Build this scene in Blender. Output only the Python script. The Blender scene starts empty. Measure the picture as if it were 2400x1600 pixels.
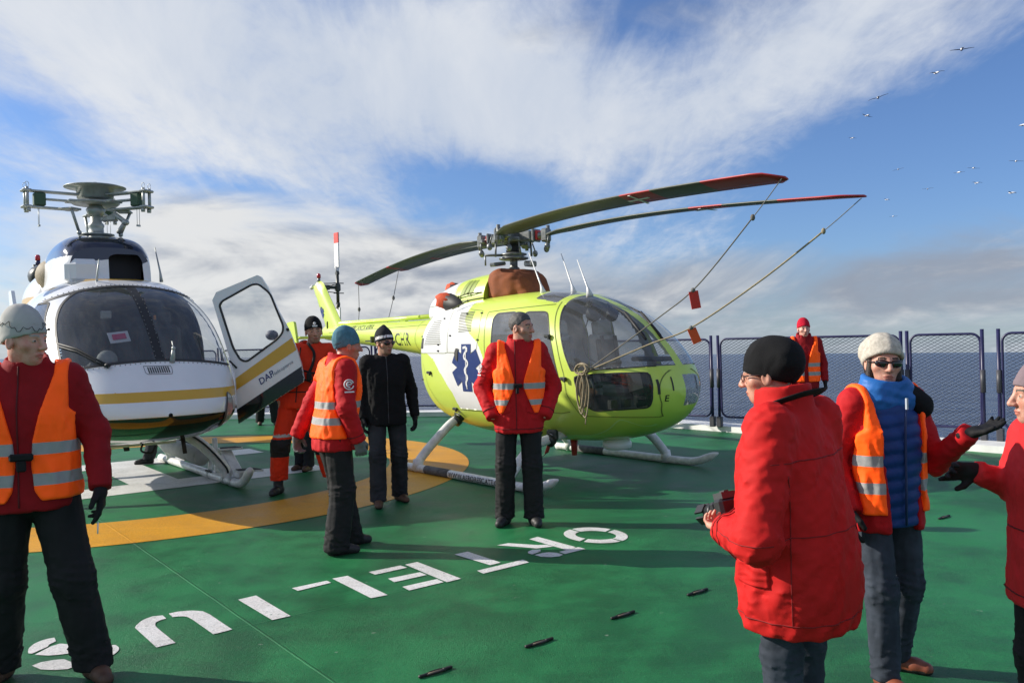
import bpy, bmesh, math, random
import numpy as np
from mathutils import Vector, Matrix, Euler
C = bpy.context.scene.collection
R_ = math.radians
# ------------------------------------------------------------------ camera
FOC, VY, ROLL, CAMH = 2030.0, 790.0, -0.027, 1.62      # focal length in photo pixels, deck vanishing line, roll, eye height
PITCH = math.atan((VY-800)/FOC)
cam_d = bpy.data.cameras.new('camera_lens'); cam = bpy.data.objects.new('camera', cam_d); C.objects.link(cam)
cam_d.sensor_width = 36; cam_d.lens = 36*FOC/2400; cam_d.clip_start = 0.05; cam_d.clip_end = 60000
CAMROT = Matrix.Rotation(math.pi/2+PITCH, 3, 'X') @ Matrix.Rotation(ROLL, 3, 'Z')
cam.matrix_world = Matrix.Translation((0, 0, CAMH)) @ CAMROT.to_4x4()
bpy.context.scene.camera = cam
def ray(x, y): return CAMROT @ Vector(((x-1200)/FOC, -(y-800)/FOC, -1))
def at(x, y, d):
    r = ray(x, y); return Vector((0, 0, CAMH)) + r*(d/r.y)
def gnd(x, y, z=0.0):
    r = ray(x, y); return Vector((0, 0, CAMH)) + r*((z-CAMH)/r.z)
# ------------------------------------------------------------------ light, sky, exposure
SUN_EL, SUN_ST = 27.0, 5.0
SUN_DIR = Vector((-1, 0.19, 0)).normalized()*math.cos(R_(SUN_EL)) + Vector((0, 0, math.sin(R_(SUN_EL))))
sun_d = bpy.data.lights.new('sun', 'SUN'); sun_d.energy = SUN_ST; sun_d.angle = R_(0.5); sun_d.color = (1, .93, .82)
sun = bpy.data.objects.new('sun', sun_d); C.objects.link(sun); sun.rotation_euler = SUN_DIR.to_track_quat('Z', 'Y').to_euler()
SEAN = (CAMROT @ Vector((-0.0068, 1, -0.0159))).normalized()   # normal of the sea: the ship heels a little
world = bpy.data.worlds.new('World'); bpy.context.scene.world = world; world.use_nodes = True
vs = bpy.context.scene.view_settings; vs.view_transform = 'Standard'; vs.look = 'None'; vs.gamma = 1; vs.exposure = 0.32
class NT:
    def __init__(s, nt): s.nt = nt
    def n(s, typ, ins=None, **kw):
        o = s.nt.nodes.new(typ)
        for k, v in kw.items(): setattr(o, k, v)
        for k, v in (ins or {}).items():
            if hasattr(v, 'is_output'): s.nt.links.new(v, o.inputs[k])
            else: o.inputs[k].default_value = v
        return o
    def m(s, op, a, b=0.0, c=0.0, clamp=False): return s.n('ShaderNodeMath', {0: a, 1: b, 2: c}, operation=op, use_clamp=clamp).outputs[0]
    def vm(s, op, a, b=(0, 0, 0)):
        o = s.n('ShaderNodeVectorMath', {0: a, 1: b}, operation=op); return o.outputs['Value'] if op in ('DOT_PRODUCT', 'LENGTH') else o.outputs[0]
    def mix(s, f, a, b, t='RGBA', bl='MIX'):
        o = s.n('ShaderNodeMix', data_type=t, blend_type=bl) if t == 'RGBA' else s.n('ShaderNodeMix', data_type=t)
        i = {'RGBA': (6, 7, 2), 'FLOAT': (2, 3, 0)}[t]
        for k, v in ((0, f), (i[0], a), (i[1], b)):
            if hasattr(v, 'is_output'): s.nt.links.new(v, o.inputs[k])
            else: o.inputs[k].default_value = v
        return o.outputs[i[2]]
    def ramp(s, f, lo, hi): return s.n('ShaderNodeMapRange', {0: f, 1: lo, 2: hi, 3: 0.0, 4: 1.0}, interpolation_type='SMOOTHSTEP').outputs[0]
    def noise(s, vec, scale, detail=4, rough=.55, dist=0.0, dim='3D'):
        return s.n('ShaderNodeTexNoise', {'Vector': vec, 'Scale': scale, 'Detail': detail, 'Roughness': rough, 'Distortion': dist}, noise_dimensions=dim).outputs[0]
def c4(c): return (c[0], c[1], c[2], 1.0)
def build_sky():
    nt = world.node_tree; nt.nodes.clear(); N = NT(nt)
    gen = N.n('ShaderNodeTexCoord').outputs['Generated']
    q = SEAN.rotation_difference(Vector((0, 0, 1))).to_euler()
    v = N.n('ShaderNodeMapping', {'Vector': gen, 'Rotation': q}, vector_type='POINT').outputs[0]
    sp = N.n('ShaderNodeSeparateXYZ', {0: v}); x, y, z0 = sp.outputs
    z = N.m('MAXIMUM', z0, 0.004)
    vv = N.n('ShaderNodeCombineXYZ', {0: x, 1: y, 2: z}).outputs[0]
    az = N.m('MULTIPLY', N.m('ARCTAN2', x, y), 57.2958); el = N.m('MULTIPLY', N.m('ARCSINE', z), 57.2958)
    sky = N.n('ShaderNodeTexSky', {'Vector': vv}, sky_type='NISHITA', sun_disc=False, sun_elevation=R_(SUN_EL),
              sun_rotation=math.atan2(SUN_DIR.x, SUN_DIR.y), altitude=10, air_density=1.0, dust_density=.6, ozone_density=2.2).outputs[0]
    skyc = N.mix(1.0, sky, c4(SKY_TINT), bl='MULTIPLY')
    # high cirrus: a flat layer, streaks running away from the viewer
    iz = N.m('DIVIDE', 1.0, N.m('ADD', z, .12))
    px = N.m('MULTIPLY', x, iz); py = N.m('MULTIPLY', y, iz)
    p1 = N.n('ShaderNodeCombineXYZ', {0: px, 1: N.m('MULTIPLY', py, .30), 2: 3.7}).outputs[0]
    n1 = N.noise(p1, 1.7, 9, .60, .55); n2 = N.noise(p1, 6.0, 7, .66, .9)
    p3 = N.n('ShaderNodeCombineXYZ', {0: px, 1: N.m('MULTIPLY', py, .55), 2: 9.1}).outputs[0]
    n3 = N.noise(p3, 16.0, 5, .6, .3)
    def blob(cx, cy, sx, sy, ang, amp):      # soft patch of sky, centre and size in degrees of azimuth and height
        a = math.radians(ang); dx = N.m('SUBTRACT', az, cx); dy = N.m('SUBTRACT', el, cy)
        u = N.m('DIVIDE', N.m('ADD', N.m('MULTIPLY', dx, math.cos(a)), N.m('MULTIPLY', dy, math.sin(a))), sx)
        w = N.m('DIVIDE', N.m('SUBTRACT', N.m('MULTIPLY', dy, math.cos(a)), N.m('MULTIPLY', dx, math.sin(a))), sy)
        r2 = N.m('ADD', N.m('MULTIPLY', u, u), N.m('MULTIPLY', w, w))
        return N.m('MULTIPLY', N.m('POWER', 2.71828, N.m('MULTIPLY', r2, -1.0)), amp)
    def tot(lst):
        s = 0.0
        for b in lst: s = N.m('ADD', s, blob(*b))
        return s
    d = N.m('ADD', N.m('ADD', N.m('MULTIPLY', n1, .60), N.m('MULTIPLY', n2, .34)), N.m('MULTIPLY', n3, .20))
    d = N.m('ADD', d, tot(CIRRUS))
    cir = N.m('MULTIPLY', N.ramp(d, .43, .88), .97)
    # low grey stratocumulus near the horizon
    lp = N.n('ShaderNodeCombineXYZ', {0: N.m('MULTIPLY', az, .045), 1: N.m('MULTIPLY', el, .12), 2: 1.3}).outputs[0]
    l1 = N.noise(lp, 1.8, 9, .56, .5)
    dl = N.m('ADD', N.m('MULTIPLY', l1, 1.0), tot(LOWCL))
    low = N.m('MULTIPLY', N.ramp(dl, .43, .90), .93)
    lp2 = N.n('ShaderNodeCombineXYZ', {0: N.m('MULTIPLY', az, .045), 1: N.m('ADD', N.m('MULTIPLY', el, .12), -.09), 2: 1.3}).outputs[0]
    l2 = N.noise(lp2, 1.8, 9, .56, .5)
    lit = N.ramp(N.m('ADD', N.m('SUBTRACT', l1, l2), N.m('MULTIPLY', az, -.005)), -.14, .17)
    lowc = N.mix(lit, c4(LOW_DARK), c4(LOW_LIT))
    circ = N.mix(N.ramp(n1, .3, .75), c4(CIR_A), c4(CIR_B))
    col = N.mix(cir, skyc, circ); col = N.mix(low, col, lowc)
    hz = N.ramp(el, 3.2, 0.0); col = N.mix(N.m('MULTIPLY', hz, .4), col, c4(HAZE_C))
    bg = N.n('ShaderNodeBackground', {'Color': col, 'Strength': SKY_ST})
    nt.links.new(bg.outputs[0], N.n('ShaderNodeOutputWorld').inputs[0])
SKY_ST, SKY_TINT = 0.078, (.86, 1.06, 1.45)
CIR_A, CIR_B = (5.8, 6.5, 7.7), (8.4, 8.6, 8.9)
LOW_DARK, LOW_LIT, HAZE_C = (3.2, 3.55, 4.3), (8.2, 8.2, 8.1), (4.2, 4.9, 6.0)
CIRRUS = [(-13.8, 18, 18, 6, -8, .30), (1, 17, 10, 5, -10, .26), (19, 18, 10, 3.6, 24, .30), (25, 10.5, 12, 4.2, 14, -.55), (-1.5, 11, 7, 1.8, -10, -.30), (-20, 11, 9, .9, -10, -.14), (-29, 14, 4, 1.2, 0, -.18), (-14, 12.5, 14, 3, -8, .10), (-27, 20, 6, 4, 0, .16), (8, 22, 5, 2, 10, -.12),
          (180, 25, 70, 30, 0, .12), (-180, 25, 70, 30, 0, .12)]  # unseen cloud behind the camera, added to fill camera-facing sides with light
LOWCL = [(-19, 7.0, 15, 5.0, -4, .46), (-4, 3.8, 15, 4.0, 0, .42), (22, 4.8, 16, 3.4, 4, .33), (-4, 14, 60, 5, 0, -.55), (15, 9.5, 9, 3, 0, -.30)]
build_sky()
# ------------------------------------------------------------------ helpers
MATS = {}
def mat(name, col, rough=.6, metal=0.0, bump=0.0, bscale=200.0, vary=0.0, vscale=6.0, spec=.5, coat=0.0, emit=None, extra=None, bdist=.002):
    if name in MATS: return MATS[name]
    m = bpy.data.materials.new(name); m.use_nodes = True; nt = m.node_tree; nt.nodes.clear(); N = NT(nt)
    b = N.n('ShaderNodeBsdfPrincipled', {'Roughness': rough, 'Metallic': metal, 'Specular IOR Level': spec, 'Coat Weight': coat, 'Coat Roughness': .06})
    tc = N.n('ShaderNodeTexCoord').outputs['Object']
    cc = c4(col)
    if extra: cc = extra(N, tc, b)
    if vary:
        nz = N.noise(tc, vscale, 5, .6)
        f = N.ramp(nz, .3, .7)
        cc = N.mix(1.0, cc, N.mix(f, c4([1-vary]*3), c4([1+vary*.6]*3)), bl='MULTIPLY')
        rr = N.m('ADD', rough-.06, N.m('MULTIPLY', nz, .14)); nt.links.new(rr, b.inputs['Roughness'])
    if hasattr(cc, 'is_output'): nt.links.new(cc, b.inputs['Base Color'])
    else: b.inputs['Base Color'].default_value = cc
    if bump:
        bn = N.n('ShaderNodeBump', {'Height': N.noise(tc, bscale, 4, .6), 'Strength': bump, 'Distance': bdist})
        nt.links.new(bn.outputs[0], b.inputs['Normal'])
    nt.links.new(b.outputs[0], N.n('ShaderNodeOutputMaterial').inputs[0])
    MATS[name] = m; return m
def glass_mat(name, tint, refl=.9, rough=.02, haze=0.0):
    if name in MATS: return MATS[name]
    m = bpy.data.materials.new(name); m.use_nodes = True; nt = m.node_tree; nt.nodes.clear(); N = NT(nt)
    tr = N.n('ShaderNodeBsdfTransparent', {0: c4(tint)}); gl = N.n('ShaderNodeBsdfGlossy', {0: (refl, refl, refl, 1), 'Roughness': rough})
    bf = N.n('ShaderNodeNewGeometry').outputs['Backfacing']; fr = N.n('ShaderNodeFresnel', {0: N.m('ADD', 1.5, N.m('MULTIPLY', bf, 1/1.5-1.5))}).outputs[0]
    base = tr.outputs[0]
    if haze:
        df = N.n('ShaderNodeBsdfDiffuse', {0: (.75, .78, .8, 1)})  # pale streaky veil mixed into the glass, standing in for grey reflections
        st = N.n('ShaderNodeMapping', {'Vector': N.n('ShaderNodeTexCoord').outputs['Object'], 'Scale': (1.2, 5, .5)}).outputs[0]
        nz = N.noise(st, 2.4, 4, .6)
        mx = N.n('ShaderNodeMixShader', {0: N.m('MULTIPLY', N.m('ADD', .55, N.m('MULTIPLY', N.ramp(nz, .4, .75), .35)), haze), 1: base, 2: df.outputs[0]}); base = mx.outputs[0]
    mx = N.n('ShaderNodeMixShader', {0: fr, 1: base, 2: gl.outputs[0]})
    nt.links.new(mx.outputs[0], N.n('ShaderNodeOutputMaterial').inputs[0])
    MATS[name] = m; return m
def raw_mesh(name, v, faces, mats, midx=None, smooth=None):
    """faces: list of numpy int arrays (n,k) or of index tuples"""
    me = bpy.data.meshes.new(name); v = np.asarray(v, np.float32)
    loops = []; starts = []; tot = []
    k = 0
    for f in faces:
        f = np.asarray(f, np.int32)
        if f.ndim == 1: f = f[None, :]
        n, s = f.shape
        loops.append(f.ravel()); starts.append(k+np.arange(n)*s); tot.append(np.full(n, s)); k += n*s
    if k == 0: return me
    loops = np.concatenate(loops).astype(np.int32); starts = np.concatenate(starts).astype(np.int32)
    me.vertices.add(len(v)); me.vertices.foreach_set('co', v.ravel())
    me.loops.add(len(loops)); me.loops.foreach_set('vertex_index', loops)
    me.polygons.add(len(starts)); me.polygons.foreach_set('loop_start', starts)
    for m in (mats if isinstance(mats, (list, tuple)) else [mats]): me.materials.append(m)
    if midx is not None: me.polygons.foreach_set('material_index', np.asarray(midx, np.int32))
    sm = np.ones(len(starts), bool) if smooth is None else (np.full(len(starts), smooth) if isinstance(smooth, bool) else np.asarray(smooth, bool))
    me.polygons.foreach_set('use_smooth', sm)
    me.update(calc_edges=True); me.validate(); return me
def link(name, me, parent=None, label=None, cat=None, group=None, kind=None, loc=None, rotz=None):
    o = bpy.data.objects.new(name, me); C.objects.link(o)
    if parent: o.parent = parent
    for k, vl in (('label', label), ('category', cat), ('group', group), ('kind', kind)):
        if vl: o[k] = vl
    if loc is not None: o.location = loc
    if rotz is not None: o.rotation_euler = (0, 0, rotz)
    return o
def thing(name, label, cat, loc=(0, 0, 0), rotz=0.0, group=None): return link(name, None, None, label, cat, group, None, loc, rotz)
class MB:
    """collects primitives into one mesh"""
    def __init__(s): s.v = []; s.f = []; s.mi = []; s.sm = []; s.n = 0; s.M = None; s.cur = 0
    def add(s, v, faces, smooth=False):
        v = np.asarray(v, float).reshape(-1, 3)
        if s.M is not None:
            A = np.array(s.M); v = v @ A[:3, :3].T + A[:3, 3]
        for f in faces:
            f = np.asarray(f, int)
            if f.ndim == 1: f = f[None]
            s.f.append(f+s.n); s.mi.append(np.full(len(f), s.cur)); s.sm.append(np.full(len(f), smooth))
        s.v.append(v); s.n += len(v)
    def box(s, c, sz, rot=None, bev=0.0, taper=None):
        x, y, z = [a/2 for a in sz]
        if bev <= 0:
            v = np.array([(a*x, b*y, d*z) for d in (-1, 1) for b in (-1, 1) for a in (-1, 1)], float)
            f = [(0, 2, 3, 1), (4, 5, 7, 6), (0, 1, 5, 4), (2, 6, 7, 3), (0, 4, 6, 2), (1, 3, 7, 5)]
        else:
            v = []
            for d in (-1, 1):
                for b in (-1, 1):
                    for a in (-1, 1):
                        v += [(a*x, b*(y-bev), d*(z-bev)), (a*(x-bev), b*y, d*(z-bev)), (a*(x-bev), b*(y-bev), d*z)]
            bm = bmesh.new()
            for p in v: bm.verts.new(p)
            bmesh.ops.convex_hull(bm, input=bm.verts); bm.verts.index_update()
            v = np.array([p.co for p in bm.verts]); f = [[q.index for q in fc.verts] for fc in bm.faces]; bm.free()
        if taper is not None: v = np.array(v); k = 1+(taper-1)*(v[:, 2:3]/sz[2]+.5); v[:, :2] *= k
        v = np.asarray(v, float)
        if rot is not None: v = v @ np.array(Euler(rot).to_matrix()).T
        s.add(v+np.array(c), f)
    def tube(s, pts, r, n=10, cap=True, flat=None, up=None):
        pts = np.asarray(pts, float); k = len(pts); r = np.full(k, r, float) if np.isscalar(r) else np.asarray(r, float)
        T = np.gradient(pts, axis=0); T /= np.linalg.norm(T, axis=1, keepdims=True)+1e-12
        u = np.array(up, float) if up is not None else (np.array((0, 0, 1.)) if abs(T[0][2]) < .9 else np.array((1., 0, 0)))
        V = []; a = np.arange(n)/n*2*math.pi
        for i in range(k):
            u = u-T[i]*(u@T[i]); u /= np.linalg.norm(u); w = np.cross(T[i], u)
            fl = 1.0 if flat is None else flat
            V.append(pts[i]+r[i]*(np.cos(a)[:, None]*w+fl*np.sin(a)[:, None]*u))
        V = np.concatenate(V); i = np.arange(n); j = (i+1) % n; F = []
        for q in range(k-1): F.append(np.stack([q*n+i, q*n+j, (q+1)*n+j, (q+1)*n+i], 1))
        if cap: F += [np.arange(n)[::-1], (k-1)*n+np.arange(n)]
        s.add(V, F, True)
    def lathe(s, prof, n=24, M=None):
        prof = np.asarray(prof, float); k = len(prof); a = np.arange(n)/n*2*math.pi
        V = np.concatenate([np.stack([np.cos(a)*p[0], np.sin(a)*p[0], np.full(n, p[1])], 1) for p in prof])
        if M is not None: A = np.array(M); V = V @ A[:3, :3].T+A[:3, 3]
        i = np.arange(n); j = (i+1) % n
        F = [np.stack([q*n+i, q*n+j, (q+1)*n+j, (q+1)*n+i], 1) for q in range(k-1)]
        if prof[0][0] > 1e-5: F.append(np.arange(n)[::-1])
        if prof[-1][0] > 1e-5: F.append((k-1)*n+np.arange(n))
        s.add(V, F, True)
    def ell(s, c, r, n=16, m=10, M=None):
        th = np.linspace(0, math.pi, m+1); s2 = [(math.sin(t), -math.cos(t)) for t in th]; s2[0] = (0, -1); s2[-1] = (0, 1)
        A = Matrix.Translation(c) @ (M.to_4x4() if M else Matrix.Identity(4)) @ Matrix.Diagonal((*r, 1))
        s.lathe(s2, n, A)
    def prism(s, poly, z0, z1, M=None, smooth=False):
        """polygon in local xy extruded z0..z1"""
        n = len(poly); V = [(p[0], p[1], z0) for p in poly]+[(p[0], p[1], z1) for p in poly]
        V = np.array(V, float)
        if M is not None: A = np.array(M); V = V @ A[:3, :3].T+A[:3, 3]
        F = [list(range(n))[::-1], list(range(n, 2*n))]+[(i, (i+1) % n, n+(i+1) % n, n+i) for i in range(n)]
        s.add(V, F, smooth)
    def mesh(s, name, mats):
        if not s.v: return raw_mesh(name, np.zeros((0, 3)), [], mats)
        # group faces of equal size
        by = {}
        for f, mi, sm in zip(s.f, s.mi, s.sm): by.setdefault(f.shape[1], []).append((f, mi, sm))
        F = []; MI = []; SM = []
        for k in by: F.append(np.concatenate([a for a, _, _ in by[k]])); MI.append(np.concatenate([b for _, b, _ in by[k]])); SM.append(np.concatenate([c for _, _, c in by[k]]))
        return raw_mesh(name, np.concatenate(s.v), F, mats, np.concatenate(MI), np.concatenate(SM))
    def obj(s, name, mats, parent=None, **kw): return link(name, s.mesh(name, mats), parent, **kw)
def spline(P, k=8):
    """Catmull-Rom through rows of P"""
    P = np.asarray(P, float); n = len(P); E = np.vstack([2*P[0]-P[1], P, 2*P[-1]-P[-2]]); out = []
    for i in range(n-1):
        p0, p1, p2, p3 = E[i:i+4]; t = (np.arange(k)/k)[:, None]
        out.append(.5*(2*p1+(p2-p0)*t+(2*p0-5*p1+4*p2-p3)*t*t+(3*p1-p0-3*p2+p3)*t**3))
    out.append(P[-1:]); return np.concatenate(out)
def inpoly(px, pz, poly):
    poly = np.asarray(poly, float); c = np.zeros(len(px), bool); n = len(poly)
    for i in range(n):
        x1, y1 = poly[i]; x2, y2 = poly[(i+1) % n]
        if y1 == y2: continue
        t = ((y1 > pz) != (y2 > pz)) & (px < (x2-x1)*(pz-y1)/(y2-y1)+x1)
        c ^= t
    return c
def rounded(poly, k=6):
    """smooth closed polygon"""
    P = np.asarray(poly, float); n = len(P); out = []
    for i in range(n):
        p0, p1, p2, p3 = P[i-1], P[i], P[(i+1) % n], P[(i+2) % n]
        for t in np.arange(k)/k: out.append(.5*(2*p1+(p2-p0)*t+(2*p0-5*p1+4*p2-p3)*t*t+(3*p1-p0-3*p2+p3)*t**3))
    return np.array(out)
def corner(poly, r=.05, k=4):
    """polygon with rounded corners"""
    P = np.asarray(poly, float); n = len(P); out = []
    for i in range(n):
        a, b, c = P[i-1], P[i], P[(i+1) % n]
        d1 = a-b; d2 = c-b; l1 = np.linalg.norm(d1); l2 = np.linalg.norm(d2); q = min(r, .45*l1, .45*l2)
        s = b+d1/l1*q; e = b+d2/l2*q
        for t in np.linspace(0, 1, k+1): out.append((1-t)**2*s+2*t*(1-t)*b+t*t*e)
    return np.array(out)
class Hull:
    """lofted body: rows x, zbottom, ztop, halfwidth, zwidest, exponent"""
    def __init__(s, rows, k=24):
        s.T = spline(rows, k); s.T = s.T[np.argsort(s.T[:, 0], kind='stable')]
        for c in (3,): s.T[:, c] = np.maximum(s.T[:, c], .002)
    def row(s, x): return [np.interp(x, s.T[:, 0], s.T[:, c]) for c in range(1, 6)]
    def side_y(s, x, z):
        zb, zt, w, zm, n = s.row(x); h = np.where(z > zm, zt-zm, zm-zb)
        q = np.clip(np.abs(z-zm)/np.maximum(h, 1e-4), 0, 1)
        return w*np.maximum(1-q**n, 0)**(1/n)
    def grid(s, nx, nt, x0=None, x1=None):
        X = s.T[:, 0]; d = np.concatenate([[0], np.cumsum(np.sqrt(np.diff(X)**2+np.diff(s.T[:, 3])**2+np.diff(s.T[:, 2])**2))])
        xs = np.interp(np.linspace(0, d[-1], nx), d, X)
        zb, zt, w, zm, n = [a[:, None] for a in s.row(xs)]
        # equal spacing round a typical ring
        a = np.linspace(0, 2*math.pi, 4001); e = 2/2.6
        yy = np.sign(np.cos(a))*np.abs(np.cos(a))**e; zz = np.sign(np.sin(a))*np.abs(np.sin(a))**e
        L = np.concatenate([[0], np.cumsum(np.hypot(np.diff(yy), np.diff(zz)))])
        th = np.interp(np.arange(nt)/nt*L[-1], L, a)[None, :]
        cs, sn = np.cos(th), np.sin(th)
        y = w*np.sign(cs)*np.abs(cs)**(2/n); z = zm+np.where(sn > 0, zt-zm, zm-zb)*np.sign(sn)*np.abs(sn)**(2/n)
        V = np.stack([np.broadcast_to(xs[:, None], y.shape), y, z], 2).reshape(-1, 3)
        i = np.arange(nx-1)[:, None]*nt; j = np.arange(nt)[None, :]; j2 = (j+1) % nt
        F = np.stack([i+j2, i+nt+j2, i+nt+j, i+j], 2).reshape(-1, 4)
        return V, F
    def snap(s, V, polys, tol, sides=(-1, 1)):
        """move vertices lying near the outlines (in side view) onto them"""
        for poly in polys:
            P = np.asarray(poly, float); Q = np.roll(P, -1, 0)
            lo = P.min(0)-tol; hi = P.max(0)+tol
            idx = np.where((V[:, 0] > lo[0]) & (V[:, 0] < hi[0]) & (V[:, 2] > lo[1]) & (V[:, 2] < hi[1]))[0]
            if not len(idx): continue
            p = V[idx][:, [0, 2]]; best = np.full(len(idx), 9.); bp = p.copy()
            for a, b in zip(P, Q):
                ab = b-a; t = np.clip(((p-a) @ ab)/(ab @ ab+1e-12), 0, 1); c = a+t[:, None]*ab
                d = np.hypot(*(p-c).T); mk = d < best; best[mk] = d[mk]; bp[mk] = c[mk]
            mk = best < tol; ii = idx[mk]; sg = np.sign(V[ii, 1]); V[ii, 0] = bp[mk, 0]; V[ii, 2] = bp[mk, 1]
            V[ii, 1] = sg*s.side_y(V[ii, 0], V[ii, 2])
    def front_x(s, y, z):
        y = np.abs(np.asarray(y, float)); z = np.asarray(z, float); i = int(np.argmax(s.T[:, 3])); lo = np.full(y.shape, s.T[i, 0]); hi = np.full(y.shape, s.T[-1, 0])
        for _ in range(30):
            m = (lo+hi)/2; zb, zt, w, zm, n = s.row(m); ok = (s.side_y(m, z) >= y) & (z < zt) & (z > zb); lo = np.where(ok, m, lo); hi = np.where(ok, hi, m)
        return lo
    def front(s, pts, off=.004):
        p = np.asarray(pts, float); x = s.front_x(p[:, 0], p[:, 1]); e = 2e-3
        gy = (s.front_x(p[:, 0]+e, p[:, 1])-s.front_x(p[:, 0]-e, p[:, 1]))/(2*e); gz = (s.front_x(p[:, 0], p[:, 1]+e)-s.front_x(p[:, 0], p[:, 1]-e))/(2*e)
        n = np.stack([np.ones_like(gy), -gy, -gz], 1); n /= np.linalg.norm(n, axis=1, keepdims=True)
        return np.stack([x, p[:, 0], p[:, 1]], 1)+n*off
    def decal(s, pts, side, off=.004):
        """side-view points laid on the skin"""
        p = np.asarray(pts, float); y = s.side_y(p[:, 0], p[:, 1]); e = 1e-3
        gx = (s.side_y(p[:, 0]+e, p[:, 1])-s.side_y(p[:, 0]-e, p[:, 1]))/(2*e); gz = (s.side_y(p[:, 0], p[:, 1]+e)-s.side_y(p[:, 0], p[:, 1]-e))/(2*e)
        nrm = np.stack([-gx, np.ones_like(gx), -gz], 1); nrm /= np.linalg.norm(nrm, axis=1, keepdims=True)
        q = np.stack([p[:, 0], y, p[:, 1]], 1)+nrm*off; q[:, 1] *= side; return q
def split_mesh(V, F, gid, groups):
    """groups: {id: (name, mats, parent)}"""
    out = {}
    for g, (name, mats, parent) in groups.items():
        f = F[gid == g]
        if not len(f): continue
        u, inv = np.unique(f.ravel(), return_inverse=True)
        out[g] = link(name, raw_mesh(name, V[u], [inv.reshape(f.shape)], mats), parent)
    return out
def tri2d(polys, maxlen=None):
    """triangulate outlines (list of loops; even-odd holes) and subdivide"""
    bm = bmesh.new(); es = []
    for P in polys:
        vs_ = [bm.verts.new((p[0], p[1], 0)) for p in P]
        for a, b in zip(vs_, vs_[1:]+vs_[:1]): es.append(bm.edges.new((a, b)))
    bmesh.ops.triangle_fill(bm, edges=es, use_beauty=True, use_dissolve=False)
    if maxlen:
        for _ in range(6):
            lg = [e for e in bm.edges if e.calc_length() > maxlen]
            if not lg: break
            bmesh.ops.subdivide_edges(bm, edges=lg, cuts=1); bmesh.ops.triangulate(bm, faces=bm.faces)
    bm.verts.index_update(); V = np.array([v.co for v in bm.verts]).reshape(-1, 3); F = np.array([[v.index for v in f.verts] for f in bm.faces], int).reshape(-1, 3); bm.free()
    return V[:, :2], F
def text2d(txt, h, bold=0.0, shear=0.0, spacing=1.0, align='LEFT'):
    cu = bpy.data.curves.new('t', 'FONT'); cu.body = txt; cu.size = 1; cu.offset = bold; cu.shear = shear; cu.space_character = spacing; cu.align_x = align; cu.resolution_u = 3
    o = bpy.data.objects.new('t', cu); C.objects.link(o); dg = bpy.context.evaluated_depsgraph_get()
    me = o.evaluated_get(dg).to_mesh(); V = np.array([v.co[:2] for v in me.vertices]).reshape(-1, 2); F = [tuple(p.vertices) for p in me.polygons]
    o.to_mesh_clear(); bpy.data.objects.remove(o); bpy.data.curves.remove(cu)
    return V*(h/.7), F
# ------------------------------------------------------------------ lime helicopter hull (local x forward, y to port, z up; origin on the deck under the mast)
LIME_POS, LIME_U = Vector((.05, 11.1, 0)), Vector((.629, -.777, 0))
LIME_RZ = math.atan2(LIME_U.y, LIME_U.x)
LH = Hull([(-1.375, 1.28, 1.42, .02, 1.35, 2.4), (-1.36, 1.0, 1.74, .46, 1.36, 2.4), (-1.27, .77, 1.94, .62, 1.36, 2.6), (-1.0, .57, 2.07, .74, 1.36, 2.8), (-.5, .46, 2.13, .79, 1.35, 2.9),
           (.1, .41, 2.15, .80, 1.32, 3.0), (.8, .40, 2.16, .80, 1.28, 2.9), (1.3, .41, 2.11, .78, 1.24, 2.7), (1.75, .44, 1.98, .73, 1.20, 2.5), (2.15, .51, 1.78, .64, 1.15, 2.4),
           (2.48, .63, 1.52, .50, 1.10, 2.3), (2.68, .78, 1.28, .33, 1.05, 2.2), (2.76, .93, 1.10, .15, 1.02, 2.1), (2.775, 1.0, 1.03, .01, 1.01, 2.0)])
# ------------------------------------------------------------------ white helicopter hull
WHITE_POS, WHITE_U = Vector((-4.95, 10.4, 0)), Vector((.6, -.8, 0))
WHITE_RZ = math.atan2(WHITE_U.y, WHITE_U.x)
WH = Hull([(-2.6, 1.28, 1.9, .30, 1.6, 2.2), (-1.9, 1.0, 2.15, .55, 1.5, 2.3), (-1.0, .74, 2.36, .84, 1.35, 2.7), (0., .64, 2.41, .93, 1.27, 2.9), (.8, .62, 2.40, .95, 1.22, 3.0), (1.28, .62, 2.32, .95, 1.18, 3.1),
           (1.75, .63, 2.13, .92, 1.13, 3.0), (2.15, .66, 1.84, .86, 1.08, 2.7), (2.5, .72, 1.50, .76, 1.04, 2.5), (2.75, .80, 1.25, .60, 1.0, 2.4), (2.88, .88, 1.10, .38, .98, 2.2), (2.93, .96, 1.0, .02, .98, 2.0)])

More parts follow.
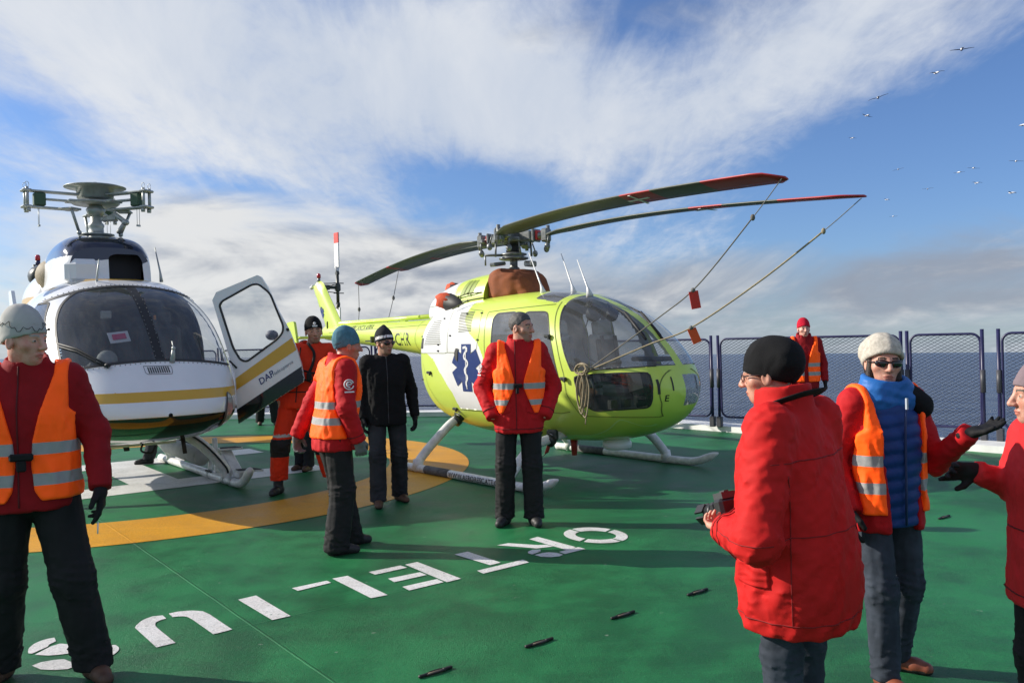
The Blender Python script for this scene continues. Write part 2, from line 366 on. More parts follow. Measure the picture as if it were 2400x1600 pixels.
def onplane(M, px, py, axis, val):
    inv = M.inverted(); o = inv @ Vector((0, 0, CAMH)); d = inv.to_3x3() @ ray(px, py); t = (val-o[axis])/d[axis]; return o+d*t
LM = Matrix.Translation(LIME_POS) @ Matrix.Rotation(LIME_RZ, 4, 'Z'); WM = Matrix.Translation(WHITE_POS) @ Matrix.Rotation(WHITE_RZ, 4, 'Z')
def hull_strip(mb, H, pts, side, w, off=.004, closed=False):
    """narrow band following a side-view line on the skin"""
    P = np.asarray(pts, float)
    if closed: P = np.vstack([P, P[:1]])
    d = np.concatenate([[0], np.cumsum(np.hypot(*np.diff(P, axis=0).T))]); n = max(2, int(d[-1]/.03)+1)
    t = np.linspace(0, d[-1], n); P = np.stack([np.interp(t, d, P[:, 0]), np.interp(t, d, P[:, 1])], 1)
    T = np.gradient(P, axis=0); T /= np.linalg.norm(T, axis=1, keepdims=True)+1e-9; Nn = np.stack([-T[:, 1], T[:, 0]], 1)*w/2
    A = H.decal(P+Nn, side, off); B = H.decal(P-Nn, side, off); k = np.arange(n-1)
    mb.add(np.concatenate([A, B]), [np.stack([k, k+1, n+k+1, n+k], 1)], True)
def hull_patch(mb, H, loops, side, off=.004, maxlen=.05):
    V, F = tri2d(loops, maxlen); mb.add(H.decal(V, side, off), [F], True)
def hull_text(mb, H, txt, h, x0, z0, side, bold=0.0, shear=0.0, sp=1.0, off=.004, sx=1.0):
    V, F = text2d(txt, h, bold, shear, sp); V = V.copy(); V[:, 0] = x0+V[:, 0]*sx*(1 if side < 0 else -1); V[:, 1] += z0
    P = H.decal(V, side, off); by = {}
    for f in F: by.setdefault(len(f), []).append(f)
    mb.add(P, [np.array(v) for v in by.values()], False)

def front_strip(mb, H, pts, w, off=.004, closed=False):
    P = np.asarray(pts, float)
    if closed: P = np.vstack([P, P[:1]])
    d = np.concatenate([[0], np.cumsum(np.hypot(*np.diff(P, axis=0).T))]); n = max(2, int(d[-1]/.03)+1); t = np.linspace(0, d[-1], n)
    P = np.stack([np.interp(t, d, P[:, 0]), np.interp(t, d, P[:, 1])], 1); T = np.gradient(P, axis=0); T /= np.linalg.norm(T, axis=1, keepdims=True)+1e-9; Nn = np.stack([-T[:, 1], T[:, 0]], 1)*w/2
    A = H.front(P+Nn, off); B = H.front(P-Nn, off); k = np.arange(n-1); mb.add(np.concatenate([A, B]), [np.stack([n+k, n+k+1, k+1, k], 1)], True)
def front_patch(mb, H, loops, off=.004, maxlen=.05):
    V, F = tri2d(loops, maxlen); mb.add(H.front(V, off), [F], True)
# ------------------------------------------------------------------ sea and helideck
RC0 = Vector((-4.86, 11.08, 0)); NN = Vector((.8, .6, 0)); UU = Vector((.6, -.8, 0))
def nu(n, u, z=0.0): return RC0+NN*n+UU*u+Vector((0, 0, z))
def sea_mat():
    m = bpy.data.materials.new('sea_water'); m.use_nodes = True; nt = m.node_tree; nt.nodes.clear(); N = NT(nt)
    tc = N.n('ShaderNodeTexCoord').outputs['Object']
    b = N.n('ShaderNodeBsdfPrincipled', {'Base Color': (.008, .030, .10, 1), 'Roughness': .16, 'Specular IOR Level': .24, 'IOR': 1.33})
    mp = N.n('ShaderNodeMapping', {'Vector': tc, 'Scale': (1, .55, 1), 'Rotation': (0, 0, .5)}).outputs[0]
    h = N.m('ADD', N.m('MULTIPLY', N.noise(mp, .045, 7, .62, .8), 7.0), N.m('MULTIPLY', N.noise(mp, .5, 6, .68, .5), 1.1))
    bn = N.n('ShaderNodeBump', {'Height': h, 'Strength': 1.0, 'Distance': 1.6})
    nt.links.new(bn.outputs[0], b.inputs['Normal'])
    foam = N.ramp(N.noise(mp, .16, 8, .68, .4), .70, .78)
    nt.links.new(N.mix(N.m('MULTIPLY', foam, .35), (.008, .030, .10, 1), (.5, .55, .6, 1)), b.inputs['Base Color'])
    nt.links.new(b.outputs[0], N.n('ShaderNodeOutputMaterial').inputs[0]); return m
q = Vector((0, 0, 1)).rotation_difference(SEAN)
rad = [3, 30, 80, 200, 500, 1500, 5000, 20000, 45000]; k = 96
V = [(0, 0, 0)]+[(r*math.cos(i/k*2*math.pi), r*math.sin(i/k*2*math.pi), 0) for r in rad for i in range(k)]
Fs = [np.array([(0, 1+i, 1+(i+1) % k) for i in range(k)])]+[np.array([(1+j*k+i, 1+(j+1)*k+i, 1+(j+1)*k+(i+1) % k, 1+j*k+(i+1) % k) for i in range(k)]) for j in range(len(rad)-1)]
sea = link('sea', raw_mesh('sea', V, Fs, sea_mat()), kind='structure'); sea.rotation_euler = q.to_euler(); sea.location = Vector((0, 0, CAMH))-SEAN*14
def paint_wear(N, tc, b, base, dark, grit=1.0):
    b.inputs['Specular IOR Level'].default_value = .22
    n1 = N.noise(tc, .45, 6, .6, .4); n2 = N.noise(tc, 3.0, 6, .65); n3 = N.noise(tc, 38, 3, .6); n4 = N.noise(tc, 190, 3, .6)
    f = N.m('ADD', N.m('MULTIPLY', n1, .55), N.m('MULTIPLY', n2, .45))
    c = N.mix(N.ramp(f, .40, .60), c4(dark), c4(base))
    st = N.n('ShaderNodeMapping', {'Vector': tc, 'Rotation': (0, 0, -.64), 'Scale': (.25, 2.2, 1)}).outputs[0]
    streak = N.ramp(N.noise(st, 1.6, 6, .65), .55, .75)
    c = N.mix(N.m('MULTIPLY', streak, .22), c, c4([min(1, x*1.45+.015) for x in base]))
    c = N.mix(N.m('MULTIPLY', N.ramp(n3, .60, .72), .28), c, c4([x*.45 for x in dark]))
    scf = N.n('ShaderNodeMapping', {'Vector': tc, 'Rotation': (0, 0, .5), 'Scale': (.5, 5, 1)}).outputs[0]
    scuff = N.m('MULTIPLY', N.ramp(N.noise(scf, 2.1, 5, .7, .6), .66, .80), N.ramp(n1, .42, .60)); c = N.mix(N.m('MULTIPLY', scuff, .45), c, c4([x*.30+.01 for x in dark]))
    grime = N.ramp(N.noise(tc, 1.3, 7, .68, 1.2), .56, .74); c = N.mix(N.m('MULTIPLY', grime, .34), c, c4([x*.42 for x in dark]))
    grain = N.noise(tc, 90, 3, .7); c = N.mix(1.0, c, N.mix(N.ramp(grain, .3, .7), (.80, .80, .80, 1), (1.14, 1.14, 1.14, 1)), bl='MULTIPLY')
    spk = N.ramp(N.noise(tc, 14, 2, .5), .735, .77)
    c = N.mix(N.m('MULTIPLY', spk, .35), c, (.35, .38, .33, 1))
    patch = N.ramp(N.noise(tc, .8, 3, .5), .40, .62)
    hh = N.m('MULTIPLY', N.m('ADD', N.m('MULTIPLY', n4, .9), N.m('MULTIPLY', n3, .8)), N.m('ADD', .35, N.m('MULTIPLY', patch, .8)))
    # weld seams of the deck plates, along both plate directions
    for ax, offs in (((.8, .6, 0), SEAM_N), ((.6, -.8, 0), SEAM_U)):
        d = N.vm('DOT_PRODUCT', tc, ax)
        for o_ in offs:
            w = N.m('ABSOLUTE', N.m('SUBTRACT', N.m('ADD', d, N.m('MULTIPLY', N.m('SUBTRACT', n2, .5), .012)), o_))
            ln = N.ramp(w, .009, .003)
            hh = N.m('ADD', hh, N.m('MULTIPLY', ln, .45))
            c = N.mix(N.m('MULTIPLY', ln, .10), c, c4([min(1, x*1.35+.02) for x in base]))
    rr = N.m('ADD', .30, N.m('MULTIPLY', n2, .34)); N.nt.links.new(rr, b.inputs['Roughness'])
    bn = N.n('ShaderNodeBump', {'Height': hh, 'Strength': .9*grit, 'Distance': .008}); N.nt.links.new(bn.outputs[0], b.inputs['Normal'])
    return c
SEAM_N = [-6.2, -2.23, 1.76, 5.72, 9.7]; SEAM_U = [-12.9, -8.9, -4.93, -.95]
GREEN = mat('green_deck_paint', (.04, .2, .1), extra=lambda N, tc, b: paint_wear(N, tc, b, (.019, .180, .060), (.010, .098, .034)))
YEL = mat('yellow_deck_paint', (.6, .3, .03), extra=lambda N, tc, b: paint_wear(N, tc, b, (.66, .315, .018), (.56, .26, .015), .6))
def worn_white(N, tc, b):
    c = paint_wear(N, tc, b, (.72, .72, .70), (.62, .61, .58), .7); chip = N.m('MULTIPLY', N.ramp(N.noise(tc, 38, 5, .78), .59, .64), N.ramp(N.noise(tc, 2.5, 3, .6), .40, .60))
    return N.mix(N.m('MULTIPLY', chip, .95), c, (.05, .16, .08, 1))
WHT = mat('white_deck_paint', (.7, .7, .68), extra=worn_white)
KERBM = mat('white_edge_paint', (.74, .74, .72), .55, vary=.12, vscale=3)
def sheet(name, polys, z, m, maxlen=None, kind='structure'):
    V, F = tri2d(polys, maxlen); V3 = np.concatenate([V, np.full((len(V), 1), z)], 1)
    # faces upward
    a = V[F[:, 1]]-V[F[:, 0]]; b = V[F[:, 2]]-V[F[:, 0]]; fl = a[:, 0]*b[:, 1]-a[:, 1]*b[:, 0] < 0; F[fl] = F[fl][:, ::-1]
    return link(name, raw_mesh(name, V3, [F], m, smooth=False), kind=kind)
K1, K2 = Vector((2.9, 14.54, 0)), Vector((6.06, 10.86, 0)); KD = (K2-K1).normalized(); KO = Vector((-KD.y, KD.x, 0))   # edge on the right, outward normal
if KO.x < 0: KO = -KO
kc = K1-KD*4.55; kfar = K2+KD*22
kl = Vector((-8.2, 19.2, 0)); kl2 = Vector((-20, 10.2, 0)); kn = Vector((-9, -14, 0))
edge = [kfar, kc, kl, kl2, kn]
mb = MB(); ep = [(p.x, p.y) for p in edge]; mb.prism(ep, -.4, 0.0); deck = mb.obj('helideck', GREEN, kind='structure')
# white raised edge
def offset_line(pts, d):
    out = []
    for i, p in enumerate(pts):
        t1 = (pts[i]-pts[i-1]).normalized() if i else None; t2 = (pts[i+1]-pts[i]).normalized() if i < len(pts)-1 else None
        n1 = Vector((t1.y, -t1.x, 0)) if t1 else None; n2 = Vector((t2.y, -t2.x, 0)) if t2 else None
        if n1 is None: n = n2
        elif n2 is None: n = n1
        else: n = (n1+n2).normalized(); n = n/max(.3, n.dot(n1))
        out.append(p+n*d)
    return out
line = [kfar, kc, kl, kl2]; sgn = 1 if (offset_line(line, 1)[0]-kfar).dot(KO) > 0 else -1
mb = MB()
A_, B_ = offset_line(line, sgn*.003), offset_line(line, sgn*.5)
for i in range(len(line)-1):
    p = [A_[i], A_[i+1], B_[i+1], B_[i]]; mb.prism([(v.x, v.y) for v in p], -.35, .09)
mb.obj('deck_edge_kerb', KERBM, kind='structure')
# landing circle, H and the ship's name
a = np.linspace(0, 2*math.pi, 181)[:-1]
ring = [[(RC0.x+r*math.cos(t), RC0.y+r*math.sin(t)) for t in a] for r in (4.26, 3.22)]
sheet('landing_circle', ring, .004, YEL)
H_ = [(-2, .86), (2, .86), (2, 1.52), (-2, 1.52)]; hh_ = [(-2, -1.44), (2, -1.44), (2, -.82), (-2, -.82)]; hc_ = [(-.28, -.82), (.28, -.82), (.28, .86), (-.28, .86)]
hp = [(-2, .86), (-.28, .86), (-.28, -.82), (-2, -.82), (-2, -1.44), (2, -1.44), (2, -.82), (.28, -.82), (.28, .86), (2, .86), (2, 1.52), (-2, 1.52)]
sheet('landing_letter', [[tuple(nu(n, u).xy) for n, u in hp]], .004, WHT)
def gp(L, x0, y0, s): return [tuple(gnd(x0+X/s, y0+Y/s).xy) for X, Y in L]
def arc(p, k=7): return [tuple(v) for v in rounded(p, k)]
S1 = 3.136; Lt = []
a1 = (0, 1200, S1); a2 = (750, 1200, S1)
# S (upside down, partly behind a boot)
Lt.append(gp(spline([(205, 1030), (215, 1000), (260, 965), (330, 938), (400, 924)], 5).tolist()+[(412, 950), (360, 975), (352, 990), (235, 1042), (210, 1040)], *a1))
Lt.append(gp([(255, 1050), (370, 990)]+spline([(440, 968), (520, 975), (560, 1000), (520, 1035), (430, 1050), (350, 1056)], 5).tolist(), *a1))
Lt.append(gp([(235, 1130), (300, 1105), (400, 1088), (470, 1082), (530, 1105), (560, 1130), (500, 1155), (400, 1162), (300, 1158)], *a1))
Lt.append(gp([(590, 905)]+spline([(660, 892), (720, 890), (755, 905)], 4).tolist()+[(755, 915), (690, 920), (600, 925)], *a1))
Lt.append(gp([(560, 1000), (690, 970), (750, 960), (805, 970), (740, 1000), (640, 1040)], *a1))
Lt.append(gp([(650, 1050), (830, 978)]+spline([(850, 978), (875, 1000), (860, 1030), (800, 1068), (740, 1085), (660, 1090)], 5).tolist(), *a1))
# U
Lt.append(gp([(1195, 760), (1222, 783)]+spline([(1180, 795), (1148, 812), (1142, 835), (1165, 860)], 4).tolist()+[(1290, 962), (1150, 996), (992, 852)]+spline([(1000, 835), (1050, 795), (1120, 768)], 4).tolist(), *a1))
Lt.append(gp([(1240, 747), (1268, 773)]+spline([(1310, 768), (1370, 770), (1420, 795)], 4).tolist()+[(1568, 900), (1707, 864), (1540, 752)]+spline([(1490, 730), (1410, 725), (1310, 732)], 4).tolist(), *a1))
Lt.append(gp([(1750, 645), (1882, 614), (2137, 765), (2000, 795)], *a1))
Lt.append(gp([(2145, 560), (2352+50, 505), (2352+82, 520), (2190, 580)], *a1))
Lt.append(gp([(90, 490), (203, 469), (497, 610), (375, 634)], *a2))
Lt.append(gp([(625, 387), (715, 367), (1037, 490), (932, 516)], *a2))
Lt.append(gp([(357, 442), (590, 393), (641, 409), (405, 461)], *a2))
Lt.append(gp([(500, 490), (735, 443), (785, 463), (545, 516)], *a2))
Lt.append(gp([(605, 550), (860, 493), (910, 516), (655, 577)], *a2))
Lt.append(gp([(988, 312), (1085, 291), (1330, 372), (1250, 391)], *a2))
Lt.append(gp([(1153, 432), (1492, 350), (1537, 371), (1200, 453)], *a2))
Lt.append(gp([(1538, 200), (1600, 182), (1880, 258), (1820, 282)], *a2))
Lt.append(gp([(1300, 245), (1385, 229), (1600, 243), (1660, 240), (1715, 254), (1590, 268), (1480, 258)], *a2))
Lt.append(gp([(1528, 292), (1560, 277), (1620, 275), (1622, 290), (1590, 302), (1560, 312), (1532, 305)], *a2))
Lt.append(gp([(1575, 316), (1640, 300), (1680, 296), (1740, 300), (1787, 314), (1760, 326), (1700, 332), (1630, 330)], *a2))
Lt.append(gp([(1757, 293), (1900, 258), (1952, 272), (1800, 309)], *a2))
def oarc(t0, t1, n=14):
    c = np.array((2027, 171.)); P = []
    for rx, ry, rev in ((236, 57, 0), (150, 32, 1)):
        tt = np.linspace(t0, t1, n); tt = tt[::-1] if rev else tt
        P += [(c[0]+rx*math.cos(t)+.10*(ry*math.sin(t)), c[1]+ry*math.sin(t)+.04*rx*math.cos(t)) for t in tt]
    return P
for t0, t1 in ((-.93, .62), (.72, 1.98), (2.12, 3.80), (3.90, 5.22)): Lt.append(gp(oarc(t0, t1), *a2))
mb = MB()
for P in Lt:
    V, F = tri2d([P]); V3 = np.concatenate([V, np.full((len(V), 1), .004)], 1)
    a = V[F[:, 1]]-V[F[:, 0]]; b = V[F[:, 2]]-V[F[:, 0]]; fl = a[:, 0]*b[:, 1]-a[:, 1]*b[:, 0] < 0; F[fl] = F[fl][:, ::-1]
    mb.add(V3, [F])
mb.obj('painted_ship_name', WHT, kind='structure')
# ------------------------------------------------------------------ fence panels along the deck edge
FENCEM = mat('purple_blue_fence_paint', (.015, .015, .072), .4, vary=.2, vscale=8)
WIREM = mat('galvanised_mesh', (.34, .35, .40), .34, .75)
SOCKM = mat('dark_socket_steel', (.05, .05, .06), .5)
def fence_panel_parts(L, top=1.5, bot=.25):
    fr = MB(); r = .11; P = []
    for cx, cz, a0 in ((L-r, top-r, 0), (r, top-r, 90), (r, bot+r, 180), (L-r, bot+r, 270)):
        for t in np.linspace(a0, a0+90, 6): P.append((cx+r*math.cos(R_(t)), 0, cz+r*math.sin(R_(t))))
    P.append(P[0]); fr.tube(P, .017, 8, cap=False)
    me_fr = fr.mesh('panel_frame', FENCEM)
    px, pz = .042, .023; w = .0028; V = []; F = []
    nx = int((L-.03)/px); nz = int((top-bot-.03)/pz); x0 = (L-nx*px)/2; z0 = bot+.015
    for j in range(nz):
        for i in range(nx):
            xa, xb = x0+i*px, x0+(i+1)*px; za, zb = z0+j*pz, z0+(j+1)*pz; xm = (xa+xb)/2
            up = (i+j) % 2 == 0
            for (ax, az), (bx, bz) in ((((xa, za), (xb, zb)),) if up else (((xa, zb), (xb, za)),)):
                cxm, czm = (ax+bx)/2, (az+bz)/2
                if (min(cxm, L-cxm) < r and min(top-czm, czm-bot) < r):
                    dx = r-min(cxm, L-cxm); dz = r-min(top-czm, czm-bot)
                    if math.hypot(dx, dz) > r: continue
                d = np.array((bx-ax, bz-az)); d /= np.hypot(*d); n = np.array((-d[1], d[0]))*w
                k0 = len(V)
                V += [(ax+n[0], -.004, az+n[1]), (ax-n[0], .004, az-n[1]), (bx-n[0], .004, bz-n[1]), (bx+n[0], -.004, bz+n[1])]
                F.append((k0, k0+1, k0+2, k0+3))
    return me_fr, raw_mesh('wire_mesh', V, [np.array(F)], WIREM, smooth=False)
def post_mesh(h=1.56):
    m = MB(); m.tube([(0, 0, .09), (0, 0, h)], .024, 10); return m.mesh('fence_post', FENCEM)
def sock_mesh():
    m = MB(); m.box((0, 0, .17), (.085, .085, .17), bev=.01); n = MB(); n.tube([(0, 0, .72), (0, 0, 1.02)], .034, 10); return m.mesh('socket', SOCKM), n.mesh('post_sleeve', SOCKM)
PM, (SM, SLV) = post_mesh(), sock_mesh(); FCACHE = {}
def fence_panel(p, q, label):
    L = (q-p).length; key = round(L, 2)
    if key not in FCACHE: FCACHE[key] = fence_panel_parts(L-.09)
    fm, wm = FCACHE[key]
    t = thing('fence_panel', label, 'fence', p, math.atan2((q-p).y, (q-p).x), 'wire fence panels round the deck edge')
    link('panel_frame', fm, t).location = (.045, 0, 0); link('wire_mesh', wm, t).location = (.045, 0, 0)
    for x in (0.0, L-.09+.09*0.98-.02):
        link('fence_post', PM, t).location = (x, 0, 0); link('socket', SM, t).location = (x, 0, 0); link('post_sleeve', SLV, t).location = (x, 0, 0)
    return t
FO = KO*.22
fA = gnd(1681, 1012); fC = gnd(2312, 1047); fd = (fC-fA).normalized(); fB = fA+fd*(fC-fA).length*.745; up9 = Vector((0, 0, 0))
fp = [fC+fd*.17, fC+fd*3.1]
fence_panel(fA+fd*.05, fB-fd*.03, 'long wire mesh fence panel behind the person in the red knitted hat')
fence_panel(fB+fd*.03, fC, 'narrow wire mesh fence panel beside the gap, behind the outstretched glove')
fence_panel(fp[0], fp[1], 'wire mesh fence panel right of the gap, behind the mauve beanie')
p0 = fA-fd*.05; lbl = ['wire mesh fence panel just behind the lime helicopter nose']
for i in range(2):
    p1_ = p0-fd*2.9; fence_panel(p1_+fd*.04, p0, lbl[0] if i == 0 else 'wire mesh fence panel hidden behind the lime helicopter cabin'); p0 = p1_
fc = p0; fl = kl+(kl-kc).normalized()*.1+Vector((.1, .25, 0)); dd = (fl-fc).normalized(); Lx = (fl-fc).length; nP = 4
for i in range(nP):
    a_, b_ = fc+dd*(Lx*i/nP+.04), fc+dd*(Lx*(i+1)/nP-.02)
    fence_panel(a_, b_, ['far fence panel behind the lime cabin and tail boom joint', 'far fence panel seen beside the black jacket under the tail boom', 'far fence panel behind the man in the red coverall', 'far fence panel seen through the open white door'][i])
# tie-down fittings sunk in the deck
TIE = mat('black_iron', (.02, .02, .018), .5, .3, vary=.3, vscale=30); TIE2 = mat('worn_brass_bar', (.30, .25, .17), .5, .5, vary=.3, vscale=40)
tl = ['nearest black tie-down fitting at the bottom edge of the picture', 'black tie-down fitting second from the bottom, in front of the T of the ship name', 'black tie-down fitting in the middle of the diagonal row', 'black tie-down fitting nearest the red-coated photographer', 'small black tie-down fitting on the deck beside the cream hat woman, under the pointing glove']
for (p, lb) in zip([(1021, 1577), (1264, 1508), (1460, 1443), (1635, 1389), (2213, 1213)], tl):
    g = gnd(*p); t = thing('tie_down_fitting', lb, 'deck fitting', g, math.atan2(.80, 1.0), 'tie-down fittings in the deck')
    m = MB(); m.box((-.070, 0, .008), (.055, .017, .014), bev=.004); m.box((.070, 0, .008), (.055, .017, .014), bev=.004)
    m.tube([(-.055, .008, .008), (-.02, .014, .009), (.02, .014, .009), (.055, .008, .008)], .0045, 6); m.tube([(-.055, -.008, .008), (-.02, -.014, .009), (.02, -.014, .009), (.055, -.008, .008)], .0045, 6)
    m.obj('lug_bar', TIE, t); m = MB(); m.tube([(-.045, 0, .008), (.045, 0, .008)], .0055, 8); m.obj('cross_pin', TIE2, t)
# ------------------------------------------------------------------ lime green ambulance helicopter
LIMEC = (.60, .75, .11)
def pnl(N, tc, b): return N.mix(N.ramp(N.noise(tc, 1.1, 5, .6), .3, .7), c4([x*.94 for x in LIMEC]), c4(LIMEC))
LIME = mat('lime_paint', LIMEC, .30, coat=.35, extra=pnl); LWHITE = mat('white_paint', (.76, .77, .76), .32, coat=.3, vary=.05, vscale=2)
DARK = mat('black_rubber', (.015, .015, .016), .6); LINING = mat('grey_cabin_lining', (.36, .37, .37), .8, vary=.2); SEATM = mat('charcoal_seat_cloth', (.045, .047, .05), .9, bump=.3, bscale=300)
SEATG = mat('grey_seat_shell', (.34, .35, .33), .7, vary=.15); GLASS = glass_mat('bubble_glass', (.84, .86, .87), .9, .015, .12); GLASSP = glass_mat('cabin_glass', (.50, .53, .55), .9, .015, .26)
SKIDM = mat('chipped_white_paint', (.70, .70, .68), .42, vary=.18, vscale=14, coat=.2); GREYM = mat('grey_metal', (.22, .23, .22), .42, .5, vary=.25, vscale=20); DGREY = mat('dark_oily_metal', (.06, .065, .06), .4, .5, vary=.3, vscale=25)
OLIVE = mat('olive_grey_blade', (.075, .085, .065), .42, vary=.12, vscale=3); REDB = mat('red_blade_paint', (.42, .022, .025), .4, vary=.1); WHITEB = mat('white_blade_paint', (.75, .75, .74), .4)
NAVY = mat('navy_blue_paint', (.012, .035, .16), .35, coat=.3); BLACKT = mat('black_lettering', (.012, .012, .012), .5)
lime = thing('helicopter', 'lime green and white ambulance helicopter with folded drooping rotor blades', 'helicopter', LIME_POS, LIME_RZ)
V, F = LH.grid(400, 440)
win_main = [(1.80, 1.245), (1.72, 1.40), (1.64, 1.58), (1.57, 1.74), (1.515, 1.87), (1.48, 1.96), (1.455, 2.02), (1.44, 2.12), (3.0, 2.12), (3.0, 1.285), (2.64, 1.285), (2.3, 1.268), (2.05, 1.252)]
chin = corner([(1.83, 1.185), (2.10, 1.212), (2.35, 1.222), (2.60, 1.224), (2.64, 1.10), (2.63, .95), (2.585, .862), (2.346, .842), (2.03, .818), (1.93, .885), (1.87, 1.02)], .04)
win1 = corner([(.515, 1.15), (.507, 1.66), (.475, 1.85), (.52, 1.905), (.86, 1.912), (.885, 1.75), (.905, 1.15)], .05)
win2 = corner([(1.0, 1.905), (1.33, 1.893), (1.42, 1.75), (1.53, 1.475), (1.64, 1.12), (1.05, 1.12), (.99, 1.6)], .06)
white = [(-1.5, 1.45), (-.93, 1.44), (-.756, 1.362), (-.556, 1.155), (-.338, .926), (-.261, .745), (.30, .745), (.40, 1.10), (.384, 1.225), (.338, 1.406), (.237, 1.563), (.05, 1.68), (-.10, 1.85), (-.18, 2.2), (-1.5, 2.2)]
lens = corner([(2.70, 1.19), (3.0, 1.19), (3.0, .87), (2.70, .87)], .03)
LH.snap(V, [win_main, chin, win1, win2, white], .0075)
c = V[F].mean(1); gid = np.zeros(len(F), int); ax, ay, az = c[:, 0], c[:, 1], c[:, 2]
post = np.abs(ay) < .055
gid[inpoly(ax, az, win_main) & ~post] = 1
gid[inpoly(ax, az, chin) & (ax < 2.66)] = 3
gid[inpoly(ax, az, win1) | inpoly(ax, az, win2)] = 2
roofw = (az > 2.0) & (ax > .93) & (ax < 1.36) & (np.abs(ay) > .06) & (np.abs(ay) < .50-.25*(ax < 1.0)); gid[roofw] = 2
gid[inpoly(ax, az, lens) & (ay > -.02) & (ay < .30)] = 4
b0 = gid == 0; mi = (inpoly(ax, az, white)).astype(int)
u, inv = np.unique(F[b0].ravel(), return_inverse=True)
fus = link('fuselage', raw_mesh('fuselage', V[u], [inv.reshape(-1, 4)], [LIME, LWHITE], mi[b0]), lime)
split_mesh(V, F, gid, {1: ('windscreen', GLASS, lime), 2: ('cabin_window', GLASSP, lime), 3: ('chin_window', glass_mat('chin_glass', (.42, .44, .44), .9, .02, .04), lime), 4: ('nose_light_cover', glass_mat('clear_cover', (.85, .86, .86), .95, .02, .35), lime)})
V2, F2 = LH.grid(150, 130); cen = np.array((0.6, 0, 1.25)); Vi = cen+(V2-cen)*np.array((.975, .962, .965)); c = V2[F2].mean(1)
g2 = inpoly(c[:, 0], c[:, 2], win_main) & (np.abs(c[:, 1]) > .05) | inpoly(c[:, 0], c[:, 2], chin) | inpoly(c[:, 0], c[:, 2], win1) | inpoly(c[:, 0], c[:, 2], win2) | (c[:, 0] > 2.6) | (np.abs(c[:, 0]-1.15) < .24) & (c[:, 2] > 2.0)
Fi = F2[~g2]; u, inv = np.unique(Fi.ravel(), return_inverse=True); link('cabin_lining', raw_mesh('cabin_lining', Vi[u], [inv.reshape(-1, 4)[:, ::-1]], LINING), lime)
# cabin interior
m = MB(); m.box((.55, 0, .70), (2.2, 1.10, .05)); m.box((1.85, 0, .70), (.4, .8, .05)); m.obj('cabin_floor', LINING, lime)
m = MB(); m.box((2.33, .0, 1.12), (.28, .62, .26), rot=(0, -.25, 0), bev=.04); m.box((2.25, 0, .9), (.22, .3, .35), bev=.03); m.obj('instrument_panel', DARK, lime)
def seat(y, x=1.25):
    m = MB(); m.box((x+.22, y, .98), (.50, .46, .13), bev=.04); m.box((x-.02, y, 1.32), (.13, .46, .62), rot=(0, -.14, 0), bev=.05); m.box((x-.06, y, 1.70), (.11, .30, .20), rot=(0, -.14, 0), bev=.04); m.box((x+.2, y, .82), (.4, .36, .22), bev=.02)
    s_ = m.obj('seat', SEATG, lime); m = MB(); m.box((x+.30, y, 1.05), (.36, .38, .03), bev=.012); m.box((x+.055, y, 1.32), (.03, .36, .5), rot=(0, -.14, 0), bev=.012)
    for q in (-.11, .11): m.box((x+.085, y+q, 1.36), (.012, .05, .5), rot=(0, -.14, 0))
    m.obj('seat_cushion', SEATM, s_)
seat(-.36); seat(.36); seat(-.36, .15); seat(.36, .15)
m = MB(); m.ell((1.55, -.12, 1.86), (.10, .085, .09)); m.ell((1.62, .10, 1.84), (.08, .07, .075)); m.tube([(1.5, -.12, 1.9), (1.5, -.12, 2.03)], .01); m.tube([(1.58, .10, 1.9), (1.58, .1, 2.03)], .01)
m.tube(spline([(1.5, -.16, 1.8), (1.46, -.2, 1.6), (1.5, -.2, 1.4), (1.56, -.1, 1.3)]), .008, 6); m.obj('headset', DARK, lime)
m = MB()
for y in (-.36, .36): m.tube(spline([(1.72, y, .78), (1.78, y, 1.0), (1.70, y, 1.16)]), .015, 8); m.ell((1.70, y, 1.18), (.03, .03, .05)); m.box((2.15, y-.1, .85), (.05, .10, .16)); m.box((2.15, y+.1, .85), (.05, .10, .16))
m.obj('flight_control', GREYM, lime)
m = MB(); m.box((1.9, .48, 1.33), (.5, .26, .05), bev=.02); m.box((.0, 0, 1.25), (.05, 1.3, 1.1)); m.obj('bulkhead', SEATM, lime)
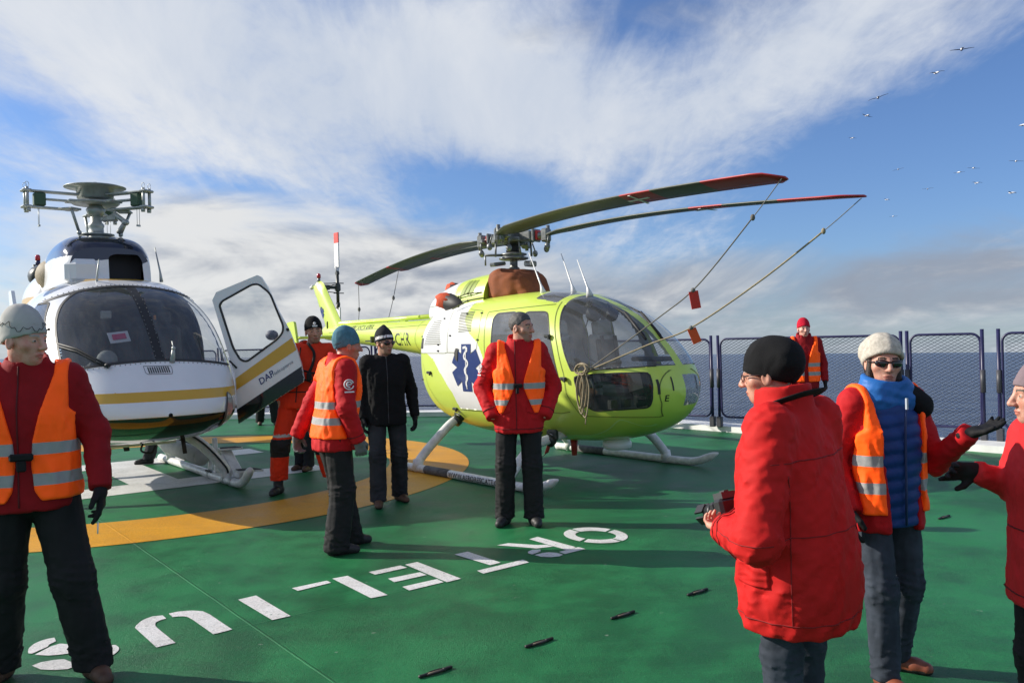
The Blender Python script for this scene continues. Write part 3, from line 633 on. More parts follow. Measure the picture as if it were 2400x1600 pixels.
# outline seals, seams, louvres, lettering on the skin
seal = MB(); seam = MB(); lou = MB(); txt = MB(); hand = MB(); star = MB(); snake = MB()
SEAMC = mat('dark_lime_seam', (.16, .20, .04), .7); SEALC = mat('window_seal', (.03, .03, .03), .6)  # seam colour: dark lime strips marking the panel joints
for sd in (-1, 1):
    hull_strip(seal, LH, win1, sd, .014, .004, True); hull_strip(seal, LH, win2, sd, .014, .004, True); hull_strip(seal, LH, chin, sd, .012, .004, True)
    hull_strip(seal, LH, [(2.62, 1.285), (2.3, 1.268), (2.05, 1.252), (1.80, 1.245), (1.72, 1.40), (1.64, 1.58), (1.57, 1.74), (1.515, 1.87), (1.48, 1.96)], sd, .012, .004)
    # crew door and sliding door seams, clamshell panels
    hull_strip(seam, LH, [(1.40, 2.0), (1.48, 1.80), (1.60, 1.5), (1.70, 1.2), (1.72, 1.0), (1.85, .76), (2.62, .76), (2.68, .9), (2.69, 1.24)], sd, .007)
    hull_strip(seam, LH, [(.42, .80), (.40, 1.3), (.36, 1.7), (.33, 1.93), (1.36, 1.975)], sd, .007); hull_strip(seam, LH, [(.42, .80), (1.6, .78), (1.72, .80)], sd, .007)
    hull_strip(seam, LH, [(-.48, 1.98), (-.42, 1.80), (-.40, 1.45), (-.46, 1.44), (-1.30, 1.44)], sd, .006); hull_strip(seam, LH, [(-.10, 1.98), (.2, 1.95), (.26, 1.70), (.22, 1.48), (.1, 1.44), (-.40, 1.45)], sd, .006)
    hull_strip(seam, LH, [(-.27, .735), (.42, .74)], sd, .012); hull_strip(seam, LH, [(-1.05, 1.30), (-.95, 1.0), (-.7, .70)], sd, .005)
    for i in range(13):
        z = 1.555+i*.0245; sl = .02*i
        hull_strip(lou, LH, [(-1.02+.012*i, z), (-.56-.008*i, z+.004)], sd, .009, .004)
        z = 1.70+i*.0195; hull_strip(lou, LH, [(-.18-.007*i, z+.002), (.085-.004*i, z+.012)], sd, .010, .004)
    for x, z in ((1.45, 1.62), (1.70, 1.16), (-.86, 1.19), (.30, .74), (1.02, 1.28), (-.38, .74)):
        p = LH.decal([(x, z)], sd, .012)[0]; hand.box(p, (.10, .03, .035), bev=.008); hand.box(p+np.array((.03, sd*.012, -.012)), (.03, .02, .05), bev=.006)
    for x, z in ((-1.2, 1.66), (-.60, 1.88), (-.62, 1.55), (-.62, 1.47), (-.1, 1.92), (.2, 1.92), (.24, 1.6), (-.35, 1.66), (-1.15, 1.09), (-1.02, .72)):
        p = LH.decal([(x, z)], sd, .006)[0]; hand.box(p, (.035, .014, .02), bev=.004)
    hull_patch(seal, LH, [corner([(-1.18, 1.50), (-1.06, 1.50), (-1.06, 1.64), (-1.16, 1.64)], .02)], sd, .006)
    front_strip(seal, LH, [(sd*.335, 1.15), (sd*.325, 1.0)], .022, .006); front_strip(seal, LH, [(sd*.19, 1.17), (sd*.185, 1.03)], .016, .006)
    # star of life in a white field
    cx, cz, r, w = .006, 1.262, .290, .098; P = []
    for k in range(6):
        a = math.pi/2+k*math.pi/3; d = np.array((math.cos(a), math.sin(a))); n = np.array((-d[1], d[0]))
        P += [np.array((cx, cz))+d*(w/math.tan(R_(30)))*.98-n*w, np.array((cx, cz))+d*r-n*w, np.array((cx, cz))+d*r+n*w]
    hull_patch(star, LH, [P], sd, .005, .06)
    sp = spline([(-.06, 1.50), (-.01, 1.515), (.03, 1.48), (-.03, 1.43), (-.035, 1.38), (.03, 1.34), (.03, 1.29), (-.025, 1.25), (-.02, 1.20), (.022, 1.16), (.02, 1.12), (-.012, 1.08), (.0, 1.03)], 6); sp[:, 0] += cx
    hull_strip(snake, LH, sp, sd, .028, .008); hull_strip(snake, LH, [(cx, 1.53), (cx, 1.0)], sd, .013, .0095)
V, F = text2d('E', .065, .01); P = LH.front(V+np.array((-.275, .925))); txt.add(P, [np.array([f]) for f in F]); m_ = None; hull_patch(seal, LH, [[(-.20, 1.50), (-.15, 1.50), (-.17, 1.34), (-.21, 1.36), (-.235, 1.44)]], -1, .012)
seam_o = seam.obj('panel_seam', SEAMC, lime); seal.obj('window_seal', SEALC, lime); lou.obj('louvre', mat('louvre_slot', (.10, .11, .06), .7), lime)
hand.obj('door_latch', DGREY, lime); star.obj('emblem', NAVY, lime); snake.obj('emblem_snake', LWHITE, lime); txt.obj('lettering', BLACKT, lime)
# engine cowling on the roof
CH = Hull([(-1.66, 1.95, 2.0, .03, 1.97, 2.2), (-1.60, 1.85, 2.10, .22, 1.95, 2.3), (-1.42, 1.85, 2.235, .37, 1.95, 2.5), (-1.15, 1.85, 2.33, .44, 1.95, 2.6), (-.8, 1.85, 2.40, .48, 1.95, 2.7), (-.4, 1.85, 2.445, .48, 1.95, 2.8), (-.08, 1.85, 2.455, .45, 1.95, 2.9)])
V, F = CH.grid(120, 160); cw = [(-1.7, 1.8), (-.62, 1.8), (-.72, 2.5), (-1.7, 2.5)]; CH.snap(V, [cw], .008); c = V[F].mean(1); mi = inpoly(c[:, 0], c[:, 2], cw).astype(int)
cowl = link('engine_cowling', raw_mesh('engine_cowling', V, [F, np.arange(len(V)-160, len(V))[::-1]], [LIME, LWHITE], np.concatenate([mi, [0]])), lime)
sm2 = MB(); gr = MB(); t2 = MB()
for sd in (-1, 1):
    hull_strip(sm2, CH, [(-.66, 2.0), (-.72, 2.38)], sd, .006); hull_strip(sm2, CH, [(-1.4, 2.06), (-.8, 2.08), (-.1, 2.13)], sd, .006)
    hull_patch(gr, CH, [[(-.56, 2.17), (-.50, 2.36), (-.26, 2.36), (-.28, 2.19)]], sd, .004)
    for q in (0, 1): hull_strip(sm2, CH, [(-.47+q*.09, 2.18), (-.42+q*.08, 2.36)], sd, .012, .009)
hull_text(t2, CH, 'eurocopter', .045, -.62, 2.085, -1, .005, .25)
sm2.obj('panel_seam', SEAMC, cowl); gr.obj('air_grille', mat('olive_grille', (.22, .30, .03), .6), cowl); t2.obj('maker_lettering', mat('grey_lettering', (.30, .33, .2), .5), cowl)
# boom, fin, tailplane, tail rotor
BH = Hull([(-5.25, 1.70, 1.86, .03, 1.78, 2), (-5.2, 1.66, 1.90, .10, 1.78, 2), (-4.6, 1.62, 1.905, .135, 1.765, 2), (-3.4, 1.52, 1.905, .185, 1.71, 2), (-2.2, 1.405, 1.905, .245, 1.655, 2), (-1.2, 1.30, 1.93, .31, 1.62, 2.1), (-1.0, 1.3, 1.93, .31, 1.62, 2.1)])
V, F = BH.grid(120, 60); boom = link('tail_boom', raw_mesh('tail_boom', V, [F], LIME), lime)
bt = MB(); hull_text(bt, BH, '-CHR', .185, -2.66, 1.545, -1, .006, sx=.82); hull_text(bt, BH, 'AMBULANCIA AEREA', .075, -4.15, 1.80, -1, .004, sx=.78); bt.obj('registration_lettering', BLACKT, boom)
bs = MB(); hull_strip(bs, BH, [(-1.95, 1.36), (-1.98, 1.6), (-1.95, 1.9)], -1, .007); hull_strip(bs, BH, [(-4.9, 1.78), (-1.6, 1.83)], -1, .006); bs.obj('panel_seam', SEAMC, boom)
m = MB(); m.tube([(-4.9, 0, 1.93), (-1.2, 0, 1.96)], .035, 8); m.box((-2.35, 0, 1.955), (.35, .12, .05), bev=.02); m.obj('drive_shaft_cover', LIME, boom)
m = MB(); m.box((-3.2, -.235, 1.64), (.03, .10, .10)); m.box((-3.35, -.24, 1.62), (.16, .03, .02)); m.obj('boom_antenna', DGREY, boom)
fin = MB(); prof = [(-4.52, 1.78), (-5.29, 2.66), (-5.40, 2.705), (-5.56, 2.69), (-5.67, 2.60), (-5.13, 1.74), (-5.22, 1.66), (-4.70, 1.62)]
Mf = Matrix(((1, 0, 0, 0), (0, 0, 1, 0), (0, 1, 0, 0), (0, 0, 0, 1)))
P = corner(prof, .06); V2d, F2d = tri2d([P], .12)
def fin_th(p):
    Q = np.roll(P, -1, 0); d = np.full(len(p), 9.)
    for a, b in zip(P, Q): ab = b-a; t = np.clip(((p-a) @ ab)/(ab @ ab+1e-12), 0, 1); d = np.minimum(d, np.hypot(*(p-(a+t[:, None]*ab)).T))
    return np.sqrt(np.clip(d/.16, 0, 1))*.085
th = fin_th(V2d)
for sd in (-1, 1): fin.add(np.stack([V2d[:, 0], sd*th, V2d[:, 1]], 1), [F2d if sd > 0 else F2d[:, ::-1]], True)
fino = fin.obj('tail_fin', LIME, lime)
m = MB()
def onfin(a): a = np.array(a); return np.stack([a[:, 0], -fin_th(a)-.005, a[:, 1]], 1)
for (ex, ez, s_) in ((-5.24, 2.13, .105),):
    st = []
    for k in range(6):
        a = math.pi/2+k*math.pi/3; d = np.array((math.cos(a), math.sin(a))); n = np.array((-d[1], d[0])); w = s_*.34
        st += [np.array((ex, ez))+d*w*1.7-n*w, np.array((ex, ez))+d*s_-n*w, np.array((ex, ez))+d*s_+n*w]
    V_, F_ = tri2d([st]); m.add(onfin(V_), [F_])
m.obj('fin_emblem', NAVY, fino)
m = MB(); m.tube([(-5.47, 0, 2.69), (-5.47, 0, 2.76)], .028, 10); m.obj('light_base', GREYM, fino); m = MB(); m.tube([(-5.47, 0, 2.76), (-5.47, 0, 2.82), (-5.47, 0, 2.84)], [.035, .035, .015], 10); m.obj('red_beacon', mat('red_lens', (.5, .01, .03), .2, coat=.5), fino)
m = MB(); m.box((-5.66, -.02, 2.62), (.05, .07, .06), bev=.015); m.ell((-5.70, -.03, 2.60), (.035, .035, .035)); m.obj('tail_light', LWHITE, fino)
m = MB()
for y0_ in (-.05, .05): m.box((-5.02, y0_*0, 1.87), (.02, .2, .22), bev=.005)
m.obj('tail_bumper', DGREY, fino)
m = MB(); m.box((-4.30, 0, 1.70), (.42, 2.1, .045), bev=.02); stab = m.obj('tailplane', LIME, lime)
for sd in (-1, 1):
    m = MB(); m.prism(corner([(-4.55, 1.48), (-4.55, 1.80), (-4.50, 1.95), (-4.24, 1.965), (-4.12, 1.50), (-4.2, 1.42)], .05), sd*1.05-.02, sd*1.05+.02, Mf); m.obj('end_plate', LIME, stab)
TRH = onplane(LM, 640+565/3.733, 540+500/3.733, 1, .42); fx = TRH.x; fz = TRH.z
m = MB(); m.tube([(fx, .0, fz), (fx, .16, fz)], .055, 12); m.tube([(fx, .12, fz), (fx, .46, fz)], .028, 10); m.box((fx, .20, fz), (.10, .12, .09), bev=.02); m.tube([(fx-.1, .3, fz+.04), (fx+.1, .3, fz+.04)], .012, 6); m.tube([(fx, .14, fz+.07), (fx, .46, fz+.08)], .009, 6); m.tube([(fx, .14, fz-.07), (fx, .46, fz-.10)], .009, 6)
m.tube([(fx, .42, fz-.38), (fx, .42, fz+.30)], .030, 8); m.box((fx, .42, fz), (.08, .10, .14), bev=.02); m.tube([(fx-.0, .34, fz+.08), (fx, .54, fz+.08)], .01, 6); m.tube([(fx, .34, fz-.10), (fx, .54, fz-.10)], .01, 6)
for q in (.26, -.3): m.box((fx, .42, fz+q), (.09, .05, .06), bev=.01)
th_ = m.obj('tail_rotor_hub', DGREY, lime)
for sg in (1, -1):
    m = MB(); z0, z1 = fz+sg*.28, fz+sg*1.00; w = .085; rows = [(z0, .03), (z0+sg*.1, .09), (z1, .09)]
    m.cur = 0; m.box((fx, .42, (z0+sg*.08+z1-sg*.19)/2), (w*2, .022, abs(z1-z0)-.27), bev=.008); m.tube([(fx, .42, z0-sg*.03), (fx, .42, z0+sg*.1)], [.02, .05], 8, flat=.4)
    m.cur = 1; m.box((fx, .42, z1-sg*.10), (w*2, .022, .19), bev=.008); m.obj('tail_rotor_blade', [WHITEB, mat('orange_red_tip', (.75, .07, .045), .4)], lime)
# skids
def skid(sd):
    y = sd*1.27; t = .048; m = MB(); m.tube(spline([(-.68, y, t), (-.3, y, t), (.8, y, t), (1.55, y, t), (1.82, y, t+.015), (2.0, y, t+.07), (2.16, y, t+.14)], 5), [t]*26+[t*.98, t*.9, t*.75, t*.5, t*.22], 14)
    o = m.obj('skid', SKIDM, lime); m = MB(); m.tube([(-.22, y, t), (.28, y, t)], t+.004, 14); m.obj('grip_strip', mat('worn_grey_grip', (.12, .12, .12), .8, vary=.4, vscale=20), o)
    m = MB(); m.tube([(-.45, y, t), (-.40, y, t)], t+.008, 14); m.tube([(1.32, y, t), (1.40, y, t)], t+.008, 14); m.obj('clamp_ring', SKIDM, o)
    return o
so = [skid(-1), skid(1)]
V, F = text2d('WWW.AERORESCATE.CL', .060, .006, sp if False else 0.0); V = V.copy()
m = MB(); a = (V[:, 1]-.03)/.053; P = np.stack([.30+V[:, 0]*1.0, -1.27-.0535*np.cos(a), .048+.0535*np.sin(a)+.004], 1); by = {}
for f in F: by.setdefault(len(f), []).append(f)
m.add(P, [np.array(v) for v in by.values()]); m.obj('skid_lettering', BLACKT, so[0])
for xc, zt in ((-.42, .62), (1.36, .50)):
    m = MB(); P = spline([(xc, -1.27, .07), (xc, -1.22, .16), (xc, -.95, .40), (xc, -.66, zt-.02), (xc, -.3, zt+.03), (xc, .3, zt+.03), (xc, .66, zt-.02), (xc, .95, .40), (xc, 1.22, .16), (xc, 1.27, .07)], 5); m.tube(P, .055, 12)
    for sd in (-1, 1): m.tube([(xc, sd*1.275, .03), (xc, sd*1.25, .15)], .066, 12)
    m.obj('cross_tube', SKIDM, lime)
    m = MB()
    for sd in (-1, 1): m.tube(spline([(xc-.056, sd*1.2, .19), (xc-.058, sd*.95, .40), (xc-.056, sd*.72, .555)], 6), .012, 6); m.tube([(xc, sd*.69, zt-.055), (xc, sd*.64, zt-.02)], .075, 12); m.box((xc, sd*.62, zt+.02), (.16, .07, .12), bev=.02)
    m.obj('tube_bracket', DGREY, lime)
m = MB(); m.lathe([(0, .30), (.13, .305), (.165, .33), (.165, .38), (.12, .44)], 20, Matrix.Translation((1.75, 0, .03))); m.obj('belly_dome', LWHITE, lime)
m = MB(); m.tube([(1.15, -.1, .44), (1.15, -.1, .22)], [.05, .03], 8); m.obj('belly_beacon', REDB, lime)
m = MB(); m.box((-1.0, -.28, .72), (.7, .34, .10), rot=(0, .30, .0), bev=.04); m.obj('tail_step', mat('yellow_fairing', (.45, .42, .02), .4), lime)
# wavy rope-like hose painted low on the nose side
wv = MB(); hull_strip(wv, LH, spline([(1.309, .509), (1.575, .521), (1.82, .538), (2.068, .616), (2.241, .717), (2.30, .729), (2.359, .700), (2.412, .665), (2.471, .66), (2.522, .68)], 6), -1, .012, .004); wv.obj('trim_line', mat('pale_lime_line', (.62, .78, .25), .4), lime)
# nose lamp behind the clear cover
m = MB(); m.box((2.60, -.02, 1.03), (.06, .26, .28), bev=.02); m.box((2.64, -.06, .99), (.04, .09, .10), bev=.01); nl = m.obj('nose_lamp', GREYM, lime); m = MB(); m.box((2.645, .05, 1.10), (.03, .05, .09), bev=.01); m.obj('red_marker', REDB, nl)
# wiper, antennas
m = MB()
for y in (-.10, .16): m.tube([LH.decal([(1.75, 1.9)], -1)[0]*np.array((1, 0, 1))+np.array((0, y, .06)), (2.10, y-.05, 1.835), (2.42, y-.14, 1.60)], .008, 6); m.tube([(2.05, y-.04, 1.86), (2.46, y-.16, 1.56)], .014, 6)
m.obj('wiper', DARK, lime)
for i, (p, q) in enumerate((((880, 1040), (1050, 1495)), ((1250, 1050), (1400, 1490)), ((1435, 1120), (1580, 1510)))):
    yy = (-.30, -.05, -.25)[i]; top = onplane(LM, 1060+p[0]/4.9, 380+p[1]/4.9, 1, yy); bot = onplane(LM, 1060+q[0]/4.9, 380+q[1]/4.9, 1, yy)
    m = MB(); m.tube([bot-Vector((0, 0, .03)), bot+(top-bot)*.14, bot+(top-bot)*.2, top], [.045, .018, .011, .005], 8); m.obj('whip_antenna', LWHITE, lime)
# main rotor
HZ = 2.90
m = MB(); m.lathe([(.075, 2.30), (.075, 2.50), (.05, 2.52), (.05, 2.60), (.06, 2.62), (.06, 2.78)], 16); m.lathe([(.16, 2.605), (.19, 2.615), (.19, 2.635), (.12, 2.65), (.17, 2.665), (.17, 2.685), (.10, 2.70)], 24)
m.box((.0, -.26, 2.545), (.08, .30, .05), rot=(.12, 0, .4), bev=.012); m.box((.16, .14, 2.55), (.40, .09, .075), rot=(0, .10, -.5), bev=.015); m.tube([(-.10, -.38, 2.53), (-.10, -.38, 2.66)], .012, 6); m.tube([(-.1, -.38, 2.66), (0, -.18, 2.66)], .018, 6)
m.obj('rotor_mast', GREYM, lime)
m = MB(); m.lathe([(.085, 2.70), (.10, 2.72), (.085, 2.74), (.10, 2.76), (.085, 2.78), (.11, 2.80)], 20); m.obj('mast_boot', DARK, lime)
m = MB(); m.lathe([(.12, 2.80), (.17, 2.83), (.17, 2.93), (.12, 2.97), (0, 2.985)], 20); hub = m.obj('rotor_hub', DGREY, lime)
iLM = LM.inverted()
tips = [((1832, 413), 6.76, 0, -.19, 14), ((2019, 459), 7.26, 1, -.02, 0), ((840, 668), 15.05, 3, .10, 6), ((934, 634), 15.4, 2, .08, 3)]
arms = [R_(-110), R_(-35), R_(70), R_(145)]; r0 = .53; BT = []
for (pp, d, ia, bend, pitch) in tips:
    tip = iLM @ at(pp[0], pp[1], d); aw = Vector((math.cos(arms[ia]), math.sin(arms[ia]), 0)); al = (iLM.to_3x3() @ aw)
    piv = Vector((0, 0, HZ))+al*r0+Vector((0, 0, -.02)); al.normalize(); sdv = Vector((-al.y, al.x, 0)); Ma = Matrix((( al.x, sdv.x, 0, 0), (al.y, sdv.y, 0, 0), (0, 0, 1, HZ), (0, 0, 0, 1)))
    m = MB(); m.M = Ma; m.tube([(.10, 0, -.01), (.52, 0, -.02)], .045, 12); m.box((.22, 0, -.01), (.17, .15, .13), bev=.015); m.box((.35, 0, -.01), (.035, .18, .16), bev=.01); m.box((.50, .0, -.02), (.10, .12, .17), bev=.02); m.tube([(.53, 0, -.13), (.53, 0, .10)], .025, 8)
    m.tube([(.44, .10, -.04), (.44, .10, -.15)], .010, 6); m.ell((.44, .10, -.18), (.036, .036, .045), 10, 8); m.tube([(.58, -.06, -.02), (.58, -.10, -.14)], .010, 6); m.ell((.58, -.10, -.17), (.036, .036, .045), 10, 8); m.box((.44, .06, -.03), (.08, .12, .05), bev=.01)
    m.tube([(.18, .13, -.05), (.17, .16, -.25)], .013, 6); m.box((.20, .10, -.05), (.06, .12, .05), bev=.01); m.M = None
    m.obj('blade_sleeve', GREYM, hub)
    m = MB(); m.M = Ma; m.box((.385, 0, -.01), (.03, .12, .12), bev=.01); m.obj('sleeve_marking', [mat('yellow_sleeve', (.55, .5, .06), .5), mat('red_sleeve', (.5, .03, .03), .5)][ia % 2], hub)
    # blade
    dv = tip-piv; L = dv.length; hd = Vector((dv.x, dv.y, 0)).normalized(); ch = Vector((-hd.y, hd.x, 0)); far = (LM.to_3x3() @ ch).y > 0
    if not far: ch = -ch          # ch points away from the camera side
    pr = R_(pitch); cv = ch*math.cos(pr)-Vector((0, 0, math.sin(pr))); nv = hd.cross(cv).normalized(); nv = nv if nv.z > 0 else -nv
    n = 40; sec = [(-.5, 0), (-.46, .35), (-.2, .55), (.2, .42), (.5, .03), (.2, -.34), (-.2, -.45), (-.46, -.30)]; ns = len(sec); VV = []; FF = []; MI = []
    for i in range(n+1):
        t = i/n; p = piv+dv*t+Vector((0, 0, 1))*(.08*math.sin(math.pi*t**.85))
        chd = .27*(min(1, .35+t*9) if t < .075 else 1)*(1 if t < .965 else max(.25, 1-((t-.965)/.035)**2*.8)); thk = .034*(1-.3*t)
        sweep = 0 if t < .965 else (t-.965)/.035*.05
        for (a, b) in sec: VV.append(p+cv*(a*chd+sweep)+nv*(b*thk))
        if i < n:
            red = (t > .80 or .56 < t < .655) if ia < 2 else (t > .93 or .60 < t < .64)
            for k in range(ns): FF.append((i*ns+k, i*ns+(k+1) % ns, (i+1)*ns+(k+1) % ns, (i+1)*ns+k)); MI.append(1 if red else (2 if t < .0 else 0))
    caps = [list(range(ns))[::-1], [n*ns+k for k in range(ns)]]
    me = raw_mesh('rotor_blade', [tuple(v) for v in VV], [np.array(FF), np.array(caps)], [OLIVE, REDB], MI+[0, 1])
    bl = link('rotor_blade', me, lime)
    if ia < 2:
        t = .608; p = piv+dv*t+Vector((0, 0, 1))*(.08*math.sin(math.pi*t**.85)); m = MB()
        Mx = Matrix(((hd.x, cv.x, nv.x, p.x), (hd.y, cv.y, nv.y, p.y), (dv.z/L, cv.z, nv.z, p.z), (0, 0, 0, 1))); m.M = Mx; m.box((0, 0, -.0165), (.035, .25, .003)); m.box((.0, 0, -.0168), (.30, .03, .003)); m.obj('white_cross_mark', WHITEB, bl)
    BT.append(LM @ tip)
# ------------------------------------------------------------------ covers and ropes on the lime helicopter
def bag_bumps(V, amp, f, seed):
    r = np.random.RandomState(seed); out = V.copy(); c = V.mean(0); d = V-c; d /= np.linalg.norm(d, axis=1, keepdims=True)+1e-9
    s_ = sum(np.sin((V @ r.normal(size=3))*f*(1+.6*k)+r.uniform(0, 6))/(1+.5*k) for k in range(6)); return out+d*(s_*amp)[:, None]
COVM = mat('brown_cover_canvas', (.26, .075, .025), .85, bump=.5, bscale=60, vary=.25, vscale=7); ORG = mat('orange_red_canvas', (.62, .085, .025), .8, bump=.4, bscale=50, vary=.2, vscale=9); ROPEM = mat('tan_rope', (.30, .25, .16), .9, bump=.6, bscale=250, vary=.2, vscale=40)
GROPE = mat('grey_cord', (.16, .16, .15), .8, vary=.2, vscale=30); REDTAG = mat('red_tag', (.62, .03, .015), .6); ORTAG = mat('orange_tag', (.75, .09, .01), .6)
IH = Hull([(-.10, 2.20, 2.40, .22, 2.3, 4), (-.085, 2.10, 2.475, .36, 2.2, 5), (.05, 2.09, 2.49, .37, 2.2, 5), (.22, 2.09, 2.455, .33, 2.2, 4), (.34, 2.09, 2.40, .27, 2.2, 3.5), (.42, 2.09, 2.28, .23, 2.18, 3.2), (.50, 2.09, 2.17, .18, 2.14, 3), (.53, 2.1, 2.12, .10, 2.11, 3)])
V, F = IH.grid(60, 80); V = bag_bumps(V, .004, 16, 3); n = 80
cov = thing('intake_cover', 'brown canvas cover tied over the engine intake below the lime helicopter rotor mast', 'cover', LM @ Vector((.2, 0, 2.15)), LIME_RZ)
link('canvas', raw_mesh('canvas', V-np.array((.2, 0, 2.15)), [F, np.arange(n), np.arange(len(V)-n, len(V))[::-1]], COVM), cov)
m = MB(); p = [(-.12, -.44, 2.2), (-.35, -.485, 2.19), (-.6, -.49, 2.15), (-.75, -.50, 2.13)]; m.tube(np.array(spline(p, 5))-np.array((.2, 0, 2.15)), .008, 6); p = [(-.02, -.47, 2.12), (-.2, -.60, 2.09), (-.35, -.64, 2.03), (-.45, -.66, 2.0)]; m.tube(np.array(spline(p, 5))-np.array((.2, 0, 2.15)), .008, 6)
for q in ((-.35, -.485, 2.19), (-.55, -.49, 2.16), (-.2, -.60, 2.09), (-.35, -.64, 2.03)): m.ell(np.array(q)-np.array((.2, 0, 2.15)), (.016, .016, .016), 8, 6)
m.obj('tie_cord', mat('olive_cord', (.10, .11, .03), .9), cov)
for i, (y, px, py, lb) in enumerate(((-.52, 1048, 706, 'orange cover bag on the near exhaust pipe of the lime helicopter'), (.42, 1064, 680, 'orange cover bag on the far exhaust pipe, peeping over the white cowling'))):
    b_ = onplane(LM, px, py, 1, y); t = thing('exhaust_cover', lb, 'cover', LM @ b_, LIME_RZ, 'orange covers on the exhaust pipes')
    d = Vector((-.62, -.25 if y < 0 else .25, .22)).normalized(); P = [d*q for q in (-.17, -.12, -.04, .05, .11, .15, .165)]
    m = MB(); m.tube(P, [.03, .085, .115, .115, .10, .05, .01], 20); me_v = np.concatenate(m.v); m.v = [bag_bumps(me_v, .008, 22, 5+i)]; m.obj('canvas_bag', ORG, t)
    m = MB(); m.tube([d*-.36, d*-.22, d*-.02], [.095, .10, .118], 20); m.obj('pipe_sleeve', DARK, t)
def rope(name, label, pts, r, m_, cat='rope', group=None, split=None, r2=None, m2=None):
    P = np.array(spline([tuple(p) for p in pts], 10)); o = P[-1].copy()
    t = thing(name, label, cat, Vector(o), 0, group); k = len(P) if split is None else split*10
    m = MB(); m.tube(P[:k+1]-o, r, 6); m.obj('cord', m_, t)
    if split is not None: m = MB(); m.tube(P[k:]-o, r2, 6); m.ell(P[k]-o, (.020, .020, .028), 8, 6); m.obj('rope_strand', m2, t)
    return t, P, o
ANC = Vector(LH.decal([(2.0, 1.235)], -1, .03)[0]); ANW = LM @ ANC; dA = ANW.y
def rp(L, d0, d1):
    T = [at(1050+X/2.352, 380+Y/2.352, 1) for X, Y in L]; n = len(L); out = []
    w = [0]+list(np.cumsum([math.hypot(L[i+1][0]-L[i][0], L[i+1][1]-L[i][1]) for i in range(n-1)]))
    for (X, Y), q in zip(L, w): out.append(at(1050+X/2.352, 380+Y/2.352, 1/((1-q/w[-1])/d0+q/w[-1]/d1)))
    return out
def tag_on(t, P, o, px, w, h, m_, ang):
    d = [abs(x_) for x_ in [(1200+FOC*(p[0]/p[1]))-px for p in P]]; p = P[int(np.argmin(d))]-o
    m = MB(); m.box((0, 0, -h/2-.01), (w, .008, h)); v = np.concatenate(m.v) @ np.array(Matrix.Rotation(ang, 3, 'Y')).T; m.v = [v+p]; m.obj('warning_tag', m_, t); m = MB(); m.ell(p, (.022, .022, .022), 8, 6); m.obj('knot', t.children[0].data.materials[0], t)
pts = rp([(1812, 92), (1680, 305), (1375, 680), (1150, 865), (800, 1112)], BT[0].y, dA-.05); pts[0] = BT[0]+Vector((0, 0, -.02)); pts[-1] = ANW
t, P, o = rope('tie_down_rope', 'dark tie-down rope from the upper red blade tip to the nose, with a red tag', pts, .004, GROPE, group='ropes holding the front rotor blades', split=1, r2=.006, m2=mat('dark_rope', (.14, .13, .11), .9)); tag_on(t, P, o, 1630, .085, .16, REDTAG, R_(-9))
pts = rp([(2262, 198), (2070, 380), (1700, 670), (1340, 912), (1100, 1008), (820, 1122)], BT[1].y, dA-.05); pts[0] = BT[1]+Vector((0, 0, -.02)); pts[-1] = ANW
t, P, o = rope('tie_down_rope', 'pale tie-down rope from the lower blade tip to the nose, with an orange tag', pts, .004, GROPE, group='ropes holding the front rotor blades', split=1, r2=.0085, m2=ROPEM); tag_on(t, P, o, 1622, .085, .15, ORTAG, R_(-22))
rr_ = random.Random(4); cl = thing('rope_coil', 'coiled tan rope hanging below the windscreen sill of the lime helicopter', 'rope', ANW, LIME_RZ)
m = MB()
for k in range(5):
    w = .045+.020*rr_.random(); h = .36+.14*rr_.random(); x0 = rr_.uniform(-.03, .05); yo = -.02-.012*k
    L = [(x0, yo, 0), (x0-w, yo-.01, -h*.4), (x0-w*.7, yo-.01+.05*0, -h*.85), (x0+.01, yo-.012, -h), (x0+w*.7, yo-.01, -h*.8), (x0+w, yo, -h*.35), (x0+.01, yo, .0)]; m.tube(spline(L, 6), .0075, 6)
for k in range(4):
    a = rr_.uniform(.05, .085); L = [(math.cos(q)*a*1.15+rr_.uniform(-.01, .01), -.035-.012*k, .03+math.sin(q)*a*.7+rr_.uniform(-.01, .01)) for q in np.linspace(0, 6.2, 10)]; m.tube(spline(L, 4), .0075, 6)
m.tube(spline([(.0, -.03, 0), (-.02, -.05, -.3), (.02, -.03, -.45), (.0, -.02, -.55)], 6), .007, 6); m.obj('coil', ROPEM, cl)
for i, (L, lb) in enumerate(((((845.7, 671), (841.7, 725), (839.5, 760)), 'thin grey cord hanging from the rear blade tip, farther from the engine cowling'), (((932, 647), (922, 698), (908, 757)), 'thin grey cord hanging from the rear blade, nearer the engine cowling'))):
    e = LM @ onplane(LM, L[2][0], L[2][1], 1, -.02); s_ = BT[2+i]; mid = at(L[1][0], L[1][1], (s_.y*.4+e.y*.6)); t, P, o = rope('tie_down_rope', lb, [s_, mid, e], .006, GROPE, group='cords holding the rear rotor blades')
    m = MB(); m.ell(np.array(mid)-o, (.025, .025, .04), 8, 6); m.obj('knot', GROPE, t)
rb = LM @ Vector((1.15, -.45, .46)); t = thing('warning_streamer', 'small red ribbon hanging under the belly of the lime helicopter', 'ribbon', rb, LIME_RZ)
m = MB(); m.tube(spline([(.28, 0, .05), (.12, -.02, .0), (.02, -.03, -.02), (-.02, -.04, -.12), (-.05, -.04, -.18)], 5), .035, 6, flat=.12); m.obj('ribbon', mat('faded_red_ribbon', (.55, .05, .05), .7), t); m = MB(); m.tube(spline([(-.05, -.04, -.18), (-.16, -.08, -.28), (-.22, -.1, -.40)], 5), .010, 6, flat=.4); m.obj('strap', DARK, t)
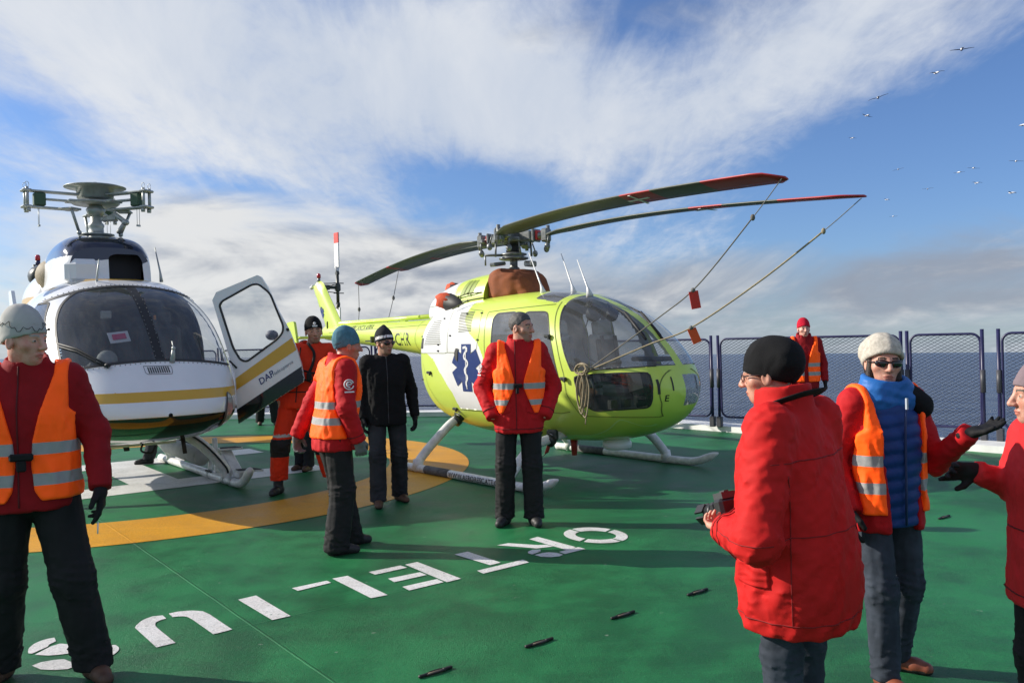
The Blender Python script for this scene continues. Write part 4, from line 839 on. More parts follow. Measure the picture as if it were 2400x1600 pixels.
# ------------------------------------------------------------------ white helicopter
WWHITE = mat('gloss_white_paint', (.78, .78, .78), .25, coat=.5, vary=.05, vscale=2); GOLD = mat('gold_stripe_paint', (.62, .36, .035), .28, coat=.4); GBLACK = mat('gloss_black_paint', (.012, .012, .014), .10, coat=.8); BLUEBLK = mat('blue_black_paint', (.008, .010, .028), .10, coat=.8)
WGLASS = glass_mat('windscreen_glass', (.70, .72, .73), .9, .02, .11); WGLASS2 = glass_mat('door_glass', (.86, .88, .88), .9, .02, .03); WLIN = mat('dark_cabin_lining', (.15, .15, .155), .85, vary=.2)
ALU = mat('pale_hub_metal', (.42, .44, .42), .42, .35, vary=.2, vscale=12); GRNB = mat('green_elastomer', (.05, .10, .055), .6); LENSM = mat('lamp_lens', (.55, .55, .50), .08, .35, coat=1.0, vary=.3, vscale=9)
wh = thing('helicopter', 'white and gold striped helicopter without rotor blades, its door standing open', 'helicopter', WHITE_POS, WHITE_RZ)
V, F = WH.grid(360, 420)
xa = [(1.44, 2.24), (1.60, 2.06), (1.80, 1.86), (1.99, 1.68), (2.13, 1.54), (2.22, 1.455)]
scr = xa+[(3.0, 1.44), (3.0, 2.5), (1.30, 2.5), (1.30, 2.285)]
wdoor = corner([(1.32, 2.20), (1.70, 1.86), (2.06, 1.46), (2.08, 1.0), (1.75, .80), (.95, .78), (.92, 2.24)], .06); swin = corner([(1.36, 2.10), (1.62, 1.86), (1.86, 1.58), (1.80, 1.45), (1.0, 1.45), (.98, 2.1)], .06)
WH.snap(V, [[(x, z) for x, z in xa]+[(2.25, 1.44), (1.4, 2.28)]], .006); WH.snap(V, [wdoor], .006, )
for zc in (1.112, 1.203, .968):
    ii = np.abs(V[:, 2]-zc) < .006; V[ii, 2] = zc
c = V[F].mean(1); ax, ay, az = c.T; gid = np.zeros(len(F), int)
topz = 2.275-.27*ay**2+(.0)*ax; botz = 1.487-.06*(ay/.7)**2
screen = inpoly(ax, az, scr) & (az > botz) & (az < topz) & (ax > 1.1); gid[screen & (np.abs(ay-.03) > .045)] = 1
gid[screen & (np.abs(ay-.03) <= .045)] = 5
gid[inpoly(ax, az, wdoor) & (ay > .2)] = 9
gid[inpoly(ax, az, swin) & (ay < -.2)] = 2
rw = ((ax-.92)/.27)**2+((np.abs(ay)-.52)/.20)**2 < 1; gid[rw & (az > 2.1)] = 2
b0 = gid == 0; mi = np.zeros(len(F), int)
mi[(az > 1.112) & (az < 1.203) & (ax > -.5)] = 1; mi[(az < .968) & (ax > 1.0)] = 2; mi[(az < .75)] = 2; mi[(az > 2.1) & (ax > .78) & (ax < 1.12) & (np.abs(ay) < .42)] = 1; mi[(ax < -1.4) & (az > 1.75) & (az < 2.0)] = 1
u, inv = np.unique(F[b0].ravel(), return_inverse=True); fusw = link('fuselage', raw_mesh('fuselage', V[u], [inv.reshape(-1, 4)], [WWHITE, GOLD, GBLACK], mi[b0]), wh)
split_mesh(V, F, gid, {1: ('windscreen', WGLASS, wh), 2: ('cabin_window', GLASSP, wh), 5: ('windscreen_post', DARK, wh)})
V2, F2 = WH.grid(130, 120); cen = np.array((.6, 0, 1.45)); Vi = cen+(V2-cen)*np.array((.975, .965, .965)); c = V2[F2].mean(1)
g2 = inpoly(c[:, 0], c[:, 2], scr) & (c[:, 2] > 1.42) & (c[:, 2] < 2.3) & (c[:, 0] > 1.1) | inpoly(c[:, 0], c[:, 2], wdoor) & (c[:, 1] > .2) | inpoly(c[:, 0], c[:, 2], swin) & (c[:, 1] < -.2)
u, inv = np.unique(F2[~g2].ravel(), return_inverse=True); link('cabin_lining', raw_mesh('cabin_lining', Vi[u], [inv.reshape(-1, 4)[:, ::-1]], WLIN), wh)
m = MB(); m.box((.7, 0, .86), (2.9, 1.5, .05)); m.obj('cabin_floor', WLIN, wh)
m = MB(); m.box((2.14, -.05, 1.42), (.36, .95, .10), rot=(0, .1, 0), bev=.03); m.box((2.0, -.05, 1.2), (.2, .55, .5), bev=.03); m.obj('instrument_panel', DARK, wh)
m = MB(); ppp = onplane(WM, 279, 790, 0, 2.05); m.box(ppp, (.006, .20, .12), rot=(.12, -.5, .1)); pp = m.obj('paper_sheet', mat('white_paper', (.75, .75, .78), .8), wh); m = MB(); m.box(ppp+Vector((.008, 0, .006)), (.006, .13, .06), rot=(.12, -.5, .1)); m.obj('pink_print', mat('pink_print', (.65, .05, .16), .8), pp)
for y in (-.42, .42):
    m = MB(); m.box((1.3, y, 1.15), (.5, .46, .14), bev=.04); m.box((1.06, y, 1.52), (.14, .46, .70), rot=(0, -.14, 0), bev=.05); m.box((1.0, y, 1.95), (.10, .28, .18), rot=(0, -.14, 0), bev=.04); m.obj('seat', SEATM, wh)
m = MB(); m.box((.0, 0, 1.6), (.10, 1.5, 1.2), bev=.05); m.box((.55, 0, 2.22), (.9, .3, .10), bev=.03); m.obj('rear_bulkhead', WLIN, wh)
m = MB(); m.ell((1.95, -.33, 1.50), (.09, .10, .10)); m.tube(spline([(1.70, .42, 1.0), (1.72, .42, 1.3), (1.66, .40, 1.45)]), .014, 8); m.box((1.72, -.28, 1.96), (.05, .10, .08), bev=.01); m.obj('cockpit_fitting', SEATG, wh)
m = MB(); m.box((1.70, .20, 1.93), (.03, .02, .05)); m.obj('amber_light', mat('amber_lens', (.7, .25, .03), .3), wh)
# nose details
nose = MB(); grl = MB(); sl = MB(); riv = MB()
T_ = [(.78*q, 1.487-.06*(.78*q/.7)**2) for q in np.linspace(-1, 1, 21)]; front_strip(sl, WH, T_, .022, .005)
tp = [(q, 2.275-.27*q*q) for q in np.linspace(-.76, .76, 21)]; front_strip(sl, WH, tp, .020, .005)
for sd in (-1, 1): hull_strip(sl, WH, xa, sd, .020, .005); hull_strip(sl, WH, swin, -1, .02, .005, True)
sl.cur = 1
for q in np.linspace(-.74, .74, 34): sl.ell(WH.front([(q, 1.487-.06*(q/.7)**2-.022)], .003)[0], (.006, .006, .006), 6, 4); sl.ell(WH.front([(q, 2.275-.27*q*q+.02)], .003)[0], (.006, .006, .006), 6, 4)
for z in np.linspace(1.53, 2.2, 16):
    for q in (-.008, .062): sl.ell(WH.front([(q+.005, z)], .003)[0], (.005, .005, .005), 6, 4)
for i in range(10): y = -.105+i*.0205; front_strip(grl, WH, [(y, 1.425), (y+.004, 1.367)], .0105, .005)
front_strip(nose, WH, [(-.14, 1.437), (.115, 1.432), (.11, 1.355), (-.135, 1.36)], .005, .003, True)
for sd in (-1, 1): front_patch(nose, WH, [corner([(sd*.60, 1.17), (sd*.665, 1.10), (sd*.66, .96), (sd*.60, .82), (sd*.535, .80), (sd*.545, .98)], .05)], .010)
lamp = MB()
for sd in (-1, 1): front_patch(lamp, WH, [corner([(sd*.60, 1.15), (sd*.65, 1.09), (sd*.645, .97), (sd*.595, .85), (sd*.555, .83), (sd*.56, .98)], .05)], .016)
nose.obj('nose_trim', mat('thin_grey_trim', (.12, .12, .13), .5), wh); grl.obj('vent_grille', DARK, wh); sl.obj('window_seal', [SEALC, mat('steel_rivet', (.3, .3, .3), .4, .6)], wh); lamp.obj('landing_light', LENSM, wh)
m = MB(); p = WH.front([(.137, 1.47)], .0)[0]; m.tube([p, p+np.array((.03, 0, .05)), p+np.array((.06, 0, .13))], [.025, .022, .014], 10); m.ell(p+np.array((.06, 0, .13)), (.02, .02, .022), 8, 6); m.tube([p+np.array((.06, 0, .12)), p+np.array((.02, 0, .2))], .006, 6); m.obj('pitot_probe', ALU, wh)
m = MB(); P = WH.front([(-.44, 1.44), (-.52, 1.50), (-.64, 1.60), (-.76, 1.66)], .03); m.tube(P, .010, 6); m.tube(P+np.array((.01, 0, -.025)), .007, 6); m.ell(P[0], (.03, .03, .02), 8, 6); m.obj('wiper', DARK, wh)
m = MB(); m.tube([(1.35, -.05, .62), (1.42, -.05, .52)], .03, 8, flat=.3); m.tube([(2.12, .33, .70), (2.16, .34, .52)], .022, 8, flat=.4); m.tube(spline([(1.9, .0, .64), (1.9, -.02, .56), (1.9, .08, .53), (1.9, .12, .60)], 5), .010, 6); m.obj('belly_antenna', DARK, wh)
m = MB(); m.box((.8, 0, .612), (1.9, .75, .04), bev=.015); m.obj('belly_keel', WWHITE, wh)
# roof cowlings
WC = Hull([(-1.5, 2.2, 2.60, .30, 2.4, 3), (-1.1, 2.2, 2.82, .44, 2.4, 3.4), (-.5, 2.2, 2.93, .49, 2.4, 3.6), (.1, 2.2, 2.95, .50, 2.4, 3.6), (.42, 2.2, 2.91, .49, 2.4, 3.6), (.58, 2.2, 2.84, .46, 2.4, 3.4), (.66, 2.2, 2.76, .43, 2.4, 3.4)])
V, F = WC.grid(90, 140); V[:, 2] = np.where(np.abs(V[:, 2]-2.66) < .008, 2.66, V[:, 2]); c = V[F].mean(1); mi = ((c[:, 2] > 2.66) & (c[:, 0] > -.6)).astype(int)
cw = link('transmission_cowling', raw_mesh('transmission_cowling', V, [F, np.arange(140)], [WWHITE, BLUEBLK], np.concatenate([mi, [0]])), wh)
ey, ez = V[-140:, 1], V[-140:, 2]
m = MB(); P = [(y, z) for y, z in zip(ey, ez)]
# front wall with the intake mouth
opn = corner([(-.02, 2.30), (.36, 2.30), (.34, 2.62), (.30, 2.69), (.05, 2.69), (-.02, 2.66)], .05)
V_, F_ = tri2d([P, opn]); cc = V_[F_].mean(1)
wmi = ((cc[:, 1] > 2.60)).astype(int); m2_ = raw_mesh('cowling_front', np.stack([np.full(len(V_), .66)+.10*(1-((V_[:, 1]-2.2)/.75))*.6, V_[:, 0], V_[:, 1]], 1), [F_], [WWHITE, BLUEBLK], wmi, False); link('cowling_front', m2_, cw)
m = MB(); m.box((.42, .17, 2.5), (.02, .44, .46)); m.obj('intake_mouth', DARK, cw)
m = MB(); m.box((.47, -.27, 2.48), (.56, .40, .36), bev=.10); m.obj('side_duct', WWHITE, cw)
RCW = Hull([(-3.0, 2.0, 2.2, .12, 2.1, 2.4), (-2.85, 1.9, 2.40, .36, 2.15, 2.4), (-2.4, 1.8, 2.60, .50, 2.15, 2.4), (-1.8, 1.8, 2.70, .56, 2.15, 2.5), (-1.2, 1.9, 2.66, .52, 2.15, 2.6), (-1.0, 2.0, 2.5, .4, 2.15, 2.6)])
V, F = RCW.grid(70, 90); c = V[F].mean(1); mi = ((c[:, 2] > 2.06) & (c[:, 2] < 2.30)).astype(int); rc_ = link('engine_cowling', raw_mesh('engine_cowling', V, [F], [WWHITE, GOLD], mi), wh)
m = MB(); q_ = onplane(WM, 125, 645, 1, -.36); m.ell(q_, (.30, .20, .20), 20, 14); m.obj('intake_mesh_dome', mat('beige_mesh', (.30, .25, .17), .7, vary=.35, vscale=60), rc_)
m = MB(); q_ = onplane(WM, 92, 648, 1, -.2); m.tube([q_+Vector((.5, 0, -.05)), q_+Vector((.05, 0, 0)), q_], [.16, .16, .14], 16); m.obj('exhaust_pipe', DGREY, rc_)
q_ = onplane(WM, 89, 622, 1, .0); m = MB(); m.tube([q_, q_+Vector((0, 0, .08))], .035, 8); m.obj('beacon_base', mat('navy_base', (.02, .02, .08), .5), rc_); m = MB(); m.tube([q_+Vector((0, 0, .08)), q_+Vector((0, 0, .15)), q_+Vector((0, 0, .17))], [.038, .038, .02], 10); m.obj('beacon_lens', MATS['red_lens'], rc_)
q_ = onplane(WM, 81, 632, 1, -.1); m = MB(); m.tube([q_-Vector((0, 0, .1)), q_+Vector((0, 0, .08))], .022, 8); m.obj('vent_pipe', DGREY, rc_)
m = MB(); m.tube([(-2.6, 0, 1.65), (-4.5, 0, 1.72), (-7.2, 0, 1.85)], [.30, .20, .13], 16); tb = m.obj('tail_boom', WWHITE, wh)
m = MB(); m.prism(corner([(-6.6, 1.9), (-7.3, 2.75), (-7.65, 2.75), (-7.35, 1.8), (-7.55, 1.0), (-7.3, 1.0), (-6.9, 1.7)], .05), -.03, .03, Mf); m.obj('tail_fin', WWHITE, tb)
m = MB(); m.box((-5.2, 0, 1.75), (.42, 2.4, .04), bev=.015); m.obj('tailplane', WWHITE, tb)
# antennas on the roof
for (p, q, y) in (((232, 608), (226, 660), -.25), ((363, 580), (378, 650), .55)):
    a_ = onplane(WM, *p, 1, y); b_ = onplane(WM, *q, 1, y); m = MB(); m.tube([b_-Vector((0, 0, .05)), b_+(a_-b_)*.15, a_], [.022, .012, .006], 8); m.obj('whip_antenna', ALU, wh)
# rotor head without blades
m = MB(); m.lathe([(.24, 2.90), (.25, 2.93), (.15, 2.96), (.15, 2.985), (.085, 3.0), (.082, 3.06), (.09, 3.08), (.09, 3.10), (.064, 3.13), (.064, 3.32)], 24); m.lathe([(.17, 2.965), (.20, 2.972), (.20, 2.985), (.14, 2.99)], 24); m.obj('rotor_mast', ALU, wh)
HZ2 = 3.36; iW = WM.inverted().to_3x3(); wa = [R_(222), R_(342), R_(102)]
m = MB(); m.lathe([(.0, HZ2+.222), (.12, HZ2+.220), (.30, HZ2+.200), (.345, HZ2+.186), (.34, HZ2+.178), (.21, HZ2+.172), (.20, HZ2+.05), (0, HZ2+.05)][::-1], 36); m.ell((0, 0, HZ2+.235), (.04, .04, .02), 10, 6); m.obj('hub_cap', ALU, wh)
m = MB(); m.lathe([(0, HZ2-.03), (.25, HZ2-.022), (.27, HZ2-.005), (.24, HZ2+.012), (0, HZ2+.02)], 30); m.lathe([(.064, HZ2-.17), (.095, HZ2-.13), (.11, HZ2-.08), (.07, HZ2-.03)], 20); star_ = m.obj('hub_star', ALU, wh)
for a_ in wa:
    d = (iW @ Vector((math.cos(a_), math.sin(a_), 0))); ar = math.atan2(d.y, d.x); m = MB(); m.M = Matrix.Translation((0, 0, HZ2)) @ Matrix.Rotation(ar, 4, 'Z')
    for z in (-.10, .085): m.box((.49, .0, z), (.60, .11, .022), bev=.006); m.box((.745, 0, z), (.10, .16, .03), bev=.012)
    m.box((.40, 0, 0), (.42, .07, .022), bev=.006); m.box((.22, 0, 0), (.2, .2, .03), bev=.01)
    for y in (-.05, .05): m.tube([(.745, y, -.135), (.745, y, .12)], .018, 8); m.tube(spline([(.745+.02*math.cos(t), y, .15+.03*math.sin(t)) for t in np.linspace(0, 6, 9)], 3), .003, 5); m.tube([(.735, y, -.16), (.735, y, -.12)], .024, 8)
    m.tube([(.62, .02, -.11), (.62, .02, -.30)], .003, 5); m.tube([(.62, -.02, -.11), (.62, -.02, -.30)], .003, 5); m.box((.62, 0, -.31), (.02, .05, .02))
    m.obj('blade_arm', ALU, star_); m = MB(); m.M = Matrix.Translation((0, 0, HZ2)) @ Matrix.Rotation(ar, 4, 'Z'); m.box((.61, 0, -.008), (.12, .11, .15), bev=.012); m.obj('elastic_block', GRNB, star_)
    m = MB(); m.M = Matrix.Translation((0, 0, HZ2)) @ Matrix.Rotation(ar+.55, 4, 'Z'); m.tube([(.27, 0, -.38), (.38, 0, -.12)], .017, 8); m.ell((.27, 0, -.38), (.028, .028, .028), 8, 6); m.box((.33, -.07, -.11), (.16, .20, .025), bev=.008); m.obj('pitch_link', ALU, star_)
m = MB(); d = iW @ Vector((1, -.35, 0)); ar = math.atan2(d.y, d.x); m.M = Matrix.Rotation(ar, 4, 'Z'); m.box((.20, 0, 3.16), (.22, .06, .05), bev=.01); m.tube([(.12, 0, 3.15), (.30, 0, 3.20), (.44, 0, 3.10)], .032, 8); m.tube([(.44, 0, 3.10), (.33, 0, 2.98)], .028, 8); m.ell((.44, 0, 3.10), (.04, .05, .04), 8, 6); m.obj('scissor_link', ALU, wh)
# skid gear
for sd in (1, -1):
    y = sd*1.085; t = .05; m = MB(); m.tube(spline([(-1.6, y, t), (-1.0, y, t), (0, y, t), (1.35, y, t), (1.62, y, t+.01), (1.76, y, t+.05), (1.88, y, t+.13), (1.98, y, t+.21)], 5), [t]*31+[t*.98, t*.95, t*.9, t*.75, .02], 14); o_ = m.obj('skid', SKIDM, wh)
    m = MB(); m.M = Matrix.Translation((1.0, y+.0, 0)); m.tube([(-.42, 0, t), (-.36, 0, t)], t+.008, 14); m.tube([(.12, 0, t), (.20, 0, t)], t+.008, 14); m.tube([(.36, 0, t), (.44, 0, t)], t+.008, 14); m.obj('clamp_ring', ALU, o_)
    m = MB()
    for q in range(4): m.box((.55+q*.06, y-.04, .095), (.025, .02, .02))
    m.obj('bolt_row', DARK, o_)
for xc, f in ((1.18, 1), (-1.1, 0)):
    m = MB(); P = spline([(xc, -1.085, .08), (xc, -1.05, .20), (xc-.05, -.80, .50), (xc-.05, -.5, .66), (xc-.05, 0, .68), (xc-.05, .5, .66), (xc-.05, .80, .50), (xc, 1.05, .20), (xc, 1.085, .08)], 6); m.tube(P, .062, 12, flat=.8); o_ = m.obj('cross_tube', SKIDM, wh)
    m = MB(); m.tube(np.array(P)[30:47]+np.array((.06, 0, .02)), .012, 6); m.obj('brake_hose', DARK, o_)
m = MB()
for sd in (1, -1):
    m.tube([(.62, sd*.97, .27), (-.75, sd*.97, .30)], .105, 16)
    m.tube([(.66, sd*.97, .27), (.60, sd*.97, .27)], .09, 16)
m.obj('float_bag', mat('grey_float_bag', (.36, .37, .35), .7, bump=.4, bscale=40, vary=.15), wh)
A0 = onplane(WM, 527, 1052, 1, 1.17); B0 = onplane(WM, 566, 1146, 1, 1.20)
for sd in (1, -1):
    # boarding step: a slanted flat beam with a tread at each end
    A, B = Vector((A0.x, sd*1.17, A0.z)), Vector((B0.x, sd*1.20, max(B0.z, .06))); dv_ = B-A; L = dv_.length; z_ = dv_.normalized(); y_ = Vector((0, 1, 0)); x_ = y_.cross(z_).normalized(); y_ = z_.cross(x_)
    m = MB(); m.M = Matrix((x_, y_, z_)).transposed().to_4x4(); m.M.translation = A; m.box((0, 0, L/2), (.04, .13, L), bev=.01); m.box((.0, -sd*.09, L*.42), (.02, .10, L*.5), bev=.008); m.M = None
    m.prism([(-.03, -.10), (.10, -.13), (.17, .13), (.01, .10)], 0, .02, Matrix.Translation((A.x, A.y+sd*.03, A.z))); m.prism([(-.02, -.11), (.15, -.13), (.24, .14), (.02, .11)], 0, .02, Matrix.Translation((B.x+.02, B.y+sd*.03, B.z+.10))); m.box((B.x+.05, B.y, B.z+.05), (.04, .08, .12), bev=.01)
    m.box((A.x-.10, A.y-sd*.04, A.z-.14), (.03, .06, .32), rot=(0, .35, 0), bev=.008); m.obj('boarding_step', SKIDM, wh)
    m = MB(); m.box((.80, sd*1.09, .30), (.04, .06, .42), rot=(0, -.18, 0), bev=.01); m.box((.55, sd*1.10, .16), (.04, .05, .22), rot=(0, .3, 0), bev=.01); m.box((.68, sd*1.12, .07), (.40, .03, .05), bev=.008); m.obj('step_bracket', SKIDM, wh)
    m = MB(); m.prism([(-.01, -.09), (.09, -.115), (.155, .115), (.02, .09)], .021, .027, Matrix.Translation((A.x, A.y+sd*.03, A.z))); m.prism([(0, -.10), (.14, -.115), (.22, .125), (.03, .10)], .021, .027, Matrix.Translation((B.x+.02, B.y+sd*.03, B.z+.10))); m.obj('grip_pad', mat('black_grip', (.03, .03, .03), .9), wh)
# open door
DX = 0.0; DOORD = 9.16; HNG = at(553, 900, DOORD)
def dp(pts): return [(lambda v: (v.x-HNG.x, v.z))(at(px, py, DOORD)) for px, py in pts]
outl = dp([(499, 704), (508, 685), (604, 645), (613, 649), (628, 672), (653, 727), (679, 775), (697, 820), (707, 853), (713, 886), (711, 895), (561, 992), (556, 953), (552, 880), (528, 800)])
winl = corner(dp([(516, 716), (522, 706), (592, 667), (607, 666), (634, 687), (650, 727), (665, 763), (664, 778), (652, 794), (580, 847), (565, 843), (548, 815)]), .05)
V_, F_ = tri2d([outl, winl], .04); th = .022
stripe = np.array(dp([(554, 886), (690, 788), (703, 815), (556, 913)])); low = np.array(dp([(554, 961), (711, 856), (730, 900), (560, 1010)]))
m = MB(); cc = V_[F_].mean(1)
def dpt(V2_, x): return np.stack([V2_[:, 0], np.full(len(V2_), -x), V2_[:, 1]], 1)
ms = np.where(inpoly(cc[:, 0], cc[:, 1], low), 2, 0)
me = raw_mesh('door', np.concatenate([dpt(V_, DX+th), dpt(V_, DX-th)]), [F_, F_[:, ::-1]+len(V_)], [WWHITE, GOLD, GBLACK], np.concatenate([ms*0, ms*0]), False); dv = link('door', me, wh); dl = WM.inverted() @ Vector((HNG.x, HNG.y, 0)); dv.location = dl; dv.rotation_euler = (0, 0, -WHITE_RZ)
m = MB()
for L_ in (outl, winl):
    L_ = np.array(L_); n = len(L_); k = np.arange(n); m.add(np.concatenate([dpt(L_, DX+th), dpt(L_, DX-th)]), [np.stack([k, (k+1) % n, n+(k+1) % n, n+k], 1)])
m.obj('door_edge', WWHITE, dv)
def inter(poly):   # clip a decal polygon to the door outline, as small triangles
    V2_, F2_ = tri2d([poly], .02); c2 = V2_[F2_].mean(1); k = inpoly(c2[:, 0], c2[:, 1], outl) & ~inpoly(c2[:, 0], c2[:, 1], winl); return V2_, F2_[k]
for nm, pl_, mm, o_ in (('gold_stripe', stripe, GOLD, .003), ('black_lower_panel', low, GBLACK, .004)):
    V2_, F2_ = inter(pl_); link(nm, raw_mesh(nm, dpt(V2_, DX+th+o_), [F2_], mm, smooth=False), dv)
V2_, F2_ = tri2d([winl], .2); link('door_window', raw_mesh('door_window', dpt(V2_, DX), [F2_], WGLASS2), dv)
m = MB(); wl = np.array(winl); m.tube(np.vstack([dpt(wl, DX+th), dpt(wl, DX+th)[:1]]), .012, 6, cap=False); m.obj('window_seal', SEALC, dv)
e0, e1, u0 = [np.array(q) for q in dp([(612, 902), (687, 851), (609, 884)])]; bx = (e1-e0)/np.linalg.norm(e1-e0); by_ = np.array((-bx[1], bx[0])); hh = .085
m = MB()
def dtext(mb, txt, h, off, mt, sh=0, b=0):
    V2_, F2_ = text2d(txt, h, b, sh); P2 = e0+np.outer(V2_[:, 0]+off, bx)+np.outer(V2_[:, 1], by_); P3 = dpt(P2, DX+th+.004); by = {}
    for f in F2_: by.setdefault(len(f), []).append(f)
    mb.add(P3, [np.array(v) for v in by.values()])
dtext(m, 'DAP', .066, 0, None, .2, .012); m.obj('door_lettering', mat('navy_lettering', (.02, .035, .16), .4), dv); m = MB(); dtext(m, 'Helicopteros', .034, .165, None, .25, .0); m.obj('door_lettering', mat('grey_blue_lettering', (.10, .12, .18), .5), dv)
m = MB(); hp_ = np.array(dp([(676, 772), (555, 952), (500, 700), (556, 870)])); m.box((hp_[0][0], -th-.01, hp_[0][1]), (.03, .02, .03), bev=.005); m.obj('door_lock', DARK, dv)
m = MB(); m.tube(dpt(np.array(dp([(557, 862), (540, 845)])), DX+.03), .010, 6); m.tube(dpt(np.array(dp([(563, 868), (545, 840)])), DX-.06), .008, 6); m.tube([(hp_[1][0]-.02, .03, hp_[1][1]), (hp_[1][0]-.10, .1, hp_[1][1]+.02)], .018, 6); m.obj('door_hinge', DARK, dv)
m = MB(); hq = np.array(dp([(634, 783)])); m.ell((hq[0][0], .05, hq[0][1]-.01), (.07, .05, .055), 12, 8); m.obj('door_handle', mat('blue_grey_grip', (.10, .11, .16), .6), dv)
# ------------------------------------------------------------------ people: every body and garment is one surface grown from a distance field
f32 = np.float32
def smin(a, b, k): h = np.maximum(k-np.abs(a-b), 0)/k; return np.minimum(a, b)-h*h*k*.25
def smax(a, b, k): return -smin(-a, -b, k)
def cap(P, a, b, ra, rb=None):
    rb = ra if rb is None else rb; a = np.asarray(a, f32); ab = np.asarray(b, f32)-a; t = np.clip(((P-a) @ ab)/(ab @ ab+1e-9), 0, 1)
    return np.linalg.norm(P-a-t[:, None]*ab, axis=1)-(ra+(rb-ra)*t)
def ellp(P, c, r, M=None):
    q = P-np.asarray(c, f32)
    if M is not None: q = q @ np.array(M, f32)
    r = np.asarray(r, f32); k0 = np.linalg.norm(q/r, axis=1); k1 = np.linalg.norm(q/(r*r), axis=1); return k0*(k0-1)/np.maximum(k1, 1e-6)
def rbox(P, c, hs, r, M=None):
    q = P-np.asarray(c, f32)
    if M is not None: q = q @ np.array(M, f32)
    q = np.abs(q)-(np.asarray(hs, f32)-r); return np.linalg.norm(np.maximum(q, 0), axis=1)+np.minimum(q.max(1), 0)-r
def loft(P, tab, n=2.4):
    T = np.asarray(tab, float); S = spline(T, 6); S = S[np.argsort(S[:, 0], kind='stable')]; z = P[:, 2]
    cx, cy, a, b = [np.interp(z, S[:, 0], S[:, c]) for c in (1, 2, 3, 4)]
    q = (np.abs((P[:, 0]-cx)/a)**n+np.abs((P[:, 1]-cy)/b)**n)**(1/n); d = (q-1)*np.minimum(a, b)
    return np.maximum(d, np.maximum(S[0, 0]-z, z-S[-1, 0])).astype(f32)
_NR = np.random.RandomState(11); _K = _NR.normal(size=(24, 3)); _K /= np.linalg.norm(_K, axis=1, keepdims=True); _PH = _NR.uniform(0, 6.28, 24)
def folds(P, f, sc=(1, 1, 1), seed=0, sharp=True):
    Q = P*np.asarray(sc, f32)*f; o = 0
    for i in range(5):
        k = (i+seed*5) % 24; s = np.sin(Q @ _K[k].astype(f32)*(1+.37*i)+_PH[k]+1.3*np.sin(Q @ _K[(k+7) % 24].astype(f32)*.6))
        o = o+((1-2*np.abs(s)) if sharp else s)/(1+.35*i)
    return (o/3).astype(f32)
def axis_lines(lo, hi, h, fine=()):
    """grid lines with step h, finer inside the given (lo, hi, step) spans"""
    x = lo; out = [lo]
    while x < hi:
        st = h
        for a, b, s in fine:
            if a-h*.5 <= x < b: st = min(st, s)
        x += st; out.append(x)
    return np.array(out, f32)
def snet(fn, xs, ys, zs):
    X, Y, Z = np.meshgrid(xs, ys, zs, indexing='ij'); P = np.stack([X.ravel(), Y.ravel(), Z.ravel()], 1).astype(f32)
    F = fn(P).reshape(X.shape); F[0] = F[-1] = 1; F[:, 0] = F[:, -1] = 1; F[:, :, 0] = F[:, :, -1] = 1
    S = F < 0; n = [len(xs)-1, len(ys)-1, len(zs)-1]; cnt = np.zeros(n, np.int8); cs = [(a, b, c) for a in (0, 1) for b in (0, 1) for c in (0, 1)]
    def sl(A, o): return A[o[0]:o[0]+n[0], o[1]:o[1]+n[1], o[2]:o[2]+n[2]]
    for o in cs: cnt += sl(S, o)
    act = (cnt > 0) & (cnt < 8); I = np.argwhere(act); idx = np.full(n, -1, np.int64); idx[act] = np.arange(len(I))
    acc = np.zeros((len(I), 3)); num = np.zeros(len(I)); ax = (xs, ys, zs)
    for o in cs:
        for d in range(3):
            if o[d]: continue
            o2 = list(o); o2[d] = 1; a = F[I[:, 0]+o[0], I[:, 1]+o[1], I[:, 2]+o[2]]; b = F[I[:, 0]+o2[0], I[:, 1]+o2[1], I[:, 2]+o2[2]]
            m = (a < 0) != (b < 0); t = np.where(m, a/(a-b+1e-12), 0); p = np.stack([ax[e][I[:, e]+o[e]] for e in range(3)], 1).astype(float)
            p[:, d] += t*(ax[d][I[:, d]+1]-ax[d][I[:, d]]); acc[m] += p[m]; num[m] += 1
    V = acc/num[:, None]; Q = []
    for d in range(3):
        e, g = [(1, 2), (2, 0), (0, 1)][d]; a = np.take(S, range(S.shape[d]-1), d); b = np.take(S, range(1, S.shape[d]), d); E = np.argwhere(a != b)
        E = E[(E[:, e] > 0) & (E[:, g] > 0) & (E[:, e] < n[e]) & (E[:, g] < n[g])]; q = []
        for de, dg in ((1, 1), (0, 1), (0, 0), (1, 0)):
            c = E.copy(); c[:, e] -= de; c[:, g] -= dg; q.append(idx[c[:, 0], c[:, 1], c[:, 2]])
        q = np.stack(q, 1); ins = S[E[:, 0], E[:, 1], E[:, 2]]; q[~ins] = q[~ins][:, ::-1]; Q.append(q)
    return V, np.concatenate(Q)
def relax(V, F, it=1, w=.5):
    for _ in range(it):
        s = np.zeros_like(V); c = np.zeros(len(V))
        for a, b in ((0, 1), (1, 2), (2, 3), (3, 0)):
            np.add.at(s, F[:, a], V[F[:, b]]); np.add.at(c, F[:, a], 1); np.add.at(s, F[:, b], V[F[:, a]]); np.add.at(c, F[:, b], 1)
        V = V*(1-w)+w*s/np.maximum(c, 1)[:, None]
    return V
def field_mesh(name, fn, lo, hi, h, mats, parent, mfn=None, fine=((), (), ()), it=1, cache=None):
    V, F = snet(fn, *[axis_lines(lo[i], hi[i], h, fine[i]) for i in range(3)])
    V = relax(V, F, it, .5) if it else V; mi = mfn(V[F].mean(1)) if mfn else None
    return link(name, raw_mesh(name, V, [F], mats, mi), parent)
def frame(zdir, ydir):
    z = Vector(zdir).normalized(); y = Vector(ydir); y = (y-z*y.dot(z)).normalized(); x = y.cross(z); return np.array(Matrix((x, y, z)).transposed())
